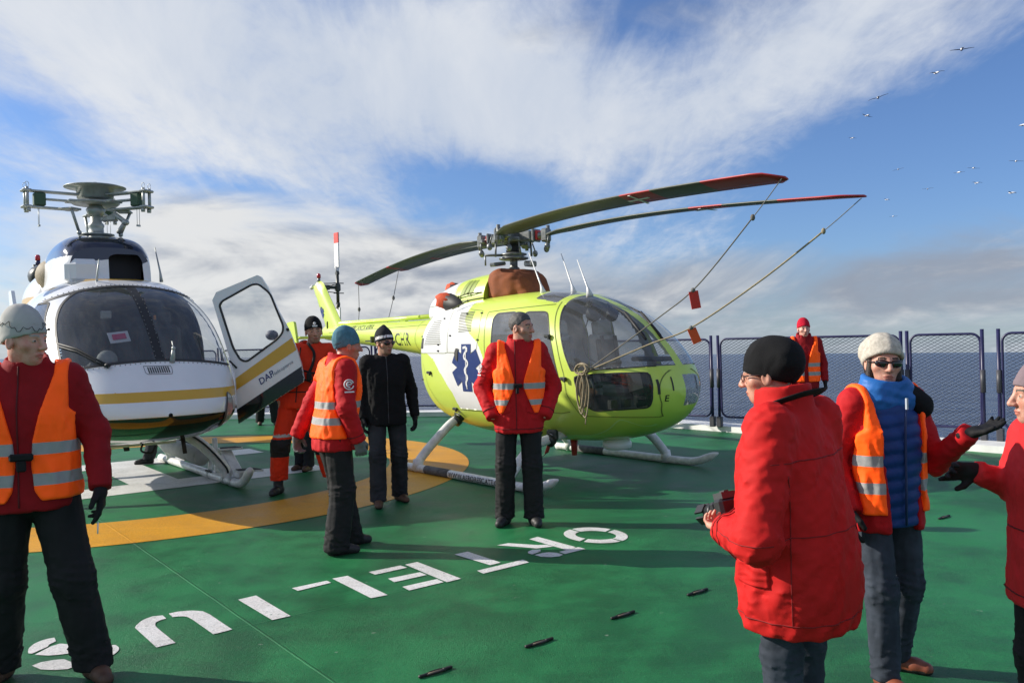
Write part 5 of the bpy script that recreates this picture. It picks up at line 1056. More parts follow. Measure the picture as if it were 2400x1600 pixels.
def hand_field(P, o, Rm, sx, curl=(.5, .5, .5, .5), thick=0.0, thumb=.5, s=1.0, spread=1.0):
    """o wrist, Rm columns: thumb side (times sx), palm normal, finger direction"""
    q = ((P-np.asarray(o, f32)) @ np.asarray(Rm, f32))/s; q = q*np.array((sx, 1, 1), f32)
    d = rbox(q, (0, 0, .048), (.040, .015, .050), .014); d = smin(d, cap(q, (0, 0, -.03), (0, 0, .03), .027, .029), .02)
    for i, (x, L) in enumerate(((.031, .074), (.0105, .083), (-.0105, .077), (-.031, .060))):
        p = np.array((x, .0, .088)); a = 0; r = .0105+thick-.0006*i; xs = (x*.25)*spread
        for j, fr in enumerate((.46, .30, .24)):
            a += curl[i]*(.75, 1.05, .8)[j]; e = p+np.array((xs*fr*.5, math.sin(a)*L*fr, math.cos(a)*L*fr)); d = smin(d, cap(q, p, e, r*(1-.08*j), r*(.93-.09*j)), .006); p = e
    t0 = (.030, .006, .022); t1 = (.054+.008*(1-thumb), .010+.018*thumb, .055); t2 = (.060+.018*(1-thumb)-.010*thumb, .020+.03*thumb, .088); d = smin(d, cap(q, t0, t1, .0145+thick, .0125+thick), .012); d = smin(d, cap(q, t1, t2, .012+thick, .0095+thick), .004)
    return d*s
def head_field(q, mask=None):
    ab = np.abs(q[:, :1]); Q = np.concatenate([ab, q[:, 1:]], 1)
    d = ellp(q, (0, -.014, .034), (.077, .097, .091)); d = smin(d, ellp(q, (0, .028, -.032), (.060, .066, .086)), .035); d = smin(d, ellp(q, (0, .052, -.090), (.036, .034, .028)), .03)
    d = smin(d, ellp(Q, (.044, .052, -.022), (.024, .024, .020)), .02); d = smin(d, cap(Q, (0, .082, .024), (.036, .074, .024), .0125), .014)
    d = smax(d, -ellp(Q, (.031, .104, .004), (.021, .020, .013)), .012); d = smin(d, ellp(Q, (.031, .0765, .004), (.0145, .0125, .0115)), .004)
    d = smin(d, cap(q, (0, .092, .014), (0, .1155, -.027), .0085, .0130), .012); d = smin(d, ellp(Q, (.012, .104, -.031), (.009, .010, .008)), .008)
    d = smin(d, ellp(q, (0, .089, -.060), (.024, .012, .0065)), .006); d = smin(d, ellp(q, (0, .087, -.0715), (.020, .012, .008)), .006); d = smax(d, -ellp(q, (0, .104, -.0655), (.026, .010, .0022)), .003)
    a = .35; M = np.array(((math.cos(a), 0, 0), (0, 1, 0), (0, 0, 1)), f32); d = smin(d, ellp(Q, (.080, -.008, -.012), (.010, .021, .033)), .008)
    d = smax(d, -ellp(Q, (.090, -.004, -.010), (.007, .011, .018)), .006)
    return d
def head_mat(c, HR, HC, opts):
    q = (c-HC) @ HR; ax = np.abs(q[:, 0]); y, z = q[:, 1], q[:, 2]; m = np.zeros(len(q), int)
    e = ((ax-.031)/.0110)**2+((z-.003)/.0042)**2 < 1; m[e & (y > .072)] = 1
    m[(((ax-.031)/.0052)**2+((z-.003)/.0046)**2 < 1) & (y > .076)] = 2
    m[(ax > .013) & (ax < .050) & (np.abs(z-.0265-.003*np.sin((ax-.013)*85)) < .0048) & (y > .055)] = 3
    m[((q[:, 0]/.023)**2+((z+.066)/.0115)**2 < 1) & (y > .085)] = 4
    if opts.get('stubble'): m[(z < -.045) & (y > .0) & (z > -.125) & (m == 0) & ~((ax < .03) & (z > -.056))] = 5
    if opts.get('sideburn'): m[(ax > .058) & (z > -.03) & (y < .038) & (y > -.12) & (m == 0)] = 6
    return m
def skin_mats(tone, hair):
    k = 'skin_%.2f_%.2f' % (tone[0], hair[0])
    def sk(N, tc, b):
        b.inputs['Subsurface Weight'].default_value = .10; b.inputs['Subsurface Radius'].default_value = (.012, .004, .002); b.inputs['Subsurface Scale'].default_value = 1.0
        return N.mix(N.ramp(N.noise(tc, 28, 4, .6), .35, .7), c4(tone), c4((tone[0]*.86, tone[1]*.66, tone[2]*.62)))
    S = mat(k, tone, .50, extra=sk, bump=.25, bscale=350, bdist=.001)
    return [S, mat('eye_white', (.42, .39, .36), .3), mat('eye_iris', (.03, .022, .015), .15), mat('brow_%.2f' % hair[0], hair, .8), mat(k+'_lip', (tone[0]*.72, tone[1]*.45, tone[2]*.45), .45), mat(k+'_stubble', tuple(.62*t+.25*h for t, h in zip(tone, hair)), .7), mat('brow_%.2f' % hair[0], hair, .8)]
def cloth(name, col, rough=.75, bump=.35, bscale=420, vary=.10, vscale=9, sheen=0.0, extra=None, wr=.45): 
    def ex(N, tc, b):
        if sheen: b.inputs['Sheen Weight'].default_value = sheen
        cc = c4(col) if extra is None else extra(N, tc, b)
        return N.mix(1.0, cc, N.mix(N.ramp(N.noise(tc, vscale, 5, .6), .3, .7), (1-vary, 1-vary, 1-vary, 1), (1+vary*.5, 1+vary*.5, 1+vary*.5, 1)), bl='MULTIPLY')
    m = mat(name, col, rough, bump=bump, bscale=bscale, extra=ex, bdist=.0015, spec=.25)
    if wr and not m.get('wr'):       # creases of the cloth
        m['wr'] = 1; N = NT(m.node_tree); b = [n for n in m.node_tree.nodes if n.type == 'BSDF_PRINCIPLED'][0]; old = b.inputs['Normal'].links[0].from_socket
        tc = N.n('ShaderNodeTexCoord').outputs['Object']; w1 = N.n('ShaderNodeTexNoise', {'Vector': N.n('ShaderNodeMapping', {'Vector': tc, 'Scale': (1, 1, .8)}).outputs[0], 'Scale': 11.0, 'Detail': 3, 'Roughness': .5, 'Distortion': .9}, noise_type='RIDGED_MULTIFRACTAL', normalize=True).outputs[0]
        bn = N.n('ShaderNodeBump', {'Height': w1, 'Strength': wr, 'Distance': .012, 'Normal': old}); m.node_tree.links.new(bn.outputs[0], b.inputs['Normal'])
    return m
DEF = dict(hipL=(-.095, 0, .91), hipR=(.095, 0, .91), kneeL=(-.105, .02, .49), kneeR=(.105, .02, .49), ankL=(-.11, -.01, .09), ankR=(.11, -.01, .09), shL=(-.175, -.005, 1.43), shR=(.175, -.005, 1.43),
           elL=(-.235, -.03, 1.13), elR=(.235, -.03, 1.13), wrL=(-.245, .04, .88), wrR=(.245, .04, .88), neck=(0, -.015, 1.48), head=(0, .012, 1.625), toeL=(-.12, 1), toeR=(.12, 1))
def person(label, loc, face, scale, pose=None, head=(0, 0, 0), torso=None, hem=.80, outfit=None, opts=None, group=None):
    """local frame: x to the person's right, y forward, z up; face = world direction they look along"""
    J = dict(DEF); J.update(pose or {}); J = {k: np.array(v, float) for k, v in J.items()}; o_ = outfit; opts = opts or {}
    root = thing('person', label, 'person', loc, math.atan2(-face[0], face[1]), group); root.scale = (scale,)*3
    hr = Matrix.Rotation(R_(head[0]), 3, 'Z') @ Matrix.Rotation(R_(head[1]), 3, 'X') @ Matrix.Rotation(R_(head[2]), 3, 'Y'); HR = np.array(hr); HC = J['head']
    lx, ly = (J['neck'][0], J['neck'][1]+.015); bulk = opts.get('bulk', 1.0); bw = opts.get('width', 1.0)
    def sh(z): t = np.clip((z-.92)/(1.48-.92), 0, 1); return lx*t, ly*t
    def tab(rows, g=0.0): return [(z, sh(z)[0], sh(z)[1]+cy, a*bulk*bw+g, b*bulk+g) for z, cy, a, b in rows]
    JT = [(hem-.02, .0, .195, .150), (hem+.06, 0, .200, .150), (1.0, 0, .192, .142), (1.12, .003, .188, .136), (1.26, .006, .200, .138), (1.36, .0, .200, .124), (1.43, -.008, .165, .100), (1.49, -.012, .075, .075)]
    if torso: JT = torso
    ar = opts.get('arm', (.076, .064, .052))
    def torso_f(P, g=0.0):
        d = loft(P, tab(JT, 0))-g; d = smin(d, cap(P, J['shL'], J['shR'], .072*bulk+g), .05); return d
    def arms_f(P, g=0.0):
        d = None
        for s in 'LR':
            e = smin(cap(P, J['sh'+s], J['el'+s], ar[0]*bulk+g, ar[1]*bulk+g), cap(P, J['el'+s], J['wr'+s], ar[1]*bulk+g, ar[2]*bulk+g), .03)
            d = e if d is None else np.minimum(d, e)
        return d
    allj = np.array([v for k, v in J.items() if len(v) == 3]); lo = allj.min(0)-.30; hi = allj.max(0)+.22
    # --- body (head, neck, trunk and limbs, one surface)
    bare = opts.get('bare', ''); fine = [[(HC[i]-.125, HC[i]+.14, .0042)] for i in range(3)]; HF = {}
    for s in 'LR':
        if s in opts.get('hands', {}):
            zd, yd, cu, th = opts['hands'][s]; HF[s] = (J['wr'+s]+0*np.array(zd), frame(zd, yd), (1 if np.dot(np.cross(yd, zd), opts.get('thumb'+s, (0, 1, 0))) > 0 else -1), cu, th)
    for s in bare:
        w, Rm = HF[s][0], HF[s][1]; c = w+Rm[:, 2]*.09
        for i in range(3): fine[i].append((c[i]-.11, c[i]+.11, .006))
    def body_f(P):
        d = loft(P, tab([(.84, 0, .12, .09), (1.0, 0, .13, .09), (1.2, 0, .15, .10), (1.36, 0, .14, .085), (1.46, -.01, .06, .06)]))
        for s in 'LR':
            d = smin(d, cap(P, J['hip'+s], J['knee'+s], .07, .045), .03); d = smin(d, cap(P, J['knee'+s], J['ank'+s], .045, .032), .02); pass
            d = smin(d, cap(P, J['sh'+s], J['el'+s], .045, .036), .03); d = smin(d, cap(P, J['el'+s], J['wr'+s], .036, .026), .02)
            if s not in bare: d = smin(d, cap(P, J['wr'+s], J['wr'+s]+(J['wr'+s]-J['el'+s])*.06, .022, .018), .01)
        hd = HR @ np.array((0, -.03, -.10)); d = smin(d, cap(P, HC+HR @ np.array((0, -.018, -.06)), J['neck']+np.array((0, 0, -.06)), .055, .062), .03)
        m = np.linalg.norm(P-HC.astype(f32), axis=1) < .21; q = ((P[m]-HC.astype(f32)) @ HR.astype(f32)).astype(f32); d[m] = smin(d[m], head_field(q).astype(f32), .02)
        for s in bare: w, Rm, sx, cu, th = HF[s]; d = smin(d, hand_field(P, w, Rm, sx, cu, 0, th, .98), .012)
        return d
    body = field_mesh('body', body_f, lo, hi, .032, skin_mats(opts.get('tone', (.62, .35, .26)), opts.get('haircol', (.10, .08, .06))), root, lambda c: head_mat(c, HR, HC, opts), fine, 1)
    # --- trousers
    if 'trousers' in o_:
        lr = opts.get('leg', (.100, .082, .080)); gap = opts.get('cuff', .05)
        def tr_f(P):
            d = None
            for s in 'LR':
                k, a = J['knee'+s], J['ank'+s]; e = smin(cap(P, J['hip'+s], k, lr[0], lr[1]), cap(P, k, a+np.array((0, -.005, -.03)), lr[1], lr[2]), .04)
                e = e-folds(P, 46, (.8, .8, 1.6), 1)*.0105*np.exp(-((P[:, 2]-k[2])/.16)**2)-folds(P, 60, (.6, .6, 1.8), 2)*.0135*np.exp(-((P[:, 2]-.13)/.13)**2)
                d = e if d is None else smin(d, e, .025)
            pz = (J['hipL']+J['hipR'])/2; d = smin(d, ellp(P, pz+np.array((0, -.01, .04)), (.175, .128, .13)), .05); d = d-folds(P, 34, (1.5, 1.5, .35), 3)*.006
            lowest = np.minimum(J['ankL'][2], J['ankR'][2]); d = np.maximum(d, gap-P[:, 2]); return np.maximum(d, P[:, 2]-1.06)
        l2 = np.minimum(J['ankL'], J['ankR']); l2 = np.minimum(l2, np.minimum(J['kneeL'], J['kneeR']))-.14; h2 = np.maximum(np.maximum(J['ankL'], J['ankR']), np.maximum(J['kneeL'], J['kneeR']))+.14; l2 = np.minimum(l2, (-.22, -.2, 0)); h2 = np.maximum(h2, (.22, .2, 0)); l2[2] = .0; h2[2] = 1.1
        field_mesh('trousers', tr_f, l2, h2, opts.get('res', .011), o_['trousers'], root, opts.get('trmat'))
    # --- shoes
    for s in 'LR':
        a = J['ank'+s]; td = np.array((*J['toe'+s], 0)); td /= np.linalg.norm(td); hgt = a[2]-.09
        def shoe_f(P, a=a, td=td, hgt=hgt):
            b = np.array((a[0], a[1], hgt)); d = cap(P, b+td*-.04+np.array((0, 0, .035)), b+td*.145+np.array((0, 0, .028)), .042, .036); d = smin(d, cap(P, b+np.array((0, 0, .05)), b+np.array((0, 0, .13)), .047, .05), .03); d = smin(d, ellp(P, b+td*.09+np.array((0, 0, .045)), (.045, .045, .035)), .02)
            return smax(d, hgt+.002-P[:, 2], .006)
        c = np.array((a[0], a[1], hgt)); field_mesh('boot', shoe_f, c+np.array((-.25, -.25, -.02)), c+np.array((.25, .25, .16)), .0085, [o_.get('boots', DARKB), SOLE], root, lambda c_, hgt=hgt: (c_[:, 2] < hgt+.022).astype(int))
    # --- jacket
    jm = o_['jacket']; cr = opts.get('collar', (.105, .07)); cdir = HR @ np.array((0, 0, 1.)); fa = opts.get('fold', .009)
    def jk_f(P):
        A = arms_f(P); T = torso_f(P); fz = folds(P, 30, (1.4, 1.4, .55), opts.get('seed', 0)); A2 = A-folds(P, 58, (.7, .7, 1.3), 2)*fa*.75-folds(P, 32, (1, 1, 1), 1)*fa*.55
        for s in 'LR':   # cuffs
            w, e = J['wr'+s], J['el'+s]; u = (w-e)/np.linalg.norm(w-e); cut = (P-w.astype(f32)) @ u.astype(f32)-.018; nb = np.linalg.norm(P-w.astype(f32), axis=1) < .16; A2 = np.where(nb, smax(A2, cut, .012), A2)
            jc = J['el'+s].astype(f32); g_ = np.exp(-(np.linalg.norm(P-jc, axis=1)/.10)**2); A2 = A2-folds(P, 75, (.8, .8, 1.2), 3)*.007*g_
        T2 = T-fz*fa*.8-folds(P, 62, (.8, .8, 1.2), 1)*fa*.4; d = smin(T2, A2, .035)
        n0 = J['neck']+np.array((0, -.0, -.045)); n1 = J['neck']+np.array((0, .006, cr[1])); c = cap(P, n0, n1, cr[0]*.98, cr[0]*.88); inn = cap(P, n0+np.array((0, .012, .03)), n1+np.array((0, .014, .12)), cr[0]*.70, cr[0]*.74)
        ztop = n1[2]-.25*(P[:, 1]-n1[1])*opts.get('coltilt', 1.0)+.006*folds(P, 20, (1, 1, .3), 3); c = np.maximum(c, P[:, 2]-ztop); d = smin(d, c, .03); d = smax(d, -inn, .012)
        if opts.get('open'): d = smax(d, -opts['open'](P), .01)
        hz = hem+.009*folds(P, 26, (1, 1, .1), 4); d = smax(d, hz-P[:, 2], .012)
        return d
    js = np.array([J[k] for k in ('shL', 'shR', 'elL', 'elR', 'wrL', 'wrR')]); l3 = np.minimum(js.min(0)-.12, np.array((-.28*bulk*bw+min(lx, 0), -.24*bulk+min(ly, 0), hem-.05))); h3 = np.maximum(js.max(0)+.12, np.array((.28*bulk*bw+max(lx, 0), .24*bulk+max(ly, 0), 1.64)))
    jo = field_mesh('jacket', jk_f, l3, h3, opts.get('res', .011), jm, root, opts.get('jmat'))
    # --- gloves
    for s in HF:
        if s in bare: continue
        w, Rm, sx, cu, th = HF[s]
        if 'gloves' in o_:
            def gl_f(P, w=w, Rm=Rm, sx=sx, cu=cu, th=th): return hand_field(P, w, Rm, sx, cu, .0025, th, opts.get('hs', 1.04))-folds(P, 60, (1, 1, 1), 1)*.0012
            c = w+Rm[:, 2]*.08; field_mesh('glove', gl_f, c-.17, c+.17, .0062, o_['gloves'], root)
    # --- vest
    if 'vest' in o_:
        vz, band, opening = opts['vest']
        def ve_f(P):
            T = torso_f(P); A = arms_f(P); fo = folds(P, 26, (1.3, 1.3, .45), 2)*.0075+folds(P, 56, (1, 1, .8), 3)*.0035; zs = J['shL'][2]; j = smin(T, A+2.5*np.maximum(0, zs-.09-P[:, 2]), .035); ax_ = np.abs(P[:, 0]-sh(P[:, 2])[0])
            d = j-.017-fo; d = smax(d, ax_-.176*bw*bulk-1.6*np.maximum(0, zs-.13-P[:, 2]), .012); d = smax(d, -(A-.012)-5*np.maximum(0, P[:, 2]-(zs-.11)), .010)
            hz = vz+.008*folds(P, 20, (1, 1, .1), 1); d = smax(d, hz-P[:, 2], .01)
            nk = cap(P, J['neck']+np.array((0, .0, -.06)), J['neck']+np.array((0, .03, .2)), cr[0]*1.10, cr[0]*1.1); d = smax(d, -nk, .01)
            if opening is not None:
                x = P[:, 0]-sh(P[:, 2])[0]; g = np.interp(P[:, 2], [o[0] for o in opening], [o[1] for o in opening]); yy = P[:, 1]-sh(P[:, 2])[1]; op = np.maximum(np.abs(x-opts.get('vx', 0))-g, .01-yy); d = smax(d, -op, .008)
            return d
        field_mesh('vest', ve_f, (l3[0], l3[1]-.03, vz-.04), (h3[0], h3[1]+.03, 1.58), opts.get('vres', .0085), o_['vest'], root)
    # --- hat / hair
    if 'hat' in o_:
        hm, hk = o_['hat'], opts.get('hat', {}); tilt = hk.get('tilt', .40); zc = hk.get('z', .004); tall = hk.get('tall', .008)
        def ht_f(P):
            q = ((P-HC.astype(f32)) @ HR.astype(f32)); d = ellp(q, (0, -.014, .034), (.0895+hk.get('w', 0), .1095+hk.get('w', 0), .105)); d = smin(d, ellp(q, (0, -.03, .07+tall), (.075+hk.get('w', 0), .088+hk.get('slouch', 0), .080)), .03)
            if hk.get('slouch'): d = smin(d, ellp(q, (0, -.085, .045), (.10, .075, .085)), .04)
            if hk.get('point'): d = smin(d, cap(q, (0, -.02, .10), (0, -.028, .165), .05, .012), .05)
            d = d-folds(q, 34, (1, 1, .7), 2)*hk.get('fold', .0025)
            inn = ellp(q, (0, -.012, .030), (.080, .100, .094)); pl_ = (zc+tilt*(q[:, 1]*1.0))-q[:, 2]; rim = np.abs(pl_+.012)-.012
            d = np.where(pl_ > -.032, d-.0022*hk.get('rim', 1)*np.clip((pl_+.032)/.01, 0, 1), d); d = smax(d, pl_, .006); return smax(d, -inn, .004)
        field_mesh(hk.get('name', 'beanie'), ht_f, HC-.21, HC+.235, .0062, hm, root, (lambda c: hk['mfn']((c-HC) @ HR)) if 'mfn' in hk else None)
    if 'hair' in o_:
        hf = opts['hairf']
        def ha_f(P): q = ((P-HC.astype(f32)) @ HR.astype(f32)); return hf(q)
        field_mesh('hair', ha_f, HC-.17, HC+.19, .0052, o_['hair'], root)
    if 'glasses' in o_:
        gmode = opts.get('gl', 'sun'); m = MB(); M4 = Matrix.Translation(HC) @ hr.to_4x4(); m.M = M4
        for sx in (-1, 1):
            if gmode == 'sun': m.cur = 0; m.ell((sx*.036, .091, .003), (.034, .010, .0205), 14, 10, Matrix.Rotation(-sx*.32, 3, 'Z'))
            else: m.cur = 1; m.tube([(sx*.033+.022*math.cos(t), .098, .002+.016*math.sin(t)) for t in np.linspace(0, 6.28, 17)], .0018, 6)
            m.cur = 1; m.tube([(sx*.058, .088, .008), (sx*.078, .05, .008), (sx*.083, -.01, .0)], .0035, 6)
        m.cur = 1; m.tube([(-.008, .106, .007), (.008, .106, .007)], .003, 6)
        if gmode == 'sun': m.tube([(-.06, .088, .012), (-.03, .104, .017), (0, .107, .011), (.03, .104, .017), (.06, .088, .012)], .003, 6)
        m.obj('sunglasses' if gmode == 'sun' else 'spectacles', [mat('dark_lens', (.012, .008, .010), .06, coat=.6), mat('brown_frame', (.05, .018, .015), .3)], root)
    LAST['J'] = jk_f; LAST['T'] = torso_f; LAST['root'] = root
    return root, J, HR, HC
DARKB = mat('black_boot_leather', (.02, .02, .02), .55, bump=.4, bscale=90, vary=.3, vscale=20); SOLE = mat('rubber_sole', (.012, .012, .012), .8)
LAST = {}
def surf(F, P0, D, reach=.55, n=90):
    """first point of a garment's skin met when going from P0 along D"""
    P0 = np.asarray(P0, float); D = np.asarray(D, float); D = D/np.linalg.norm(D, axis=1, keepdims=True); ts = np.linspace(0, reach, n); Q = P0[:, None]+D[:, None]*ts[None, :, None]
    v = F(Q.reshape(-1, 3).astype(f32)).reshape(len(P0), n); i = np.argmax(v < 0, axis=1); i = np.where((v < 0).any(1), np.maximum(i, 1), n-1); k = np.arange(len(P0)); a, b = v[k, i-1], v[k, i]
    t = ts[i-1]+(ts[i]-ts[i-1])*np.clip(a/(a-b+1e-9), 0, 1); Q_ = P0+D*t[:, None]; Q_[~(v < 0).any(1)] = np.nan; return Q_
def seam_line(root, F, P0, D, m_, r=.0035, name='seam', off=.001):
    P = surf(F, P0, D); ok = np.isfinite(P).all(1); ok[1:] &= np.linalg.norm(np.diff(np.nan_to_num(P), axis=0), axis=1) < .06; P = P[ok]-(np.asarray(D)/np.linalg.norm(D, axis=1, keepdims=True))[ok]*off
    if len(P) > 2: m = MB(); m.tube(P, r, 6); m.obj(name, m_, root)
def ringpts(z, a0, a1, n=40, c=(0, 0)):
    """looking inward from angles a0..a1 (0 = straight ahead of the wearer, positive to the right)"""
    a = np.radians(np.linspace(a0, a1, n)); z = np.broadcast_to(z, a.shape); P = np.stack([c[0]+.5*np.sin(a), c[1]+.5*np.cos(a), z], 1); return P, np.stack([-np.sin(a), -np.cos(a), np.zeros(n)], 1)
def surf_patch(root, F, a0, a1, z0, z1, m_, name, off=.006, n=14, c=(0, 0), slant=0):
    A, Zz = np.meshgrid(np.radians(np.linspace(a0, a1, n)), np.linspace(z0, z1, n), indexing='ij'); Zz = Zz+slant*(A-A.mean()); P = np.stack([c[0]+.5*np.sin(A), c[1]+.5*np.cos(A), Zz], 2).reshape(-1, 3); D = np.stack([-np.sin(A), -np.cos(A), 0*A], 2).reshape(-1, 3)
    O = np.nan_to_num(surf(F, P, D))-D*off; I_ = O+D*(off+.006); i, j = np.meshgrid(np.arange(n-1), np.arange(n-1), indexing='ij'); q = np.stack([i*n+j, (i+1)*n+j, (i+1)*n+j+1, i*n+j+1], 2).reshape(-1, 4)
    rim = [k*n for k in range(n)]+[(n-1)*n+k for k in range(1, n)]+[k*n+n-1 for k in range(n-2, -1, -1)]+[k for k in range(n-2, 0, -1)]; m = len(rim); rr = np.array(rim); e = np.stack([rr, np.roll(rr, -1), np.roll(rr, -1)+n*n, rr+n*n], 1)
    return link(name, raw_mesh(name, np.concatenate([O, I_]), [q[:, ::-1], e], m_), root)
def cuff_seam(root, F, J, s, t, m_, r=.003):
    e, w = J['el'+s], J['wr'+s]; u = (w-e)/np.linalg.norm(w-e); a = np.cross(u, (0, 0, 1.)); a /= np.linalg.norm(a)+1e-9; b = np.cross(u, a); th = np.linspace(0, 6.283, 26); D = -(np.cos(th)[:, None]*a+np.sin(th)[:, None]*b); P = e+(w-e)*t-D*.14; seam_line(root, F, P, D, m_, r, 'cuff_seam')
def vest_mat(name, bands, col=(1.75, .16, .008)):
    def ex(N, tc, b):
        z = N.n('ShaderNodeSeparateXYZ', {0: tc}).outputs[2]; k = None
        for z0, z1 in bands:
            t = N.m('MULTIPLY', N.m('GREATER_THAN', z, z0), N.m('LESS_THAN', z, z1)); k = t if k is None else N.m('MAXIMUM', k, t)
        return N.mix(k, c4(col), (.36, .36, .35, 1))
    return cloth(name, col, .62, bump=.45, bscale=480, vary=.07, extra=ex)
RED = cloth('red_jacket_cloth', (.50, .008, .012), .75, bump=.5, bscale=300); RED2 = cloth('scarlet_parka_cloth', (.55, .010, .009), .75, bump=.4, bscale=260); DRED = cloth('dark_red_jacket_cloth', (.28, .006, .010), .8, bump=.5, bscale=300); CRED = cloth('coral_red_jacket_cloth', (.62, .022, .025), .75, bump=.4, bscale=260)
BLKTR = cloth('black_trouser_cloth', (.014, .014, .015), .75, bump=.4, bscale=500); BLKJ = cloth('black_fleece', (.008, .008, .009), .9, bump=.5, bscale=260); BLKG = cloth('black_glove_cloth', (.010, .010, .011), .7, bump=.5, bscale=500); GRYG = cloth('grey_leather_glove', (.16, .16, .155), .6, bump=.6, bscale=220, vary=.2)
DENIM = cloth('blue_grey_denim', (.042, .052, .070), .85, bump=.5, bscale=600, vary=.35, vscale=5); DENIM2 = cloth('dark_grey_denim', (.030, .033, .038), .85, bump=.5, bscale=600, vary=.4, vscale=5); GREYH = cloth('pale_grey_knit', (.45, .44, .41), .9, bump=.5, bscale=300); TEALH = cloth('teal_knit', (.085, .20, .26), .9, bump=.7, bscale=180, vary=.2, vscale=30)
BLKH = cloth('black_knit', (.007, .007, .008), .9, bump=.6, bscale=220); REDH = cloth('red_knit', (.50, .008, .03), .9, bump=.6, bscale=220); MAUVEH = cloth('mauve_knit', (.20, .15, .165), .9, bump=.6, bscale=240); CREAMH = cloth('cream_cable_knit', (.50, .46, .39), .95, bump=1.0, bscale=70, vary=.22, vscale=45)
ORSUIT = cloth('orange_red_coverall_cloth', (.72, .036, .008), .75, bump=.4, bscale=300); CHAR = cloth('charcoal_patch', (.02, .02, .02), .8); BAND = mat('grey_reflective_band', (.40, .40, .38), .5); WHTM = mat('white_print', (.75, .75, .75), .6); BROWNB = mat('brown_boot_leather', (.09, .045, .025), .6, bump=.4, bscale=90, vary=.3, vscale=20); TANB = mat('red_brown_shoe_leather', (.22, .06, .03), .5, vary=.2, vscale=20)
BLUEP = cloth('blue_puffer_cloth', (.012, .048, .20), .5, bump=.3, bscale=120, vary=.15); BLUEC = cloth('bright_blue_hood_cloth', (.022, .14, .44), .5, bump=.3, bscale=120); HAIRG = mat('grey_hair', (.085, .08, .075), .6, bump=.8, bscale=240, vary=.3, vscale=60, bdist=.004); HAIRB = mat('dark_brown_hair', (.03, .018, .012), .5, bump=.8, bscale=240, vary=.3, vscale=60, bdist=.004)
HANG = lambda s: ((0.0, .14, -1), ((1, .15, 0) if s == 'L' else (-1, .15, 0)), (.35, .4, .45, .5), .5)
def logo(root, p, n, r, up=(0, 0, 1)):
    n = Vector(n).normalized(); u = Vector(up); u = (u-n*u.dot(n)).normalized(); x = u.cross(n); Mx = Matrix((x, u, n)).transposed().to_4x4(); Mx.translation = Vector(p); m = MB(); m.M = Mx
    t = np.linspace(.3, 6.0, 22); m.tube([(r*math.cos(a), r*math.sin(a), .0) for a in t], r*.13, 6); m.tube([(r*.55*math.cos(a)+.1*r, r*.55*math.sin(a), .0) for a in np.linspace(.2, 4.9, 14)], r*.16, 6); m.box((0, 0, 0), (r*1.0, r*.2, .003)); m.box((0, -r*1.55, 0), (r*2.0, r*.28, .003)); return m.obj('sleeve_logo', WHTM, root)
# man at the left edge
pl, J, HR, HC = person('tall man in a pale grey beanie, orange vest and dark red jacket', (-2.355, 4.2, 0), (.34, -1), 1.03,
    dict(ankL=(-.25, .02, .09), ankR=(.17, -.12, .09), kneeL=(-.175, .05, .50), kneeR=(.13, -.02, .49), elL=(-.285, .0, 1.17), wrL=(-.315, .13, .93), elR=(.27, -.08, 1.15), wrR=(.27, .02, .90), toeL=(-.5, 1), toeR=(.3, 1), head=(0, .03, 1.62)), head=(56, -6, 0), hem=.835,
    outfit=dict(jacket=[DRED], trousers=[BLKTR], gloves=[BLKG], boots=BROWNB, vest=[vest_mat('orange_vest_left', [(1.095, 1.15), (.955, 1.01)])], hat=[GREYH]),
    opts=dict(vest=(.885, None, [(.80, .11), (.88, .075), (.93, .045), (1.05, .032), (1.16, .04), (1.30, .075), (1.46, .125)]), hands=dict(L=((-.02, .10, -1), (1, -.1, 0), (.25, .3, .6, .7), .2), R=HANG('R')), hat=dict(tilt=.38, z=.004, tall=.022), tone=(.66, .36, .27), haircol=(.35, .32, .28), bulk=1.05, leg=(.112, .098, .092), stubble=False, seed=1, fold=.008))
JF = LAST['J']; zz = np.linspace(.86, 1.50, 60); seam_line(pl, JF, np.stack([0*zz+.02, 0*zz+.5, zz], 1), np.tile((0, -1, 0), (60, 1)), mat('dark_red_seam', (.10, .004, .005), .8), .004, 'zip_flap')
m = MB(); M4 = Matrix.Translation(HC) @ Matrix(HR.tolist()).to_4x4(); P = []
for i, t in enumerate(np.linspace(-2.6, 1.2, 34)):
    z = .066+.010*math.sin(t*7)+.012*math.sin(t*2.1)+(.010 if i % 3 == 0 else -.004); k = math.sqrt(max(0, 1-((z-.036)/.104)**2)); P.append((-.0955*math.sin(t)*k, -.014+.1155*math.cos(t)*k, z))
m.M = M4; m.tube(P, .0015, 5); m.box((-.060, .076, .056), (.03, .012, .013), rot=(0, 0, .7)); m.obj('hat_line', BLKTR, pl)
m = MB(); m.box((0, .185, 1.09), (.10, .02, .035), bev=.008); m.box((0, .187, 1.05), (.04, .018, .05), bev=.006); m.obj('vest_buckle', BLKG, pl)
m = MB(); h0 = J['wrL']; m.tube([h0+np.array((.01, .04, -.16)), h0+np.array((.012, .045, -.215))], .0035, 6); ck = m.obj('white_stick', WHTM, pl)
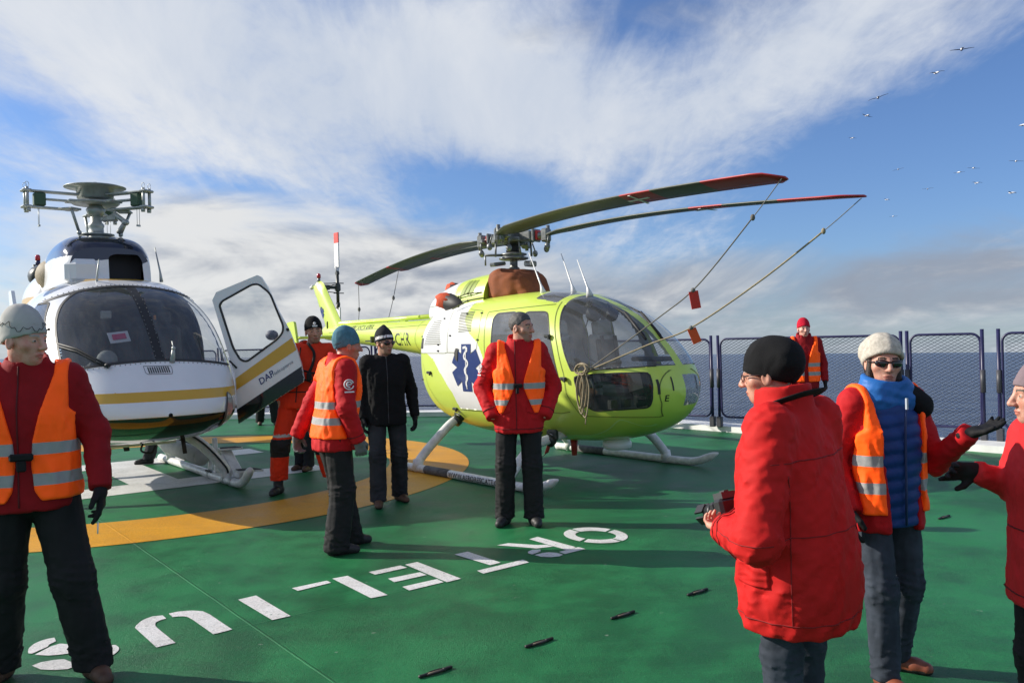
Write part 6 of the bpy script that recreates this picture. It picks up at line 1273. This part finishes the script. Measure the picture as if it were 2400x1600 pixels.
# man in the orange-red coverall
def cov_tr(c): return np.where((c[:, 2] > .38) & (c[:, 2] < .56) & (c[:, 1] > -.02), 1, np.where((c[:, 2] > .575) & (c[:, 2] < .605), 2, 0))
po, J, HR, HC = person('man in an orange-red coverall and black beanie standing behind the open white door', (-2.31, 9.4, 0), (.12, -1), 1.075,
    dict(head=(-.15, .012, 1.62), neck=(-.11, -.015, 1.475), shL=(-.28, -.005, 1.42), shR=(.08, -.005, 1.435), ankL=(-.30, -.06, .09), ankR=(.24, .02, .09), kneeL=(-.20, .03, .49), kneeR=(.20, .09, .49), elR=(.20, -.08, 1.17), wrR=(.20, .0, .95), elL=(-.37, -.06, 1.15), wrL=(-.33, .06, .91), toeR=(.3, 1)), head=(14, -4, 4), hem=.86,
    outfit=dict(jacket=[ORSUIT], trousers=[ORSUIT, CHAR, BAND], hat=[BLKH]),
    opts=dict(hands=dict(L=HANG('L'), R=HANG('R')), bare='LR', hat=dict(tilt=.30, z=.012), tone=(.52, .28, .19), haircol=(.03, .02, .015), leg=(.110, .095, .092), trmat=cov_tr, seed=2, cuff=.14, bulk=1.06, collar=(.11, .04), stubble=True))
JF = LAST['J']; seam_line(po, JF, *ringpts(1.02, -110, 110, 50), CHAR, .006, 'waist_cord'); zz = np.linspace(.92, 1.46, 50); seam_line(po, JF, np.stack([.03-.10*(zz-.92), 0*zz+.5, zz], 1), np.tile((0, -1, 0), (50, 1)), CHAR, .006, 'zip')
m = MB(); m.tube(spline([(-.10, .10, 1.50), (-.16, .14, 1.40), (-.14, .16, 1.28), (-.10, .16, 1.20)], 5), .014, 8); m.box((-.11, .165, 1.17), (.05, .04, .08), bev=.01); m.tube([(-.02, .155, 1.24), (-.20, .15, 1.19)], .010, 6); m.tube([(-.0, .16, 1.17), (-.16, .16, 1.10)], .008, 6); m.box((.06, .15, 1.43), (.09, .02, .03), rot=(.3, 0, .4)); m.obj('harness_strap', CHAR, po)
m = MB(); m.ell(HC+HR @ np.array((0, .100, .085)), (.014, .006, .014)); m.box(HC+HR @ np.array((0, .104, .060)), (.05, .008, .016)); m.obj('hat_emblem', WHTM, po)
m = MB(); m.box((-.245, -.02, 1.38), (.08, .10, .05), rot=(0, -.5, 0), bev=.01); m.obj('shoulder_band', BAND, po)
# man in the teal beanie, seen from behind
pt, J, HR, HC = person('man in a teal beanie and orange vest seen from behind with grey gloves', (-1.40, 6.69, 0), (.86, .51), .99,
    dict(ankR=(.10, -.03, .09), ankL=(-.13, .17, .09), kneeL=(-.115, .09, .49), kneeR=(.10, .03, .49), elR=(.26, .02, 1.13), wrR=(.255, .11, .885), elL=(-.27, -.08, 1.15), wrL=(-.30, -.20, .90), head=(.0, .135, 1.605), toeR=(.15, 1), toeL=(-.1, 1), neck=(0, .065, 1.47), shL=(-.175, .05, 1.425), shR=(.175, .05, 1.425)), head=(-6, -6, 0), hem=.80,
    outfit=dict(jacket=[RED], trousers=[BLKTR], gloves=[GRYG], vest=[vest_mat('orange_vest_teal', [(1.125, 1.18), (1.005, 1.06)])], hat=[TEALH]),
    opts=dict(vest=(.90, None, [(.85, .05), (1.1, .035), (1.2, .04), (1.46, .11)]), hands=dict(R=((.0, .22, -1), (-1, .2, 0), (.9, .95, 1.0, 1.0), .9), L=((-.1, .0, -1), (.8, .5, 0), (.7, .7, .7, .7), .6)), hat=dict(tilt=.36, z=-.004, tall=.012, fold=.004), tone=(.58, .24, .16), bulk=1.06, leg=(.110, .098, .105), seed=3, arm=(.080, .070, .058), cuff=.03))
JF = LAST['J']; cuff_seam(pt, JF, J, 'R', .84, mat('dark_red_seam', (.10, .004, .005), .8), .0035)
logo(pt, J['shR']*.62+J['elR']*.38+np.array((.085, -.005, .0)), (1, -.12, .15), .036)
# man in the black jacket
def bandm(c):
    z = c[:, 2]-.32*c[:, 1]+.006; a = np.arctan2(c[:, 0], c[:, 1]); b = (z > .040) & (z < .068) & (np.abs(a) < 2.0); return np.where(b, np.where(np.abs(np.sin(a*7.3)+.5*np.sin(a*17)) < .33, 2, 1), 0)
pj, J, HR, HC = person('man in a black jacket, jeans and dark sunglasses walking beside the lime tail boom', (-1.27, 8.62, 0), (.30, -1), .985,
    dict(ankR=(.12, .12, .09), ankL=(-.13, -.10, .09), kneeR=(.115, .11, .49), kneeL=(-.115, .03, .49), elL=(-.27, -.07, 1.14), wrL=(-.29, .0, .88), elR=(.25, -.06, 1.14), wrR=(.24, .03, .88), toeL=(-.3, 1)), head=(28, -6, 0), hem=.80,
    outfit=dict(jacket=[BLKJ], trousers=[DENIM2], gloves=[BLKG], boots=BROWNB, hat=[cloth('charcoal_knit', (.025, .026, .03), .9, bump=.5, bscale=240), WHTM, mat('dark_red_print', (.12, .01, .012), .8)], glasses=1),
    opts=dict(hands=dict(L=HANG('L'), R=HANG('R')), hat=dict(tilt=.34, z=.006, point=1, mfn=bandm), tone=(.52, .28, .19), stubble=True, leg=(.100, .085, .088), seed=4, collar=(.10, .03), bulk=1.04))
JF = LAST['J']; zz = np.linspace(.82, 1.48, 60); seam_line(pj, JF, np.stack([0*zz, 0*zz+.5, zz], 1), np.tile((0, -1, 0), (60, 1)), mat('grey_black_zip', (.035, .035, .037), .4), .004, 'zip')
# man in the middle
def hair_mid(q):
    ax = np.abs(q[:, 0]); d = ellp(q, (0, -.020, .042), (.0835, .103, .095)); front = .066+.10*np.maximum(0, ax-.03)*-2.5; low = np.where(q[:, 1] > -.012, np.where(ax > .062, .022-.25*(q[:, 1]), front-.30*np.maximum(0, .075-q[:, 1])), -.035+.7*np.maximum(0, q[:, 1]+.05))
    d = smax(d, low-q[:, 2], .006); return smax(d-folds(q, 75, (1, 1, .5), 1)*.0030, -ellp(q, (0, -.012, .026), (.072, .092, .088)), .003)
pm, J, HR, HC = person('grey haired bareheaded man in an orange vest with his hands in his red jacket pockets', (.04, 7.52, 0), (.0, -1), 1.045,
    dict(head=(-.045, .012, 1.625), neck=(-.02, -.015, 1.48), ankL=(-.105, .03, .09), ankR=(.135, .0, .09), kneeL=(-.10, .03, .49), kneeR=(.12, .02, .49), elL=(-.295, -.08, 1.13), wrL=(-.215, .07, .90), elR=(.295, -.08, 1.13), wrR=(.215, .07, .90), toeL=(-.2, 1), toeR=(.35, 1)), head=(54, -2, 0), hem=.765,
    outfit=dict(jacket=[RED], trousers=[BLKTR], vest=[vest_mat('orange_vest_mid', [(1.125, 1.175), (.995, 1.04)])], hair=[HAIRG]),
    opts=dict(vest=(.93, None, [(.88, .155), (.97, .11), (1.06, .07), (1.14, .036), (1.20, .040), (1.33, .078), (1.47, .12)]), hairf=hair_mid, tone=(.58, .31, .22), haircol=(.07, .06, .05), stubble=True, seed=0, collar=(.108, .085), arm=(.082, .076, .062), leg=(.098, .085, .088), fold=.011, bulk=1.03))
JF = LAST['J']; zz = np.linspace(.80, 1.52, 60); seam_line(pm, JF, np.stack([0*zz+.018, 0*zz+.5, zz], 1), np.tile((0, -1, 0), (60, 1)), mat('dark_red_seam', (.10, .004, .005), .8), .004, 'zip_flap'); seam_line(pm, JF, *ringpts(.80, -95, 95, 50), MATS['dark_red_seam'], .0035, 'hem_cord')
for sd in (-1, 1): surf_patch(pm, JF, sd*24, sd*52, .93, .965, RED, 'pocket_flap', .006, 10, slant=-sd*.06); cuff_seam(pm, JF, J, 'R' if sd > 0 else 'L', .82, MATS['dark_red_seam'], .004)
m = MB(); m.box((0, .175, 1.155), (.08, .02, .035), bev=.008); m.box((.005, .178, 1.12), (.025, .018, .06), bev=.006); m.obj('vest_buckle', BLKG, pm)
logo(pm, J['shR']*.55+J['elR']*.45+np.array((.080, .035, 0)), (1, .45, .2), .034)
# photographer
pp_, J, HR, HC = person('photographer in a black beanie and big red parka seen from behind, holding a camera', (1.03, 3.20, 0), (-.72, .69), .905,
    dict(elL=(-.375, -.03, 1.00), wrL=(-.22, .19, .985), elR=(.33, .03, 1.0), wrR=(.15, .21, .985), shL=(-.21, -.005, 1.41), shR=(.21, -.005, 1.41), head=(.0, .105, 1.605), neck=(0, .035, 1.45), ankL=(-.12, 0, .09), ankR=(.12, .05, .09)), head=(16, -8, 0), hem=.60,
    torso=[(.56, -.01, .250, .20), (.70, -.015, .285, .222), (.86, -.01, .288, .222), (1.02, -.005, .275, .208), (1.2, .0, .262, .190), (1.34, -.005, .248, .160), (1.42, -.012, .192, .120), (1.48, -.012, .09, .085)],
    outfit=dict(jacket=[RED2], trousers=[DENIM], hat=[BLKH], glasses=1), opts=dict(gl='clear', hands=dict(L=((.45, 1, .0), (.35, .1, 1), (.75, .75, .8, .85), .5), R=((-.5, .8, .05), (-.5, -.1, 1), (.8, .8, .8, .8), .5)), thumbL=(1, 1, 0), thumbR=(-1, 1, 0), bare='LR', hat=dict(tilt=.40, z=-.012, slouch=.012, tall=.012), tone=(.58, .30, .21), collar=(.128, .115), coltilt=.45, arm=(.105, .092, .070), fold=.011, seed=1, bulk=1.0, res=.0105, haircol=(.3, .28, .25)))
SEAMR = mat('red_seam', (.24, .006, .006), .8); SEAMD = mat('dark_red_seam', (.10, .004, .005), .8); SEAMK = mat('black_zip', (.012, .012, .012), .5)
JF = LAST['J']; seam_line(pp_, JF, *ringpts(1.285, 105, 258), SEAMR, .0028); seam_line(pp_, JF, *ringpts(.665, -180, 180, 90), SEAMR, .0025); seam_line(pp_, JF, *ringpts(1.0, 60, 300, 70), SEAMR, .0022)
zz = np.linspace(.66, 1.24, 40); a_ = np.radians(-112); seam_line(pp_, JF, np.stack([.5*math.sin(a_)+0*zz, .5*math.cos(a_)+0*zz, zz], 1), np.tile((-math.sin(a_), -math.cos(a_), 0), (40, 1)), SEAMR, .0025)
surf_patch(pp_, JF, -95, -62, .80, .885, RED2, 'pocket_flap', .007); cuff_seam(pp_, JF, J, 'L', .80, SEAMR); cuff_seam(pp_, JF, J, 'L', .93, SEAMR)
m = MB(); m.tube(spline([(-.09, .12, 1.38), (-.135, .05, 1.475), (-.10, -.075, 1.53), (0, -.125, 1.545), (.10, -.075, 1.53), (.135, .05, 1.475), (.08, .16, 1.35)], 6), .020, 8, flat=.25); stp_owner = pp_
cam_pos = pp_.matrix_basis @ Vector((-.04, .30, 1.03))
cm = thing('camera', 'black camera with a long zoom lens held by the photographer in the red parka', 'camera', cam_pos, pp_.rotation_euler.z-.22); cm.rotation_euler.x = -.30; cm.scale = (.84,)*3
m.obj('camera_strap', BLKTR, pp_)
BLKP = mat('black_camera_plastic', (.018, .018, .019), .4, bump=.3, bscale=400); SILV = mat('grey_camera_top', (.07, .072, .075), .5, .2)
m = MB(); m.box((0, -.02, 0), (.135, .060, .095), bev=.014); m.box((-.05, .015, -.005), (.035, .04, .09), bev=.012); m.obj('camera_body', BLKP, cm); m = MB(); m.prism([(-.045, -.045), (.045, -.045), (.035, .02), (-.035, .02)], .045, .075); m.box((0, -.02, .078), (.03, .03, .008)); m.tube([(.05, -.015, .047), (.05, -.015, .062)], .014, 12); m.obj('viewfinder_hump', SILV, cm)
m = MB(); m.tube([(0, .01, -.005), (0, .05, -.005), (0, .051, -.005), (0, .11, -.005)], [.036, .036, .040, .038], 22); m.tube([(0, .06, -.005), (0, .085, -.005)], .0425, 22); m.obj('zoom_lens', BLKP, cm); m = MB()
for i in range(4): a = math.pi/4+i*math.pi/2; m.prism([(.041*math.cos(a-.62), .041*math.sin(a-.62)), (.041*math.cos(a), .041*math.sin(a)), (.041*math.cos(a+.62), .041*math.sin(a+.62)), (.049*math.cos(a+.5), .049*math.sin(a+.5)), (.049*math.cos(a-.5), .049*math.sin(a-.5))], .105, .155, Matrix.Translation((0, 0, -.005)) @ Matrix.Rotation(-math.pi/2, 4, 'X'))
m.obj('lens_hood', BLKP, cm)
# woman in the cream hat
def op_w(P): g = np.interp(P[:, 2], [.7, .9, 1.2, 1.42, 1.5], [.075, .085, .105, .13, .12]); return np.maximum(np.abs(P[:, 0]+.012)-g, -.015-P[:, 1])
pw, J, HR, HC = person('woman in a cream knitted beret and sunglasses with her gloved hand held out', (1.695, 3.98, 0), (.30, -1), .897,
    dict(elL=(-.275, .05, 1.10), wrL=(-.245, .30, 1.275), elR=(.26, -.06, 1.13), wrR=(.25, .04, .90), ankL=(-.13, -.10, .09), ankR=(.10, .10, .09), kneeL=(-.11, .02, .49), kneeR=(.10, .08, .49), toeR=(.1, 1), toeL=(-.75, 1)), head=(-22, -3, -3), hem=.78,
    outfit=dict(jacket=[RED], trousers=[DENIM], gloves=[BLKG], boots=TANB, vest=[vest_mat('orange_vest_woman', [(1.115, 1.17), (.98, 1.035)])], hat=[CREAMH], glasses=1, hair=[HAIRB]),
    opts=dict(open=op_w, vest=(.875, None, [(.80, .115), (1.0, .115), (1.25, .125), (1.46, .145)]), vx=-.012, hands=dict(L=((-.93, .38, .30), (.25, .1, 1), (.18, .2, .25, .35), .15), R=HANG('R')), thumbL=(.4, 1, .3), hairf=lambda q: np.maximum(np.minimum(cap(np.concatenate([np.abs(q[:, :1]), q[:, 1:]], 1), (.066, .018, .05), (.070, .015, -.10), .017, .022), ellp(q, (0, -.05, -.02), (.08, .07, .10))), q[:, 1]-.055), hat=dict(name='beret', tilt=.50, z=.006, slouch=.024, w=.006, fold=.005, rim=2.5, tall=.004), tone=(.60, .33, .24), haircol=(.03, .02, .015), leg=(.095, .080, .075), seed=2, collar=(.125, .03), arm=(.074, .066, .056)))
pf = lambda P: None
PT = [(.80, -.01, .01, .155, .125), (1.0, -.01, .012, .155, .128), (1.2, -.01, .015, .165, .135), (1.36, 0, .01, .160, .120), (1.44, 0, 0, .12, .09), (1.47, 0, 0, .10, .08)]
def puf(P): d = loft(P, PT); return smax(d+.006-.010*np.abs(np.sin(P[:, 2]*48+.6*np.sin(P[:, 0]*9))), .80-P[:, 2], .02)
field_mesh('puffer_jacket', puf, (-.24, -.2, .74), (.24, .22, 1.5), .0085, [BLUEP], pw)
def hoodf(P):
    d = smin(cap(P, (-.06, .02, 1.44), (-.03, .02, 1.53), .105, .098), cap(P, (.06, .02, 1.44), (.03, .02, 1.53), .105, .098), .03); d = smax(d, -cap(P, HC+np.array((0, -.01, -.15)), HC+np.array((0, .03, .03)), .075, .094), .015); d = d-folds(P, 26, (1, 1, 1.4), 1)*.007
    return smax(d, P[:, 2]-(1.56-.25*(P[:, 1]-.02)), .02)
field_mesh('blue_collar', hoodf, (-.24, -.16, 1.3), (.24, .22, 1.66), .0075, [BLUEC], pw)
m = MB(); m.tube([(0.0, .165, 1.40), (0, .158, 1.30), (0, .155, 1.0), (0, .15, .82)], .006, 6); m.obj('zip', mat('navy_zip', (.012, .03, .11), .5), pw); m = MB(); m.box((.0, .172, 1.425), (.010, .010, .055)); m.obj('zip_pull', mat('pale_zip', (.45, .5, .55), .4), pw)
TW = LAST['T']
def flap(sx, w): return lambda P: smax(TW(P)-.040-.004*folds(P, 40, (1, 1, 1), 2), cap(P, (sx*.085, .06, 1.485), (sx*(.10+w), .055, 1.40), .055, .050+.2*w), .012)
field_mesh('black_hood_lining', flap(-1, .085), (-.34, -.15, 1.25), (.02, .28, 1.6), .007, [BLKJ], pw)
# person in the red knitted hat
person('person in a red knitted hat and orange vest standing by the far fence', (4.16, 12.35, 0), (-.15, -1), 1.0,
    dict(elL=(-.27, -.07, 1.14), wrL=(-.27, .04, .89), elR=(.27, -.07, 1.14), wrR=(.24, .08, .90)), head=(6, -2, 0), hem=.78,
    outfit=dict(jacket=[DRED], trousers=[BLKTR], gloves=[BLKG], vest=[vest_mat('orange_vest_far', [(1.09, 1.145), (.965, 1.02)])], hat=[REDH]),
    opts=dict(vest=(.88, None, [(.8, .03), (1.1, .025), (1.25, .05), (1.46, .13)]), hands=dict(L=HANG('L'), R=HANG('R')), hat=dict(tilt=.32, z=.012, tall=.016), tone=(.66, .38, .30), collar=(.115, .09), res=.014, seed=3))
# person at the right edge
pe, J, HR, HC = person('person in a mauve beanie and red jacket pointing with a black glove', (1.885, 3.06, 0), (-1, .10), .845,
    dict(elR=(.21, .06, 1.20), wrR=(.14, .23, 1.275), elL=(-.30, -.06, 1.12), wrL=(-.30, .03, .90), head=(0, .03, 1.615)), head=(-4, -3, 0), hem=.74,
    outfit=dict(jacket=[CRED], trousers=[BLKTR], gloves=[BLKG], hat=[MAUVEH], hair=[mat('light_brown_hair', (.16, .10, .06), .6, bump=.8, bscale=240, bdist=.004)]),
    opts=dict(hands=dict(R=((-.12, 1, .08), (-1, .0, -.2), (.15, .5, .7, .8), .3), L=HANG('L')), hairf=lambda q: np.maximum(ellp(q, (0, -.045, -.005), (.085, .075, .085)), q[:, 1]-.012), hat=dict(tilt=.30, z=.018), tone=(.62, .34, .25), collar=(.12, .10), seed=4, bulk=1.02))
JF = LAST['J']; surf_patch(pe, JF, -80, -38, .80, 1.02, CRED, 'chest_pocket', .006); seam_line(pe, JF, *ringpts(1.06, -140, 30, 50), MATS['dark_red_seam'], .003); seam_line(pe, JF, *ringpts(.79, -140, 60, 60), MATS['dark_red_seam'], .003)
m = MB(); p = J['shL']+np.array((-.085, .05, -.10)); m.box(p, (.004, .03, .03)); m.box(p+np.array((0, .0, -.03)), (.004, .05, .008)); m.obj('chest_logo', WHTM, pe)
# people mostly hidden by the helicopters
person('person walking behind the white helicopter, only dark trouser legs showing under its belly', (-4.85, 12.25, 0), (-.9, -.4), 1.0, dict(ankL=(-.10, .32, .09), ankR=(.10, -.30, .12), kneeL=(-.10, .20, .49), kneeR=(.10, -.05, .50)),
    outfit=dict(jacket=[BLKJ], trousers=[DENIM2], hat=[BLKH]), opts=dict(res=.016, leg=(.10, .085, .085)))
person('bent person far behind the open white door, boots showing below it', (-4.95, 17.3, 0), (.4, -1), .95, dict(ankL=(-.18, .1, .09), ankR=(.12, -.12, .09), kneeL=(-.14, .12, .49), kneeR=(.11, .03, .49), neck=(0, .30, 1.34), head=(0, .42, 1.44), shL=(-.17, .27, 1.29), shR=(.17, .27, 1.29), elL=(-.25, .32, 1.0), elR=(.25, .32, 1.0), wrL=(-.22, .42, .78), wrR=(.22, .42, .78)),
    outfit=dict(jacket=[BLKJ], trousers=[BLKTR], hat=[BLKH], boots=BROWNB), opts=dict(res=.018, leg=(.115, .10, .095)))
person('person hidden behind the man in the coverall, one boot showing beside his knee', (-2.66, 11.05, 0), (-.3, -1), .93, dict(ankL=(-.06, .06, .09), kneeL=(-.08, .05, .49)),
    outfit=dict(jacket=[BLKJ], trousers=[DENIM2], hat=[BLKH], boots=BROWNB), opts=dict(res=.016))
# ------------------------------------------------------------------ gulls
GW = mat('white_plumage', (.72, .72, .72), .8); GG = mat('grey_wing', (.20, .20, .22), .8)
def gull(px, py, d, span, bank, flap, lb):
    p = at(px, py, d); t = thing('gull', lb, 'bird', p, random.Random(int(px)).uniform(-.5, .5), 'gulls over the sea'); t.rotation_euler.y = bank
    m = MB(); m.tube([(0, -.24, 0), (0, -.2, .0), (0, -.05, 0), (0, .1, .0), (0, .18, .02), (0, .24, .015), (0, .29, .0)], [.02, .05, .075, .07, .045, .04, .008], 10); m.prism([(-.05, -.22), (.05, -.22), (.08, -.36), (-.08, -.36)], -.008, .008); v = np.concatenate(m.v)*(span/1.2); m.v = [v]; m.obj('body', GW, t)
    for sd in (-1, 1):
        P = [(0, .06, 0, .10), (.16, .07, .05*flap, .12), (.32, .07, .085*flap, .10), (.48, .02, .06*flap, .065), (.60, -.06, .02*flap, .02)]; V = []
        for x, y, z, c in P: V += [(sd*x, y+c*.5, z), (sd*x, y, z+.012), (sd*x, y-c, z-.004), (sd*x, y, z-.012)]
        F = [[(i*4+k, i*4+(k+1) % 4, i*4+4+(k+1) % 4, i*4+4+k) for k in range(4)] for i in range(4)]; F = np.array(F).reshape(-1, 4); me = raw_mesh('wing', np.array(V)*(span/1.2), [F, np.array([(16, 17, 18, 19)])], GG); link('wing', me, t)
GL = [(2254, 116, 45, 'largest gull high at the right, wings spread level'), (2195, 171, 58, 'gull banking just below the largest gull'), (2058, 229, 52, 'gull with bent wings at the edge of the bright cloud'), (2032, 271, 80, 'gull seen end on below the bright cloud edge'), (1997, 324, 105, 'small dark gull left of the flock in clear blue sky'), (2398, 293, 60, 'gull cut by the right edge of the picture'), (2381, 378, 75, 'white gull near the right edge, level with the middle of the blue'), (2281, 394, 85, 'upper gull of the close pair at the right'), (2247, 404, 80, 'white gull just left of the close pair'), (2289, 429, 85, 'lower gull of the close pair at the right'), (2371, 452, 72, 'white gull above the grey cloud near the right edge'), (2174, 443, 95, 'dark gull skimming the top of the grey cloud'), (2105, 397, 95, 'gull alone between the blade tip and the close pair'), (2078, 468, 115, 'tiny gull just right of the lower blade tip'), (2093, 507, 120, 'lowest tiny gull right of the lower blade tip')]
rg = random.Random(9)
for px, py, d, lb in GL: gull(px, py, d, 1.15, rg.uniform(-.25, .25), rg.uniform(-.2, 1.3), lb)

# ------------------------------------------------------------------ loose pieces of one part become parts of their own
def pieces(co, ed):
    n = len(co); lab = np.arange(n)
    while True:
        m = np.minimum(lab[ed[:, 0]], lab[ed[:, 1]]); l2 = lab.copy(); np.minimum.at(l2, ed[:, 0], m); np.minimum.at(l2, ed[:, 1], m); l2 = l2[l2]
        if (l2 == lab).all(): break
        lab = l2
    u, isl = np.unique(lab, return_inverse=True); k = len(u)
    if k == 1 or k > 400: return None
    lo = np.full((k, 3), 9e9); hi = -lo; np.minimum.at(lo, isl, co); np.maximum.at(hi, isl, co); sz = (hi-lo).max(1)
    gap = np.maximum(0, np.maximum(lo[:, None]-hi[None], lo[None]-hi[:, None])); near = np.sqrt((gap**2).sum(2)) <= np.maximum(.02, .5*np.maximum(sz[:, None], sz[None])); pl_ = np.arange(k)
    while True:
        p2 = np.where(near, pl_[None, :], k).min(1)
        if (p2 == pl_).all(): break
        pl_ = p2
    v, pc = np.unique(pl_, return_inverse=True); return (len(v), pc[isl]) if len(v) > 1 else None
bpy.context.view_layer.update()
for o in list(C.objects):
    if o.type != 'MESH' or o.parent is None or o.data.users > 1 or len(o.data.vertices) > 60000 or o.name.split('.')[0] in ('body', 'fuselage', 'rivet_row', 'wire_mesh', 'louvre', 'panel_seam'): continue
    me = o.data; n = len(me.vertices); co = np.empty(n*3, f32); me.vertices.foreach_get('co', co); co = co.reshape(n, 3); ed = np.empty(len(me.edges)*2, np.int32); me.edges.foreach_get('vertices', ed)
    if not len(ed): continue
    r_ = pieces(co*o.matrix_world.to_scale()[0], ed.reshape(-1, 2))
    if r_ is None or r_[0] > 14: continue
    ls = np.empty(len(me.polygons), np.int32); lt = ls.copy(); mi = ls.copy(); me.polygons.foreach_get('loop_start', ls); me.polygons.foreach_get('loop_total', lt); me.polygons.foreach_get('material_index', mi); lv = np.empty(len(me.loops), np.int32); me.loops.foreach_get('vertex_index', lv); smo = np.empty(len(me.polygons), bool); me.polygons.foreach_get('use_smooth', smo)
    pf_ = r_[1][lv[ls]]; base = o.name.split('.')[0]; mats_ = [m_ for m_ in me.materials]
    def sub(q):
        F = []; MI = []; SM_ = []; used = {}; V = []
        for sz in np.unique(lt):
            k = np.where((pf_ == q) & (lt == sz))[0]
            if not len(k): continue
            f = lv[ls[k][:, None]+np.arange(sz)[None]]; F.append(f); MI.append(mi[k]); SM_.append(smo[k])
        u = np.unique(np.concatenate([f.ravel() for f in F])); mp = np.zeros(n, np.int64); mp[u] = np.arange(len(u)); return raw_mesh(base, co[u], [mp[f] for f in F], mats_, np.concatenate(MI), np.concatenate(SM_))
    for q in range(1, r_[0]):
        c_ = o.copy(); c_.data = sub(q); C.objects.link(c_)
    o.data = sub(0)
